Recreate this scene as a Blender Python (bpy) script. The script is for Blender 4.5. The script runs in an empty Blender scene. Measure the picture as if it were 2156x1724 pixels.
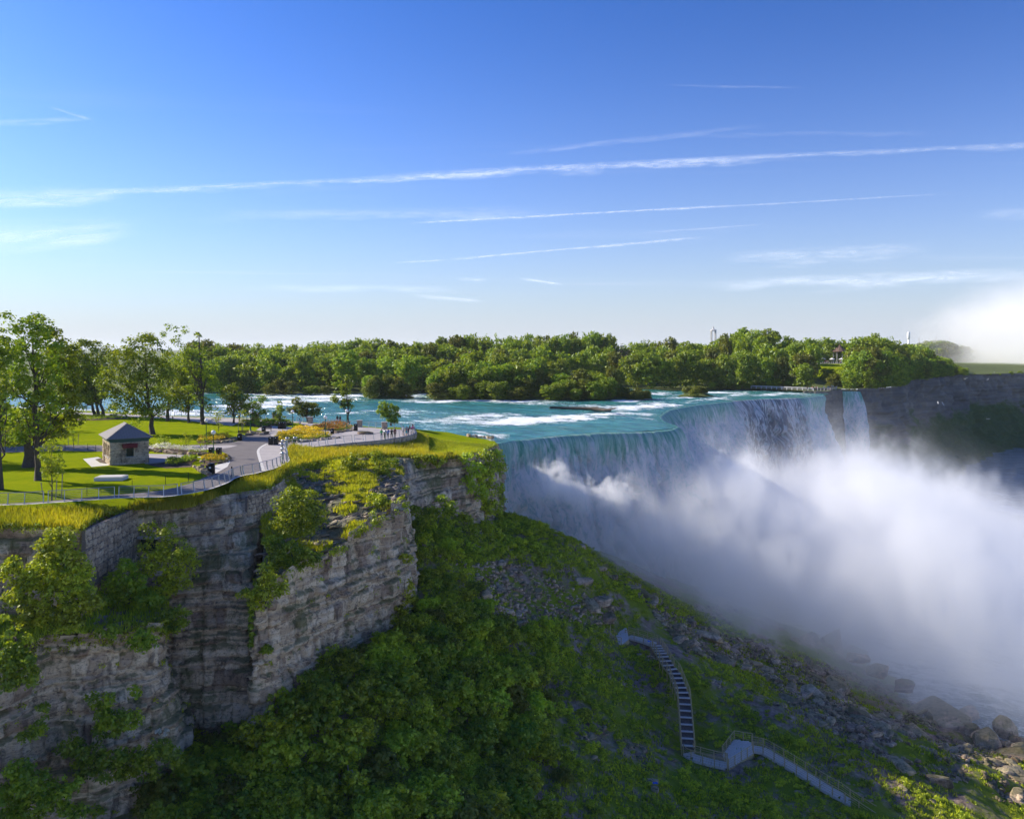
import bpy, math, random
import numpy as np
from mathutils import Vector, Matrix, geometry as mgeo

# ------------------------------------------------------------------ camera, sky, sun, exposure
SC = bpy.context.scene
F, HZ, CX, H = 1692.0, 735.0, 1078.0, 15.0      # focal length, eye level and centre (2156-wide picture), eye height over the park
cam = bpy.data.cameras.new('camera'); camo = bpy.data.objects.new('camera', cam)
SC.collection.objects.link(camo); SC.camera = camo
camo.location = (0, 0, H); camo.rotation_euler = (math.radians(90), 0, 0)
cam.sensor_width = 36; cam.lens = F/2156*36; cam.shift_y = (HZ-862)/2156
cam.clip_start = .5; cam.clip_end = 60000

SUN_EL, SUN_AZ = math.radians(28.5), math.radians(-70)     # azimuth from +Y, negative to the left
sdir = Vector((math.sin(SUN_AZ)*math.cos(SUN_EL), math.cos(SUN_AZ)*math.cos(SUN_EL), math.sin(SUN_EL)))
sl = bpy.data.lights.new('sun', 'SUN'); slo = bpy.data.objects.new('sun', sl); SC.collection.objects.link(slo)
sl.energy = 4.2; sl.angle = math.radians(.6); sl.color = (1, .91, .74)
slo.rotation_euler = sdir.to_track_quat('Z', 'Y').to_euler(); slo.location = (-200, 80, 120)

SC.view_settings.view_transform = 'Standard'; SC.view_settings.look = 'None'
SC.view_settings.exposure = 0.95; SC.view_settings.gamma = 1
SC.render.engine = 'CYCLES'
cy = SC.cycles
cy.use_denoising = True
cy.max_bounces = 16; cy.diffuse_bounces = 5; cy.glossy_bounces = 2; cy.transmission_bounces = 4
cy.transparent_max_bounces = 8; cy.volume_bounces = 14
cy.volume_step_rate = 1.0; cy.volume_max_steps = 256
cy.sample_clamp_indirect = 6

# ------------------------------------------------------------------ node helper
class NT:
    def __init__(s, tree): s.t = tree; s.n = tree.nodes; s.l = tree.links
    def new(s, typ, **kw):
        n = s.n.new(typ)
        for k, v in kw.items(): setattr(n, k, v)
        return n
    def put(s, sock, v):
        if isinstance(v, bpy.types.NodeSocket): s.l.new(v, sock)
        elif v is not None:
            if isinstance(v, (tuple, list)) and len(v) == 3 and sock.type == 'RGBA': v = (*v, 1)
            sock.default_value = v
    def m(s, op, a, b=None, c=None, clamp=False):
        n = s.new('ShaderNodeMath', operation=op, use_clamp=clamp)
        s.put(n.inputs[0], a)
        if b is not None: s.put(n.inputs[1], b)
        if c is not None: s.put(n.inputs[2], c)
        return n.outputs[0]
    def vm(s, op, a, b=None, scale=None):
        n = s.new('ShaderNodeVectorMath', operation=op); s.put(n.inputs[0], a)
        if b is not None: s.put(n.inputs[1], b)
        if scale is not None: s.put(n.inputs['Scale'], scale)
        return n.outputs['Value'] if op in ('DOT_PRODUCT', 'LENGTH', 'DISTANCE') else n.outputs['Vector']
    def ss(s, x, a, b):   # smoothstep a..b -> 0..1
        n = s.new('ShaderNodeMapRange', interpolation_type='SMOOTHSTEP')
        s.put(n.inputs[0], x); s.put(n.inputs[1], a); s.put(n.inputs[2], b); return n.outputs[0]
    def lin(s, x, a, b, c=0., d=1.):
        n = s.new('ShaderNodeMapRange'); s.put(n.inputs[0], x); s.put(n.inputs[1], a); s.put(n.inputs[2], b)
        n.inputs[3].default_value = c; n.inputs[4].default_value = d; return n.outputs[0]
    def mix(s, f, a, b, mode='MIX'):
        n = s.new('ShaderNodeMix', data_type='RGBA', blend_type=mode)
        s.put(n.inputs[0], f); s.put(n.inputs[6], a); s.put(n.inputs[7], b); return n.outputs[2]
    def noise(s, vec=None, scale=1., detail=4., rough=.55, dist=0., color=False):
        n = s.new('ShaderNodeTexNoise'); 
        if vec is not None: s.put(n.inputs['Vector'], vec)
        n.inputs['Scale'].default_value = scale; n.inputs['Detail'].default_value = detail
        n.inputs['Roughness'].default_value = rough; n.inputs['Distortion'].default_value = dist
        return n.outputs['Color' if color else 'Fac']
    def ramp(s, f, stops):
        n = s.new('ShaderNodeValToRGB'); s.put(n.inputs[0], f); e = n.color_ramp.elements
        while len(e) > 1: e.remove(e[0])
        e[0].position = stops[0][0]; e[0].color = (*stops[0][1], 1)
        for p, c in stops[1:]:
            q = e.new(p); q.color = (*c, 1)
        return n.outputs[0]
    def attr(s, name): return s.new('ShaderNodeAttribute', attribute_name=name).outputs['Fac']
    def pos(s): return s.new('ShaderNodeNewGeometry').outputs['Position']
    def scalev(s, v, k): return s.vm('MULTIPLY', v, k)
    def bump(s, h, strength=.5, dist=.1):
        n = s.new('ShaderNodeBump'); n.inputs['Strength'].default_value = strength; n.inputs['Distance'].default_value = dist
        s.put(n.inputs['Height'], h); return n.outputs[0]

# world: Nishita sky, thin clouds and old vapour trails on the dome
w = bpy.data.worlds.new('World'); SC.world = w; w.use_nodes = True
w.cycles.sampling_method = 'MANUAL'; w.cycles.sample_map_resolution = 256
T = NT(w.node_tree); T.n.clear()
sky = T.new('ShaderNodeTexSky', sky_type='NISHITA'); sky.sun_disc = False
sky.sun_elevation = SUN_EL; sky.sun_rotation = SUN_AZ; sky.altitude = 100; sky.air_density = 1.0; sky.dust_density = .6; sky.ozone_density = 2.2
skyc = T.new('ShaderNodeHueSaturation'); skyc.inputs['Saturation'].default_value = 1.22; skyc.inputs['Value'].default_value = 1.0
T.put(skyc.inputs['Color'], sky.outputs[0])
gam = T.new('ShaderNodeGamma'); T.put(gam.inputs[0], skyc.outputs[0]); gam.inputs[1].default_value = 1.3
D = T.new('ShaderNodeTexCoord').outputs['Generated']
D = T.vm('NORMALIZE', D)
def pdir(X, Y): return Vector(((X-CX), F, -(Y-HZ))).normalized()
def pdir(X, Y): return Vector(((X-CX), F, -(Y-HZ))).normalized()
# faint cirrus sheet over the whole dome
sep = T.new('ShaderNodeSeparateXYZ'); T.put(sep.inputs[0], D)
zc = T.m('MAXIMUM', sep.outputs[2], .03)
cc = T.new('ShaderNodeCombineXYZ'); T.put(cc.inputs[0], T.m('DIVIDE', sep.outputs[0], zc)); T.put(cc.inputs[1], T.m('DIVIDE', sep.outputs[1], zc))
cir = T.noise(T.scalev(cc.outputs[0], (.10, .5, 1)), 1.3, 5, .6, .6)
cir = T.m('MULTIPLY', T.ss(cir, .54, .80), T.m('MULTIPLY', T.ss(sep.outputs[2], 0.02, .12), .22))
cloud = cir
# paler, thicker air low over the horizon
hz = T.m('POWER', T.m('SUBTRACT', 1., T.m('MINIMUM', T.m('MAXIMUM', sep.outputs[2], 0.), 1.)), 7.)
base = T.mix(1., gam.outputs[0], (.37, .525, .79), 'MULTIPLY')
base = T.mix(T.m('MULTIPLY', hz, 1.), base, (4.8, 5.1, 5.9))
col = T.mix(cloud, base, (7.2, 7.6, 8.6))
bg = T.new('ShaderNodeBackground'); T.put(bg.inputs[0], col); bg.inputs[1].default_value = .074
ow = T.new('ShaderNodeOutputWorld'); T.l.new(bg.outputs[0], ow.inputs[0])

# ------------------------------------------------------------------ general helpers
COL = SC.collection
def Pd(X, Y, d): return np.array(((X-CX)/F*d, d, H-(Y-HZ)/F*d))
def Pz(X, Y, z=0.):
    d = (H-z)*F/(Y-HZ); return np.array(((X-CX)/F*d, d, z))
def proj(p): return CX+p[0]/p[1]*F, HZ+(H-p[2])/p[1]*F
RNG = np.random.default_rng(7)
_perm = np.random.default_rng(3).random(4096)
def _h(ix, iy, iz=0, seed=0):
    h = (ix.astype(np.int64)*73856093) ^ (iy.astype(np.int64)*19349663) ^ (np.int64(0)+np.asarray(iz).astype(np.int64)*83492791) ^ (seed*2654435761 & 0xffffffff)
    h = (h ^ (h >> 13))*1274126177; h = h ^ (h >> 16)
    return _perm[h & 4095]
def vnoise(x, y, z=None, seed=0):
    x = np.asarray(x, float); y = np.asarray(y, float)+0*x
    z = np.zeros_like(x) if z is None else np.asarray(z, float)+0*x
    x0, y0, z0 = np.floor(x), np.floor(y), np.floor(z)
    fx, fy, fz = x-x0, y-y0, z-z0
    fx, fy, fz = [f*f*(3-2*f) for f in (fx, fy, fz)]
    r = 0
    for i in (0, 1):
        for j in (0, 1):
            for k in (0, 1):
                r = r+_h(x0+i, y0+j, z0+k, seed)*(fx if i else 1-fx)*(fy if j else 1-fy)*(fz if k else 1-fz)
    return r*2-1
def fbm(x, y, z=None, oct=4, seed=0, gain=.5):
    a, s, t = 1., 0., 0.
    for o in range(oct):
        k = 2.03**o
        s = s+a*vnoise(np.asarray(x)*k, np.asarray(y)*k, None if z is None else np.asarray(z)*k, seed+o*17); t += a; a *= gain
    return s/t
def sstep(x, a, b):
    t = np.clip((x-a)/(b-a), 0, 1); return t*t*(3-2*t)
def mesh(name, V, Fc, mats=None, attrs=None, smooth=False, midx=None):
    V = np.ascontiguousarray(V, np.float32); Fc = np.ascontiguousarray(Fc, np.int32)
    me = bpy.data.meshes.new(name); k = Fc.shape[1]
    me.vertices.add(len(V)); me.vertices.foreach_set('co', V.ravel())
    me.loops.add(Fc.size); me.loops.foreach_set('vertex_index', Fc.ravel())
    me.polygons.add(len(Fc)); me.polygons.foreach_set('loop_start', np.arange(0, Fc.size, k, dtype=np.int32))
    me.polygons.foreach_set('loop_total', np.full(len(Fc), k, np.int32))
    if smooth: me.polygons.foreach_set('use_smooth', np.ones(len(Fc), bool))
    for m_ in (mats if isinstance(mats, (list, tuple)) else [mats] if mats else []): me.materials.append(m_)
    if midx is not None: me.polygons.foreach_set('material_index', np.ascontiguousarray(midx, np.int32))
    me.update(calc_edges=True)
    for an, av in (attrs or {}).items():
        dom = 'POINT' if len(av) == len(V) else 'FACE'
        at = me.attributes.new(an, 'FLOAT', dom); at.data.foreach_set('value', np.ascontiguousarray(av, np.float32))
    return me
def obj(name, me, parent=None, loc=None, **props):
    o = bpy.data.objects.new(name, me); COL.objects.link(o)
    if parent is not None: o.parent = parent
    if loc is not None: o.location = tuple(loc)
    for k, v in props.items(): o[k] = v
    return o
def thing(name, label, cat, loc=(0, 0, 0), rz=0, group=None):
    o = obj(name, None, loc=loc, label=label, category=cat); o.rotation_euler = (0, 0, rz); o.empty_display_size = .3
    if group: o['group'] = group
    return o
def dup(root, loc=None, rz=None, scale=None, label=None):
    r = root.copy(); COL.objects.link(r)
    if loc is not None: r.location = tuple(loc)
    if rz is not None: r.rotation_euler = (0, 0, rz)
    if scale is not None: r.scale = (scale,)*3 if np.isscalar(scale) else scale
    if label: r['label'] = label
    for ch in [c for c in root.children]:
        c = ch.copy(); COL.objects.link(c); c.parent = r
        for g in ch.children:
            e = g.copy(); COL.objects.link(e); e.parent = c
    return r
def gridF(nu, nv):
    i = np.arange(nu-1)[:, None]*nv+np.arange(nv-1)[None, :]
    return np.stack([i, i+nv, i+nv+1, i+1], -1).reshape(-1, 4)
class MB:      # gathers boxes, tubes, discs into one mesh
    def __init__(s): s.v = []; s.f = []; s.n = 0
    def add(s, V, Fs):
        s.v.append(np.asarray(V, float)); s.f += [tuple(int(i)+s.n for i in f) for f in Fs]; s.n += len(V); return s
    def box(s, c, d, rz=0., taper=1.):
        x, y, z = [q/2 for q in d]
        P = np.array([(-x, -y, -z), (x, -y, -z), (x, y, -z), (-x, y, -z), (-x*taper, -y*taper, z), (x*taper, -y*taper, z), (x*taper, y*taper, z), (-x*taper, y*taper, z)])
        c_, s_ = math.cos(rz), math.sin(rz); R = np.array([[c_, s_, 0], [-s_, c_, 0], [0, 0, 1]])
        return s.add(P@R+np.array(c), [(0, 3, 2, 1), (4, 5, 6, 7), (0, 1, 5, 4), (1, 2, 6, 5), (2, 3, 7, 6), (3, 0, 4, 7)])
    def tube(s, pts, r, n=6, cap=True):
        pts = np.asarray(pts, float); k = len(pts); r = np.full(k, r) if np.isscalar(r) else np.asarray(r, float)
        t = np.gradient(pts, axis=0); t /= np.linalg.norm(t, axis=1)[:, None]+1e-9
        up = np.array([0, 0, 1.]) if abs(t[0][2]) < .9 else np.array([1., 0, 0])
        V = []
        for i in range(k):
            a = np.cross(t[i], up); a /= np.linalg.norm(a)+1e-9; b = np.cross(t[i], a)
            ang = np.arange(n)*2*math.pi/n
            V.append(pts[i]+r[i]*(np.cos(ang)[:, None]*a+np.sin(ang)[:, None]*b))
        Fs = [(i*n+j, i*n+(j+1) % n, (i+1)*n+(j+1) % n, (i+1)*n+j) for i in range(k-1) for j in range(n)]
        if cap: Fs += [tuple(range(n)), tuple((k-1)*n+j for j in range(n))[::-1]]
        return s.add(np.vstack(V), Fs)
    def lathe(s, c, prof, n=12):
        V = []; c = np.array(c, float)
        for r, z in prof:
            a = np.arange(n)*2*math.pi/n; V.append(np.stack([c[0]+r*np.cos(a), c[1]+r*np.sin(a), np.full(n, c[2]+z)], 1))
        k = len(prof)
        Fs = [(i*n+j, i*n+(j+1) % n, (i+1)*n+(j+1) % n, (i+1)*n+j) for i in range(k-1) for j in range(n)]
        Fs += [tuple(range(n))[::-1], tuple((k-1)*n+j for j in range(n))]
        return s.add(np.vstack(V), Fs)
    def ball(s, c, r, n=8, m=6, sc=(1, 1, 1)):
        return s.lathe(c, [(max(1e-3, r*sc[0]*math.sin(math.pi*i/m)), -r*sc[2]*math.cos(math.pi*i/m)) for i in range(m+1)], n)
    def me(s, name, mat, smooth=False):
        me = bpy.data.meshes.new(name); me.from_pydata(np.vstack(s.v).tolist(), [], s.f); me.materials.append(mat)
        if smooth: me.polygons.foreach_set('use_smooth', np.ones(len(me.polygons), bool))
        me.update(); return me

# ------------------------------------------------------------------ materials
def material(name):
    m_ = bpy.data.materials.new(name); m_.use_nodes = True; t = NT(m_.node_tree); t.n.clear()
    out = t.new('ShaderNodeOutputMaterial'); t.out = out; return m_, t
def principled(t, base, rough=.8, normal=None, spec=.3, **kw):
    b = t.new('ShaderNodeBsdfPrincipled'); t.put(b.inputs['Base Color'], base); t.put(b.inputs['Roughness'], rough)
    b.inputs['Specular IOR Level'].default_value = spec
    if normal is not None: t.put(b.inputs['Normal'], normal)
    for k, v in kw.items(): t.put(b.inputs[k.replace('_', ' ')], v)
    return b.outputs[0]
def simple(name, c, rough=.7, var=.15, scale=6., metallic=0., spec=.3, bumpd=0.):
    m_, t = material(name); n = t.noise(t.new('ShaderNodeTexCoord').outputs['Object'], scale, 5, .6)
    dark = tuple(x*(1-var) for x in c); light = tuple(min(1, x*(1+var)) for x in c)
    colr = t.ramp(n, [(.3, dark), (.7, light)])
    nm = t.bump(n, .6, bumpd) if bumpd else None
    t.l.new(principled(t, colr, rough, nm, spec, Metallic=metallic), t.out.inputs[0]); return m_
def leaf_mat(name, dark, mid, light, trans=.35, hue=.03):
    m_, t = material(name)
    tint = t.attr('tint'); oi = t.new('ShaderNodeObjectInfo').outputs['Random']
    x = t.m('ADD', tint, t.m('MULTIPLY', t.m('SUBTRACT', oi, .5), .3))
    c = t.ramp(x, [(.0, dark), (.5, mid), (1., light)])
    hs = t.new('ShaderNodeHueSaturation'); t.put(hs.inputs['Hue'], t.lin(oi, 0, 1, .5-hue, .5+hue*.5)); t.put(hs.inputs['Value'], t.lin(t.noise(t.pos(), .12, 2), .3, .7, .8, 1.2)); t.put(hs.inputs['Color'], c)
    d = t.new('ShaderNodeBsdfDiffuse'); t.put(d.inputs[0], hs.outputs[0])
    tr = t.new('ShaderNodeBsdfTranslucent'); t.put(tr.inputs[0], t.mix(1., hs.outputs[0], (1.25, 1.15, .45), 'MULTIPLY'))
    gl = t.new('ShaderNodeBsdfGlossy'); gl.inputs[1].default_value = .5; gl.inputs[0].default_value = (.9, .95, 1, 1)
    mx = t.new('ShaderNodeMixShader'); mx.inputs[0].default_value = trans; t.l.new(d.outputs[0], mx.inputs[1]); t.l.new(tr.outputs[0], mx.inputs[2])
    m2 = t.new('ShaderNodeMixShader'); m2.inputs[0].default_value = .03; t.l.new(mx.outputs[0], m2.inputs[1]); t.l.new(gl.outputs[0], m2.inputs[2])
    t.l.new(m2.outputs[0], t.out.inputs[0]); return m_
M = {}
M['leaf'] = leaf_mat('leaf', (.07, .14, .008), (.20, .31, .012), (.40, .46, .018), trans=.42)
M['leaf_dark'] = leaf_mat('leaf_dark', (.06, .12, .010), (.21, .32, .012), (.42, .50, .018), trans=.42)
M['leaf_shrub'] = leaf_mat('leaf_shrub', (.08, .14, .01), (.35, .47, .015), (.62, .68, .03))
M['leaf_bright'] = leaf_mat('leaf_bright', (.14, .24, .010), (.27, .37, .014), (.45, .48, .02))
M['leaf_olive'] = leaf_mat('leaf_olive', (.08, .12, .010), (.16, .19, .014), (.28, .27, .025))
M['leaf_grey'] = leaf_mat('leaf_grey', (.10, .08, .055), (.15, .12, .085), (.2, .16, .12), trans=.1)
M['grass_blade'] = leaf_mat('grass_blade', (.14, .22, .010), (.38, .42, .015), (.66, .58, .03), trans=.45)
M['flower_yellow'] = leaf_mat('flower_yellow', (.10, .18, .01), (.80, .58, .01), (.92, .75, .04), trans=.2, hue=.01)
M['flower_orange'] = leaf_mat('flower_orange', (.07, .14, .015), (.35, .2, .03), (.65, .2, .06), trans=.2, hue=.02)
M['flower_white'] = leaf_mat('flower_white', (.45, .5, .4), (.75, .75, .7), (.85, .85, .8), trans=.2, hue=.01)
M['bark'] = simple('bark', (.075, .06, .05), .9, .35, 3)
M['bark_pale'] = simple('bark_pale', (.32, .28, .23), .9, .25, 3)
# rock in beds
def rock_mat(name, a, b, c, moss=.35, wet=.6):
    m_, t = material(name); P = t.pos()
    blk = t.attr('blk')
    n1 = t.noise(t.scalev(P, (1, 1, 1.6)), .35, 6, .65); n2 = t.noise(t.scalev(P, (1, 1, .45)), 1.1, 6, .7, .5); n3 = t.noise(P, 7., 4, .7)
    base = t.ramp(t.m('ADD', t.m('MULTIPLY', blk, .65), t.m('MULTIPLY', n1, .45)), [(.2, a), (.5, b), (.8, c)])
    n4 = t.noise(t.scalev(P, (1, 1, 2.6)), 2.2, 6, .75, .3)
    base = t.mix(t.m('MULTIPLY', t.ss(n2, .5, .66), .7), base, (.07, .055, .05))
    base = t.mix(t.m('MULTIPLY', t.ss(n2, .50, .36), .45), base, (.55, .46, .36))
    base = t.mix(t.m('MULTIPLY', t.ss(n4, .52, .62), .65), base, (.06, .048, .05))
    base = t.mix(t.lin(n3, .3, .7, .0, .5), base, t.mix(1., base, (.5, .46, .52), 'MULTIPLY'))
    st = t.noise(t.scalev(P, (.04, .04, 1.)), 1.4, 4, .7)
    base = t.mix(t.m('MULTIPLY', t.ss(st, .50, .60), .5), base, t.mix(1., base, (.62, .55, .5), 'MULTIPLY')); base = t.mix(t.m('MULTIPLY', t.ss(st, .45, .36), .3), base, (.72, .62, .48))
    gm = t.noise(P, .23, 5, .7); nz = t.new('ShaderNodeSeparateXYZ'); t.put(nz.inputs[0], t.new('ShaderNodeNewGeometry').outputs['Normal'])
    mf = t.m('MULTIPLY', t.ss(t.m('ADD', gm, t.m('MULTIPLY', nz.outputs[2], .22)), .56, .70), moss)
    base = t.mix(mf, base, t.mix(n3, (.03, .06, .01), (.09, .13, .02)))
    t.l.new(principled(t, base, .85, t.bump(t.m('ADD', n2, t.m('MULTIPLY', n3, .6)), .9, .12), .2), t.out.inputs[0]); return m_
M['cliff'] = rock_mat('cliff', (.34, .24, .16), (.64, .49, .31), (.84, .68, .45), .6)
M['rock'] = rock_mat('rock', (.22, .17, .15), (.42, .34, .275), (.60, .50, .39), .6)
M['boulder'] = rock_mat('boulder', (.26, .18, .13), (.48, .35, .24), (.70, .53, .36), .5)
M['masonry'] = rock_mat('masonry', (.36, .28, .20), (.54, .43, .30), (.70, .57, .40), .0)
M['mortar'] = simple('mortar', (.17, .15, .14), .95, .3, 4)

# ------------------------------------------------------------------ old vapour trails and wisps of cirrus, thin sheets of ice cloud 1.2 km up
m_, t = material('cirrus'); al = t.attr('along'); ac = t.attr('across'); sd = t.attr('seed'); st = t.attr('strength'); half = t.attr('half'); wdt = t.attr('halfwidth'); fl = t.attr('fluff'); ks = t.attr('streak'); tp = t.attr('taper')
cv = t.new('ShaderNodeCombineXYZ'); t.put(cv.inputs[0], t.m('MULTIPLY', t.m('MULTIPLY', al, ks), .16)); t.put(cv.inputs[1], t.m('MULTIPLY', ac, ks)); t.put(cv.inputs[2], sd)
nz = t.noise(cv.outputs[0], 1., 5, .62, .5); nz2 = t.noise(cv.outputs[0], .3, 2, .5)
off = t.m('MULTIPLY', t.m('MULTIPLY', t.m('SUBTRACT', nz2, .5), wdt), t.m('MULTIPLY', fl, 1.3))
d = t.m('DIVIDE', t.m('ABSOLUTE', t.m('SUBTRACT', ac, off)), t.m('MULTIPLY', wdt, t.lin(nz2, .25, .75, .35, 1.)))
core = t.m('SUBTRACT', 1., t.ss(d, .05, 1.))
tex = t.ss(nz, .18, .85)
e = t.m('MULTIPLY', t.m('MULTIPLY', half, 2.), tp); ta = t.m('MULTIPLY', t.ss(t.m('ADD', al, half), 0., e), t.ss(t.m('SUBTRACT', half, al), 0., e))
alpha = t.m('MULTIPLY', t.m('MULTIPLY', core, tex), t.m('MULTIPLY', ta, t.m('MULTIPLY', st, .58)), clamp=True)
df = t.new('ShaderNodeBsdfDiffuse'); df.inputs[0].default_value = (.95, .95, .95, 1); tl = t.new('ShaderNodeBsdfTranslucent'); tl.inputs[0].default_value = (.95, .95, .95, 1)
ad = t.new('ShaderNodeAddShader'); t.l.new(df.outputs[0], ad.inputs[0]); t.l.new(tl.outputs[0], ad.inputs[1])
tr = t.new('ShaderNodeBsdfTransparent'); mx = t.new('ShaderNodeMixShader'); t.put(mx.inputs[0], alpha); t.l.new(tr.outputs[0], mx.inputs[1]); t.l.new(ad.outputs[0], mx.inputs[2])
t.l.new(mx.outputs[0], t.out.inputs[0]); M['cirrus'] = m_
_bi = [0]
def band(a, b, width, strength, edge=.35, fluff=1., seed=0., streak=60., taper=.15, aniso=6.):
    n = a.cross(b).normalized(); m = (a+b).normalized(); tt = (b-a).normalized(); half = tt.dot(b); wd = math.radians(width)
    nu, nv = 60, 5; V = []; AL = []; AC = []; alt = 1200.+_bi[0]*9; _bi[0] += 1
    for i in range(nu):
        al = -half+2*half*i/(nu-1)
        for j in range(nv):
            ac = (j/(nv-1)*2-1)*wd*1.7
            q = m*math.sqrt(max(0, 1-al*al-ac*ac))+tt*al+n*ac; k = alt/max(q.z, .012)
            V.append((q.x*k, q.y*k, H+alt)); AL.append(al); AC.append(ac)
    f = lambda v: np.full(nu*nv, v)
    obj('vapour_trail' if width < .7 else 'cirrus_cloud', mesh('cirrus', V, gridF(nu, nv), M['cirrus'], dict(along=np.array(AL), across=np.array(AC), seed=f(seed), strength=f(strength), half=f(half), halfwidth=f(wd), fluff=f(fluff), streak=f(streak*2.2), taper=f(taper))), kind='structure')
band(pdir(60, 412), pdir(1150, 362), .42, .5, fluff=.9, seed=1, streak=160)
band(pdir(700, 380), pdir(1750, 326), .60, .62, fluff=.9, seed=2, streak=170, taper=.3)
band(pdir(1300, 345), pdir(2500, 290), .34, .42, fluff=.8, seed=3, streak=160, taper=.2)
band(pdir(1000, 332), pdir(1650, 262), .45, .22, seed=4, streak=110, taper=.3)
band(pdir(1400, 285), pdir(2050, 282), .40, .12, seed=5, streak=90, taper=.3)
band(pdir(850, 471), pdir(1560, 432), .16, .75, fluff=.5, seed=6, streak=240, taper=.12)
band(pdir(1350, 445), pdir(2050, 405), .11, .45, fluff=.5, seed=7, streak=240, taper=.3)
band(pdir(380, 458), pdir(1250, 445), .9, .30, seed=8, streak=70, taper=.3)
band(pdir(930, 548), pdir(1500, 498), .17, .68, fluff=.6, seed=9, streak=220, taper=.15)
band(pdir(820, 554), pdir(950, 547), .14, .55, fluff=.5, seed=10, streak=220, taper=.3)
band(pdir(1330, 492), pdir(1640, 470), .12, .30, fluff=.5, seed=11, streak=200, taper=.3)
band(pdir(1500, 545), pdir(1980, 522), .95, .40, seed=12, streak=120, taper=.25, aniso=3)
band(pdir(1450, 602), pdir(2300, 572), .9, .50, seed=13, streak=90, taper=.3)
band(pdir(-200, 430), pdir(290, 415), 1.5, .55, seed=14, streak=60, taper=.3)
band(pdir(-200, 515), pdir(320, 485), 2.0, .5, seed=15, streak=50, taper=.3)
band(pdir(-150, 265), pdir(210, 252), .42, .35, seed=16, streak=90, taper=.35)
band(pdir(100, 225), pdir(200, 255), .2, .4, seed=17, streak=120, taper=.3)
band(pdir(1090, 586), pdir(1190, 600), .2, .5, fluff=.6, seed=18, streak=160, taper=.3)
band(pdir(860, 620), pdir(1030, 636), .25, .4, fluff=.6, seed=19, streak=130, taper=.3)
band(pdir(960, 588), pdir(1030, 590), .3, .3, seed=20, streak=150, taper=.3)
band(pdir(2040, 455), pdir(2350, 440), .8, .32, seed=21, streak=100, taper=.3)
band(pdir(480, 606), pdir(1000, 610), .5, .22, seed=22, streak=100, taper=.3)
band(pdir(1380, 180), pdir(1720, 186), .15, .2, seed=23, streak=140, taper=.3)

# ------------------------------------------------------------------ land
def rbf(P, vals, smooth=0.):
    P = np.asarray(P, float); n = len(P)
    def k(r): return np.where(r > 1e-6, r*r*np.log(r+1e-9), 0)
    K = k(np.linalg.norm(P[:, None]-P[None], axis=2))+np.eye(n)*smooth
    A = np.block([[K, np.c_[np.ones(n), P]], [np.c_[np.ones(n), P].T, np.zeros((3, 3))]])
    wv = np.linalg.solve(A, np.r_[vals, 0, 0, 0])
    def f(x, y):
        x = np.asarray(x, float); sh = x.shape; q = np.c_[x.ravel(), np.asarray(y, float).ravel()]; out = np.zeros(len(q))
        for i in range(0, len(q), 20000):
            b = q[i:i+20000]; out[i:i+20000] = k(np.linalg.norm(b[:, None]-P[None], axis=2))@wv[:n]+wv[n]+b@wv[n+1:]
        return out.reshape(sh)
    return f
def inpoly(x, y, poly):
    x = np.asarray(x, float); y = np.asarray(y, float); r = np.zeros(x.shape, bool); n = len(poly)
    for i in range(n):
        x1, y1 = poly[i][:2]; x2, y2 = poly[(i+1) % n][:2]
        c = ((y1 > y) != (y2 > y)) & (x < (x2-x1)*(y-y1)/(y2-y1+1e-12)+x1); r ^= c
    return r
def distline(x, y, line, closed=False):
    x = np.asarray(x, float); y = np.asarray(y, float); d = np.full(x.shape, 1e9); L = list(line)+([line[0]] if closed else [])
    for (x1, y1), (x2, y2) in zip([p[:2] for p in L[:-1]], [p[:2] for p in L[1:]]):
        vx, vy = x2-x1, y2-y1; t = np.clip(((x-x1)*vx+(y-y1)*vy)/(vx*vx+vy*vy+1e-12), 0, 1)
        d = np.minimum(d, np.hypot(x-x1-t*vx, y-y1-t*vy))
    return d
def densify(line, step):
    out = []
    for a, b in zip(line[:-1], line[1:]):
        a = np.asarray(a, float); b = np.asarray(b, float); n = max(1, int(np.linalg.norm(b-a)/step))
        out += [a+(b-a)*i/n for i in range(n)]
    return np.array(out+[np.asarray(line[-1], float)])
def catmull(P, n=8):
    P = np.asarray(P, float); Q = np.vstack([2*P[0]-P[1], P, 2*P[-1]-P[-2]]); out = []
    for i in range(1, len(Q)-2):
        for t in np.linspace(0, 1, n, endpoint=False):
            out.append(.5*((2*Q[i])+(-Q[i-1]+Q[i+1])*t+(2*Q[i-1]-5*Q[i]+4*Q[i+1]-Q[i+2])*t*t+(-Q[i-1]+3*Q[i]-3*Q[i+1]+Q[i+2])*t**3))
    return np.array(out+[P[-1]])
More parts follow.
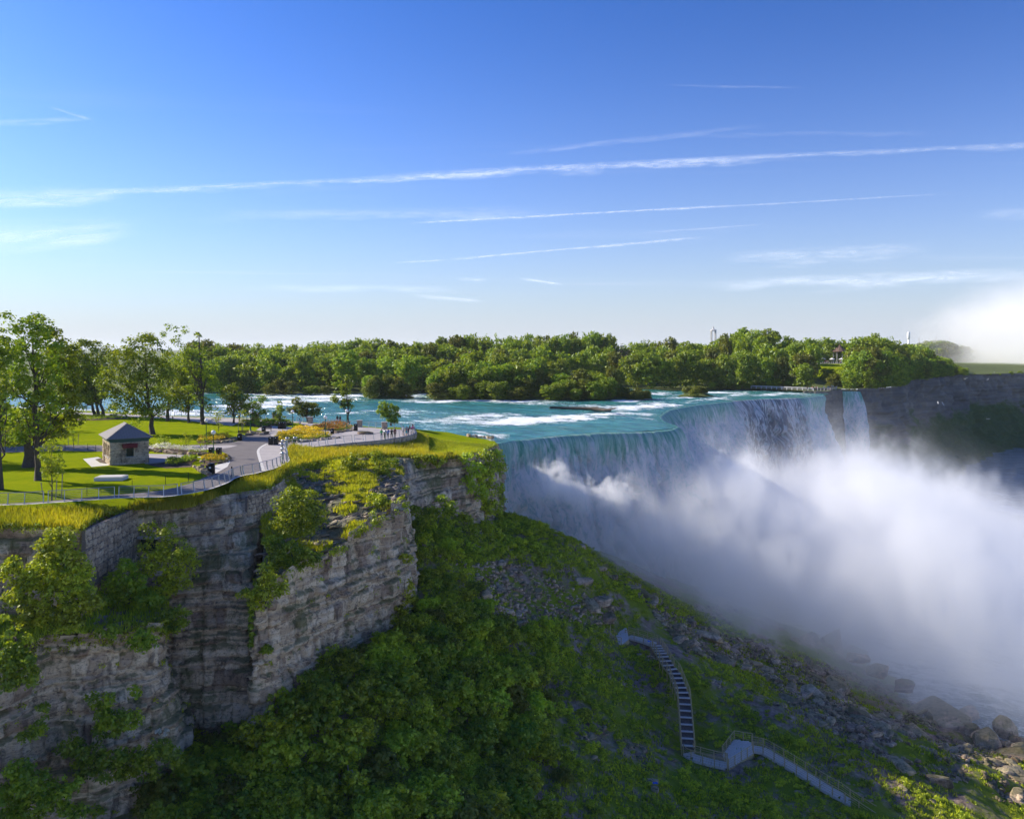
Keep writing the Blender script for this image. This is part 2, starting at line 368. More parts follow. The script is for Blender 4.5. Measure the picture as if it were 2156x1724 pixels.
def polysheet(name, poly, zf, step, mat, **props):
    """a ground sheet that fills a polygon, height from zf(x, y)"""
    b = densify([*poly, poly[0]], step)[:-1, :2]
    xs = np.arange(b[:, 0].min(), b[:, 0].max(), step); ys = np.arange(b[:, 1].min(), b[:, 1].max(), step)
    X, Y = np.meshgrid(xs, ys); X = X.ravel()+RNG.uniform(-.2, .2, X.size)*step; Y = Y.ravel()+RNG.uniform(-.2, .2, Y.size)*step
    k = inpoly(X, Y, b) & (distline(X, Y, b, True) > step*.45); pts = np.vstack([b, np.c_[X[k], Y[k]]])
    n = len(b); r = mgeo.delaunay_2d_cdt([Vector(p) for p in pts], [(i, (i+1) % n) for i in range(n)], [list(range(n))], 1, 1e-4)
    P = np.array([tuple(v) for v in r[0]]); Fc = np.array([f for f in r[2] if len(f) == 3])
    z = zf(P[:, 0], P[:, 1])+0*P[:, 0]
    a = P[Fc]; s = (a[:, 1, 0]-a[:, 0, 0])*(a[:, 2, 1]-a[:, 0, 1])-(a[:, 1, 1]-a[:, 0, 1])*(a[:, 2, 0]-a[:, 0, 0]); Fc[s < 0] = Fc[s < 0][:, ::-1]
    return obj(name, mesh(name, np.c_[P, z], Fc, mat, smooth=True), **props)

# rim of the park, left to right, then the river bank back to the left
RIM_D = [(-420, 1175, -1.2), (-250, 1125, -1.2), (0, 1112, -1.2), (130, 1112, -1.2), (170, 1116, -1.2), (200, 1092, -1.2), (290, 1064, -1.2), (400, 1052, -1.2), (515, 1034, -1.2), (562, 1028, -1.1),
         (592, 1006, -1.0), (640, 980, -1.0), (700, 967, -1.0), (780, 962, -1.2), (840, 961, -1.5), (900, 967, -2.0), (960, 965, -2.2), (1000, 952, -2.4), (1046, 936, -2.8)]
RIM = [Pz(*p) for p in RIM_D]
BANK = [np.array(p) for p in [(-3.5, 157, -2.8), (-8, 161, -2.6), (-13, 162, -1.8), (-18.5, 160, -1.0), (-22.5, 158, -.3), (-25, 153.5, 0), (-30, 158, 0), (-42, 165, 0), (-56, 175, 0), (-76, 181, 0), (-97, 193, 0), (-135, 209, 0), (-240, 245, 0), (-600, 300, 0)]]
PARK = RIM+BANK+[np.array((-600, -60, 0)), np.array((-120, -60, 0)), np.array((-75, 35, -1.2))]
# terrace edge: rail line at the rim side (c2 picture coordinates -> ground)
def c1(x, y, z=0.): return Pz(.25343*x, 632.4+.25343*y, z)
def c2(x, y, z=0.): return Pz(488.7+.25343*x, 661.2+.25343*y, z)
def e1(x, y, z=0.): return Pz(546.2+.16*x, 873.9+.16*y, z)
def e2(x, y, z=0.): return Pz(172.5+.18667*x, 873.9+.18667*y, z)
def e4(x, y, z=0.): return Pz(.14009*x, 793.4+.14009*y, z)
TERR = catmull([e1(x, y) for x, y in [(385, 600), (372, 560), (352, 505), (350, 465), (385, 430), (450, 417), (560, 424), (690, 428), (830, 412), (1000, 392), (1200, 372), (1400, 355), (1600, 335), (1780, 308), (1920, 284), (2010, 260), (2050, 236), (2035, 205), (1985, 186)]], 5)
park_pts = [(p[0], p[1], p[2]) for p in RIM+BANK]
park_pts += [(*Pz(X, Y)[:2], .35) for X, Y in [(-100, 1060), (50, 1030), (200, 1020), (350, 1010), (480, 990), (560, 985), (100, 960), (300, 950), (450, 930), (600, 940), (640, 930), (750, 915), (820, 915), (560, 900), (300, 900)]]
park_pts += [(-100, 150, .4), (-60, 150, .4), (-150, 120, .3), (-110, 90, .3), (-80, 70, .2), (-300, 150, .4)]
park_pts += [(*e1(x, y, -.9)[:2], z) for x, y, z in [(700, 450, -.35), (900, 425, -.7), (1200, 425, -.85), (1500, 405, -.95), (1800, 360, -1.05), (1990, 320, -1.1), (2070, 290, -1.15)]]
_pf = rbf([p[:2] for p in park_pts], [p[2] for p in park_pts], 3.)
def park_z(x, y):
    z = np.minimum(0, _pf(x, y)); x = np.asarray(x, float); y = np.asarray(y, float)
    rough = sstep(-z, .1, .8); return z+rough*.15*fbm(x*.6, y*.6, seed=4)

m_, t = material('lawn'); P = t.pos()
n1 = t.noise(P, .35, 5, .65); n2 = t.noise(P, 3.2, 4, .7); n3 = t.noise(P, 14, 3, .7)
c = t.ramp(n1, [(.3, (.17, .245, .006)), (.5, (.255, .31, .007)), (.72, (.34, .36, .009))])
c = t.mix(t.lin(n2, .3, .7, 0, .45), c, (.13, .20, .006)); c = t.mix(t.lin(n3, .35, .75, 0, .35), c, (.34, .37, .02))
t.l.new(principled(t, c, .9, t.bump(t.m('ADD', n3, n2), 1., .12), .0), t.out.inputs[0]); M['lawn'] = m_
m_, t = material('talus_ground'); P = t.pos()
n1 = t.noise(P, .12, 6, .68); n2 = t.noise(P, .9, 5, .7, .3); n3 = t.noise(P, 5, 4, .7)
c = t.ramp(n2, [(.3, (.12, .08, .06)), (.5, (.28, .20, .165)), (.7, (.46, .36, .28))])
c = t.mix(t.ss(t.m('ADD', n1, t.m('MULTIPLY', n3, .25)), .52, .68), c, t.mix(n3, (.09, .13, .008), (.27, .33, .014)))
t.l.new(principled(t, c, .9, t.bump(t.m('ADD', n2, t.m('MULTIPLY', n3, .4)), 1., .35), .15), t.out.inputs[0]); M['talus'] = m_

polysheet('park_lawn', PARK, park_z, 2.2, M['lawn'], kind='structure')

# ---- cliffs
ZB = np.cumsum(np.random.default_rng(11).choice([.28, .4, .55, .8, 1.1, 1.5], 220))-110
def curtain(name, cols, du=.14, dv=.14, bulge=.9, block=1., dip=0., mat=None, seed=0, bed=1., smooth_cols=True, side=1, parent=None, topfade=1., ragged=0.):
    cols = [np.array([q if len(q) == 3 and isinstance(q, np.ndarray) else (Pd(*q) if q[2] > 20 else Pz(*q)) for q in c]) for c in cols]
    C = np.array(cols)                                  # (ncol, nrow, 3)
    C = np.array([catmull(C[:, j], 6) for j in range(C.shape[1])]).transpose(1, 0, 2) if smooth_cols else C
    C = np.array([catmull(C[i], 5) for i in range(C.shape[0])])
    su = np.r_[0, np.cumsum(np.linalg.norm(np.diff(C[:, C.shape[1]//2], axis=0), axis=1))]; sv = np.r_[0, np.cumsum(np.linalg.norm(np.diff(C.mean(0), axis=0), axis=1))]
    U = np.linspace(0, su[-1], max(4, int(su[-1]/du))); Vv = np.linspace(0, sv[-1], max(4, int(sv[-1]/dv)))
    A = np.array([[np.interp(U, su, C[:, j, k]) for k in range(3)] for j in range(C.shape[1])])      # nrow,3,nU
    B = np.array([[np.interp(Vv, sv, A[:, k, i]) for k in range(3)] for i in range(len(U))]).transpose(0, 2, 1)  # nU,nV,3
    Tn = np.gradient(B, axis=0); Tv = np.gradient(B, axis=1)
    N = np.cross(Tn, Tv); N /= np.linalg.norm(N, axis=2)[..., None]+1e-9
    cen = B[len(U)//2, len(Vv)//2]
    if np.dot(N[len(U)//2, len(Vv)//2], np.array((0, 0, H))-cen) < 0: N = -N
    N = N*side; Nh = N.copy(); Nh[..., 2] *= .35; Nh /= np.linalg.norm(Nh, axis=2)[..., None]+1e-9
    x, y, z = B[..., 0], B[..., 1], B[..., 2]; s = np.broadcast_to(U[:, None], z.shape)
    off = bulge*fbm(s*.11, z*.16, seed=seed, oct=3)+.45*bulge*fbm(s*.45, z*.30, x*.05, seed=seed+5, oct=3)
    zz = z+dip*s+.22*fbm(s*.12, z*.1, seed=seed+2, oct=2)
    k = np.searchsorted(ZB, zz); lo = ZB[np.clip(k-1, 0, 219)]; hi = ZB[np.clip(k, 0, 219)]
    r1 = _h(k, k*0+seed, 1); off = off+(r1-.5)*.6*bed
    wd = .5+1.5*_h(k, k*0+seed, 2); sb = (s+7*_h(k, k*0+seed, 3)+.25*fbm(s*.8, z*.8, seed=seed+8, oct=2))/wd; b = np.floor(sb); fb = sb-b
    r2 = _h(k, b, seed+4); off = off+(r2-.5)*.62*block
    ed = np.minimum(np.minimum(fb, 1-fb)*wd, np.minimum(np.abs(zz-lo), np.abs(hi-zz)))
    off = off-.30*block*(1-sstep(ed, .02, .16))*(.4+.9*_h(k, b, seed+9))
    wid = np.floor((s+2*fbm(s*.1, z*.08, seed=seed+9, oct=2))/3.1); off = off+(_h(wid, wid*0, seed+6)-.5)*1.0*block
    off = off+.16*fbm(s*2.2, z*3, x, seed=seed+3, oct=4)
    rag = (_h(np.floor((s+fbm(s*.2, s*0, seed=seed+12))/1.7), k*0, seed+11)-.35)*ragged*np.exp(-(np.arange(len(Vv))*dv/2.2))[None, :]
    edge = np.minimum(1, np.minimum(np.arange(len(Vv)), 1e9)*dv/1.0)[None, :]*topfade+(1-topfade)
    G = B+Nh*(off*edge)[..., None]
    G[..., 2] += .05*fbm(x*2, y*2, z*2, seed=seed, oct=2)+rag
    Fc = gridF(len(U), len(Vv))
    a = G.reshape(-1, 3)[Fc[len(Fc)//2]]; nn = np.cross(a[1]-a[0], a[2]-a[0])
    if np.dot(nn, N[len(U)//2, len(Vv)//2]) < 0: Fc = Fc[:, ::-1]
    o = obj(name, mesh(name, G.reshape(-1, 3), Fc, mat or M['cliff'], {'blk': _h(k, b, seed+7).ravel()}), kind='structure', parent=parent)
    return o, G
CLIFFS = {}
def zc(X, z, d): return np.array(((X-CX)/F*d, d, z))
_, CLIFFS['upper'] = curtain('cliff_upper_left', [[(-420, 1170, -1.2), zc(-420, -6, 63), zc(-420, -12, 62)], [(-250, 1125, -1.2), zc(-250, -6, 69.5), zc(-250, -12, 69)], [(0, 1112, -1.2), zc(0, -6, 72.3), zc(0, -12, 71.5)],
    [(130, 1112, -1.2), zc(130, -6, 72.3), zc(130, -12, 72)], [(172, 1114, -1.2), zc(174, -6, 72.3), zc(176, -12, 72.5)]], seed=1, bulge=.5)
_, CLIFFS['mid'] = curtain('cliff_middle', [[(284, 1065, -1.2), zc(284, -9, 82), zc(284, -18, 79), zc(284, -30, 78)], [(340, 1058, -1.2), zc(340, -9, 82.5), zc(340, -18, 79.5), zc(340, -30, 78)], [(400, 1052, -1.2), zc(400, -9, 83.5), zc(402, -18, 80), zc(402, -30, 79)],
    [(470, 1043, -1.2), zc(470, -9, 85), zc(470, -18, 80.5), zc(470, -30, 79)], [(515, 1034, -1.2), zc(522, -9, 85), zc(527, -18, 80.5), zc(527, -30, 79)], [(566, 1028, -1.1), zc(556, -9, 91), zc(552, -18, 84), zc(552, -30, 83)], [(598, 1010, -1.1), zc(620, -9, 97), zc(640, -18, 96), zc(640, -30, 96)]], seed=2, bulge=.7)
curtain('cliff_under_masonry', [[(172, 1116, -1.5), zc(174, -7, 72), zc(180, -14, 72)], [(215, 1086, -1.5), zc(215, -7, 76), zc(215, -14, 76)], [(286, 1066, -1.5), zc(286, -7, 83), zc(286, -14, 83)]], seed=12, bulge=.05, block=.2)
_, CLIFFS['low'] = curtain('cliff_lower_left', [[zc(-300, -9.5, 62), zc(-300, -16, 60), zc(-300, -24, 58), zc(-300, -34, 57)], [zc(-120, -9.7, 63), zc(-120, -16, 61.5), zc(-120, -24, 60), zc(-120, -34, 59)], [zc(0, -9.8, 65), zc(0, -16, 64), zc(0, -24, 63), zc(0, -34, 62)], [zc(100, -9.6, 69), zc(100, -16, 68), zc(100, -24, 66), zc(110, -34, 65)],
    [zc(200, -9.7, 70), zc(200, -16, 69), zc(210, -24, 67), zc(220, -34, 66)], [zc(290, -10, 71.5), zc(290, -16, 71), zc(320, -24, 70), zc(335, -34, 69)], [zc(343, -10.5, 73), zc(345, -16, 73), zc(385, -24, 73), zc(392, -34, 73)], [zc(352, -10.8, 76), zc(354, -16, 77), zc(390, -24, 77), zc(398, -34, 77)], [zc(350, -11, 83), zc(352, -16, 83), zc(380, -24, 83), zc(390, -34, 83)]], seed=3, bulge=.9, ragged=1.1)
_, CLIFFS['butt'] = curtain('cliff_buttress', [[zc(552, -9, 84), zc(552, -16, 84), zc(552, -24, 84), zc(552, -32, 84)], [zc(534, -8.2, 76.3), zc(533, -16, 77), zc(528, -24, 78), zc(528, -32, 78)], [zc(560, -8, 76), zc(556, -16, 76.5), zc(552, -24, 77), zc(552, -32, 77)], [zc(605, -7.2, 78), zc(604, -16, 78.5), zc(602, -24, 79), zc(602, -32, 79)],
    [zc(700, -5.9, 85), zc(704, -13, 85), zc(704, -20, 85), zc(704, -32, 86)], [zc(768, -5.0, 90), zc(772, -12, 90), zc(776, -20, 90), zc(776, -32, 90)], [zc(832, -4.0, 96), zc(836, -10, 96), zc(850, -18, 95), zc(850, -32, 95)], [zc(842, -4.1, 101), zc(868, -11, 101), zc(880, -19, 101), zc(880, -32, 101)], [zc(845, -4.3, 109), zc(862, -11, 110), zc(875, -19, 110), zc(875, -32, 110)]], seed=4, bulge=.8, ragged=1.5)
_, CLIFFS['back'] = curtain('cliff_under_lawn', [[(830, 962, -1.4), zc(838, -3.6, 118), zc(846, -8, 114), zc(850, -14, 112)], [(900, 966, -2.0), zc(900, -4.2, 124), zc(903, -9, 121), zc(905, -15, 118)], [(960, 966, -2.2), zc(961, -4, 127.5), zc(964, -9, 126), zc(968, -15, 124)],
    [(1000, 953, -2.4), zc(1004, -5, 133), zc(1010, -11, 131), zc(1018, -17, 130)], [(1046, 936, -2.8), zc(1056, -7, 150), zc(1052, -12, 148), zc(1060, -20, 146)], [(1050, 933, -2.9), zc(1056, -7, 158), zc(1052, -12, 160), zc(1058, -20, 160)]], seed=5, bulge=.8, ragged=.0)
# broken ledge between upper and lower cliff, and the slope from the rim down to the buttress
def patch(name, cols, du=.35, amp=.35, seed=0, mat=None):
    C = np.array([[q if isinstance(q, np.ndarray) else (Pd(*q) if q[2] > 20 else Pz(*q)) for q in c] for c in cols])
    C = np.array([catmull(C[:, j], 6) for j in range(C.shape[1])]).transpose(1, 0, 2); C = np.array([catmull(C[i], 6) for i in range(C.shape[0])])
    su = np.r_[0, np.cumsum(np.linalg.norm(np.diff(C[:, C.shape[1]//2], axis=0), axis=1))]; sv = np.r_[0, np.cumsum(np.linalg.norm(np.diff(C[C.shape[0]//2], axis=0), axis=1))]
    U = np.linspace(0, su[-1], int(su[-1]/du)); Vv = np.linspace(0, sv[-1], max(6, int(sv[-1]/du)))
    A = np.array([[np.interp(U, su, C[:, j, k]) for k in range(3)] for j in range(C.shape[1])])
    B = np.array([[np.interp(Vv, sv, A[:, k, i]) for k in range(3)] for i in range(len(U))]).transpose(0, 2, 1)
    x, y = B[..., 0], B[..., 1]
    tz = B[..., 2]+amp*(fbm(x*.35, y*.35, seed=seed)+.6*fbm(x*1.1, y*1.1, seed=seed+1)); st = np.floor(tz/.45)*.45
    B[..., 2] = tz*.35+.65*(st+.45*sstep(tz-st, .30, .45)) if seed == 22 else tz
    Fc = gridF(len(U), len(Vv)); a = B.reshape(-1, 3)[Fc[len(Fc)//2]]
    if np.cross(a[1]-a[0], a[2]-a[0])[2] < 0: Fc = Fc[:, ::-1]
    obj(name, mesh(name, B.reshape(-1, 3), Fc, mat or M['rock'], {'blk': _h(np.floor(x*1.3), np.floor(y*1.3), seed).ravel()}), kind='structure'); return B
LEDGE = patch('ledge_ground', [[(-300, 1290, 66), zc(-300, -9.2, 64), zc(-300, -9.6, 61.8)], [(-120, 1290, 70), zc(-120, -9.2, 66), zc(-120, -9.7, 62.8)], [(0, 1290, 73), zc(0, -9.2, 68.5), zc(0, -9.8, 64.8)], [(100, 1270, 75), zc(100, -9.0, 71), zc(100, -9.6, 68.8)], [(200, 1225, 81), zc(200, -9., 75), zc(200, -9.7, 69.8)], [(290, 1215, 86), zc(290, -9.3, 77), zc(290, -10, 71.3)], [(350, 1225, 87), zc(350, -10, 80), zc(352, -10.7, 73)]], seed=21)
SCREE = patch('scree_slope_ground', [[zc(560, -1.4, 94), zc(556, -5, 90), zc(552, -8.2, 84), zc(545, -8.3, 77)], [(592, 1006, -1.0), zc(608, -3.4, 96), zc(610, -6, 87), zc(604, -7.3, 78.2)], [(640, 980, -1.0), zc(672, -2.6, 104), zc(690, -4.2, 95), zc(700, -6, 85.2)],
    [(700, 967, -1.0), zc(735, -2.4, 108), zc(760, -3.6, 99), zc(768, -5.1, 90.2)], [(780, 962, -1.2), zc(800, -2.4, 113), zc(826, -3.2, 105), zc(834, -4.1, 96.5)], [(842, 961, -1.6), zc(844, -2.8, 117), zc(846, -3.5, 111), zc(846, -4.4, 104)]], seed=22, amp=.55)

# ---- talus slope down to the river
TAL = [(870, 1150, 108), (960, 1095, 124), (1010, 1105, 131), (1060, 1086, 146), (1120, 1106, 143), (1175, 1128, 140), (1230, 1158, 138), (1190, 1165, 132), (900, 1300, 96), (1000, 1240, 108), (1100, 1245, 117), (1200, 1245, 124), (1290, 1225, 138), (1330, 1250, 138), (1310, 1335, 125), (1430, 1300, 141), (1540, 1370, 140),
       (650, 1420, 81), (600, 1550, 74.5), (500, 1590, 75), (420, 1724, 67), (450, 1560, 78.5), (515, 1575, 78.5), (400, 1575, 78), (560, 1545, 76.5), (620, 1530, 90), (700, 1600, 74), (770, 1375, 90), (850, 1320, 97), (900, 1450, 86), (1000, 1600, 80), (900, 1724, 69), (1100, 1400, 101), (1250, 1450, 104), (1200, 1560, 90), (1200, 1724, 77), (1430, 1500, 108), (1450, 1590, 99),
       (1560, 1590, 100), (1600, 1724, 85), (1450, 1400, 118), (1400, 1360, 123), (1600, 1440, 125), (1700, 1425, 140), (1750, 1500, 118), (1890, 1724, 90), (1740, 1650, 96), (2000, 1600, 109), (2156, 1724, 99), (2150, 1600, 122), (1900, 1470, 149), (1800, 1440, 148), (2010, 1510, 144), (2100, 1545, 139), (1950, 1560, 124)]
TP = [Pd(*q) for q in TAL]+[np.array(q, float) for q in [(0, 30, -34), (45, 30, -42), (-30, 35, -27), (90, 60, -50), (130, 90, -56), (-60, 70, -24), (-70, 100, -14), (-40, 125, -12), (0, 172, -22), (30, 195, -34), (-20, 150, -12), (60, 160, -44), (75, 170, -50), (100, 160, -55), (110, 130, -54), (140, 130, -60), (50, 200, -46), (-90, 50, -24)]]
TP = np.array(TP); _tf = rbf(TP[:, :2], TP[:, 2], 1.)
def talus_z(x, y):
    z = _tf(x, y); wl = sstep(np.asarray(x, float), 20, 60)
    return z+(.5+.5*wl)*fbm(np.asarray(x)*.16, np.asarray(y)*.16, seed=31)+(.28+.3*wl)*fbm(np.asarray(x)*.6, np.asarray(y)*.6, seed=32)+.10*fbm(np.asarray(x)*2.2, np.asarray(y)*2.2, seed=33, oct=3)
xs = np.arange(-75, 140, .68); ys = np.arange(20, 200, .68); GX, GY = np.meshgrid(xs, ys, indexing='ij'); GZ = talus_z(GX, GY)
Ft = gridF(len(xs), len(ys)); obj('talus_slope', mesh('talus_slope', np.stack([GX, GY, GZ], -1).reshape(-1, 3), Ft, M['talus']), kind='structure')

# ---- far shore: big island, small islands, land to the horizon
WZ = -3.0
CREST = np.array([Pz(X, Y, WZ) for X, Y in [(1046, 935), (1075, 929), (1100, 925), (1150, 919.5), (1200, 915), (1300, 908), (1380, 903), (1420, 899)]]+
                 [np.array(p) for p in [(38.8, 193, WZ), (37.6, 203, WZ), (39.5, 214, WZ), (42.5, 226, WZ), (47.5, 240, WZ), (55, 252, WZ), (66, 267, WZ), (79, 281, WZ), (90, 290, WZ), (103.5, 297, WZ), (113, 305, WZ), (122, 316, WZ)]])
_o = Pd(0, 0, 1)
SHORE = [(-600, 330), (-180, 312), (-98, 309), (-60, 312), (-32, 309), (0, 322), (25, 352), (52, 352), (66, 338), (84, 338), (97, 345), (108, 338), (123, 326), (127, 325), (137, 335), (139, 344)]
GTOP = [(149, 346), (160, 352), (178, 372), (222, 448), (250, 476), (296, 532), (365, 575), (450, 625), (600, 700)]
LAND = SHORE+GTOP+[(600, 1500), (-600, 1500)]
def land_z(x, y):
    d = distline(x, y, SHORE+GTOP); x = np.asarray(x, float)
    up = 9.5*sstep(x, 60, 170)*(1-sstep(x, 250, 420))+3.; return -2.1+up*sstep(d, 4, 85)+.5*fbm(x*.05, np.asarray(y)*.05, seed=41)*sstep(d, 2, 20)
M['forest_floor'] = simple('forest_floor', (.085, .11, .02), .95, .35, .3)
polysheet('island_ground', LAND, land_z, 9., M['forest_floor'], kind='structure')
def islet(name, cx, cy, rx, ry, rz=0.):
    a = np.linspace(0, 2*math.pi, 22, endpoint=False); r = 1+.15*fbm(np.cos(a)*2+cx, np.sin(a)*2, seed=5)
    x = rx*r*np.cos(a); y = ry*r*np.sin(a); c_, s_ = math.cos(rz), math.sin(rz)
    poly = [(cx+u*c_-v*s_, cy+u*s_+v*c_) for u, v in zip(x, y)]
    polysheet(name, poly, lambda X, Y: -2.5+.9*sstep(distline(X, Y, poly, True), 0, 3), 1.6, M['forest_floor'], kind='structure')
islet('islet_ground', 10, 287, 41, 11, .03); islet('small_islet_ground', -43, 285, 9, 5); islet('tiny_islet_ground', 69, 301, 7, 4)
for nm, x0, x1, y0, y1 in [('far_land', -9000, 9000, 1500, 14000), ('far_land_left', -9000, -600, -500, 1500), ('far_land_right', 600, 9000, 760, 1500)]:
    obj(nm, mesh(nm, [(x0, y0, -3.2), (x1, y0, -3.2), (x1, y1, -3.2), (x0, y1, -3.2)], [(0, 1, 2, 3)], M['forest_floor']), kind='structure')
# gorge wall below the far island
def wall_cols(line, z0, drop=((-6, .5), (-20, 1.5), (-34, 7), (-52, 26))):
    L = np.array(line, float); tg = np.gradient(L, axis=0); nr = np.stack([tg[:, 1], -tg[:, 0]], 1); nr /= np.linalg.norm(nr, axis=1)[:, None]
    return [[np.array((*p, z0))]+[np.array((*(p+n*o), z)) for z, o in drop] for p, n in zip(L, nr)]
m_, t = material('gorge_rock'); P = t.pos(); sp = t.new('ShaderNodeSeparateXYZ'); t.put(sp.inputs[0], P)
n1 = t.noise(t.scalev(P, (.5, .5, 1.)), .06, 6, .62, .4); n2 = t.noise(t.scalev(P, (.05, .05, 1.)), .55, 4, .6); n3 = t.noise(P, .5, 5, .7)
c = t.ramp(t.m('ADD', t.m('MULTIPLY', n1, .6), t.m('MULTIPLY', n2, .4)), [(.35, (.09, .085, .08)), (.5, (.17, .155, .135)), (.65, (.27, .24, .20))])
gr_ = t.ss(t.m('ADD', t.m('SUBTRACT', n1, .5), t.m('MULTIPLY', t.m('ADD', sp.outputs[2], 22.), -.022)), -.02, .14)
c = t.mix(gr_, c, t.mix(n3, (.05, .085, .03), (.11, .16, .05)))
t.l.new(principled(t, c, .9, t.bump(t.m('ADD', n1, t.m('MULTIPLY', n3, .25)), .8, 1.2), .1), t.out.inputs[0]); M['gorge_rock'] = m_
curtain('gorge_wall', wall_cols(GTOP, -2.1), du=.8, dv=.6, bulge=5., block=.35, bed=1.6, mat=M['gorge_rock'], seed=6)
CB = np.vstack([[(-26, 146, WZ), (-14, 150, WZ)], CREST+0, [(128, 322, WZ), (138.5, 338, WZ), (142, 345, WZ), (150, 346, WZ)]])
UP = np.array((-.86, .51))
LB = CB[:, :2]+UP*.8
curtain('cliff_behind_falls', wall_cols(LB, -3.35, ((-6, -.3), (-20, .4), (-34, 2), (-52, 8))), du=.6, dv=.5, bulge=.5, block=1.4, mat=M['gorge_rock'], seed=7, smooth_cols=False)
curtain('luna_island_cliff', [[np.array((x, y, -1.9)), np.array((x+.3, y-.5, -12)), np.array((x+1, y-1, -25)), np.array((x+2, y-3, -50))] for x, y in [(118, 326), (124, 323.5), (129, 325.5), (135.5, 333), (139.5, 340.5), (140, 348)]], du=.5, dv=.5, bulge=.5, mat=M['gorge_rock'], seed=8)

# ------------------------------------------------------------------ water
def water_mat(name, deep, shallow, foamc=(.82, .86, .88)):
    m_, t = material(name); P = t.pos(); f = t.attr('foam')
    fl = t.new('ShaderNodeCombineXYZ'); sp = t.new('ShaderNodeSeparateXYZ'); t.put(sp.inputs[0], P)
    a = t.m('ADD', t.m('MULTIPLY', sp.outputs[0], .86), t.m('MULTIPLY', sp.outputs[1], -.51)); b = t.m('ADD', t.m('MULTIPLY', sp.outputs[0], .51), t.m('MULTIPLY', sp.outputs[1], .86))
    t.put(fl.inputs[0], t.m('MULTIPLY', a, .45)); t.put(fl.inputs[1], b)
    n1 = t.noise(fl.outputs[0], .35, 6, .7, .6); n2 = t.noise(fl.outputs[0], 1.7, 5, .75, .4)
    c = t.mix(t.ss(n1, .35, .65), deep, shallow)
    g = t.m('ADD', f, t.m('MULTIPLY', t.m('SUBTRACT', t.m('ADD', t.m('MULTIPLY', n1, .55), t.m('MULTIPLY', n2, .55)), .55), 2.6))
    n5 = t.noise(fl.outputs[0], 6., 4, .75, .3); g = t.m('ADD', g, t.m('MULTIPLY', t.m('SUBTRACT', n5, .5), 1.3)); fm = t.ss(g, .34, .66)
    c = t.mix(fm, c, foamc)
    rg = t.m('ADD', t.m('MULTIPLY', fm, .6), .12)
    hgt = t.m('ADD', t.m('MULTIPLY', n1, 1.2), t.m('ADD', n2, t.m('MULTIPLY', fm, .6)))
    t.l.new(principled(t, c, rg, t.bump(hgt, .8, .30), .5), t.out.inputs[0]); return m_
M['river'] = water_mat('river', (.018, .125, .125), (.065, .29, .26))
M['gorge_water'] = water_mat('gorge_water', (.16, .24, .25), (.27, .38, .39))
def arc(P, step):
    P = np.asarray(P, float); s = np.r_[0, np.cumsum(np.linalg.norm(np.diff(P, axis=0), axis=1))]; u = np.arange(0, s[-1], step)
    return np.stack([np.interp(u, s, P[:, k]) for k in range(P.shape[1])], 1), u
cc_ = catmull(CREST, 8); CR, cu = arc(np.vstack([cc_]), .35)
jag = .55*fbm(cu*.22, cu*0, seed=51)+.3*fbm(cu*.9, cu*0, seed=52)
tg = np.gradient(CR, axis=0)[:, :2]; ker = np.ones(25)/25
tg = np.stack([np.convolve(np.pad(tg[:, k], 12, 'edge'), ker, 'valid') for k in (0, 1)], 1); tg /= np.linalg.norm(tg, axis=1)[:, None]
nrm = np.stack([tg[:, 1], -tg[:, 0]], 1)
CR[:, :2] += nrm*jag[:, None]
CR[:, 2] = WZ+.12*fbm(cu*.15, cu*0, seed=53)-.5*np.exp(-((cu-48)/14)**2)
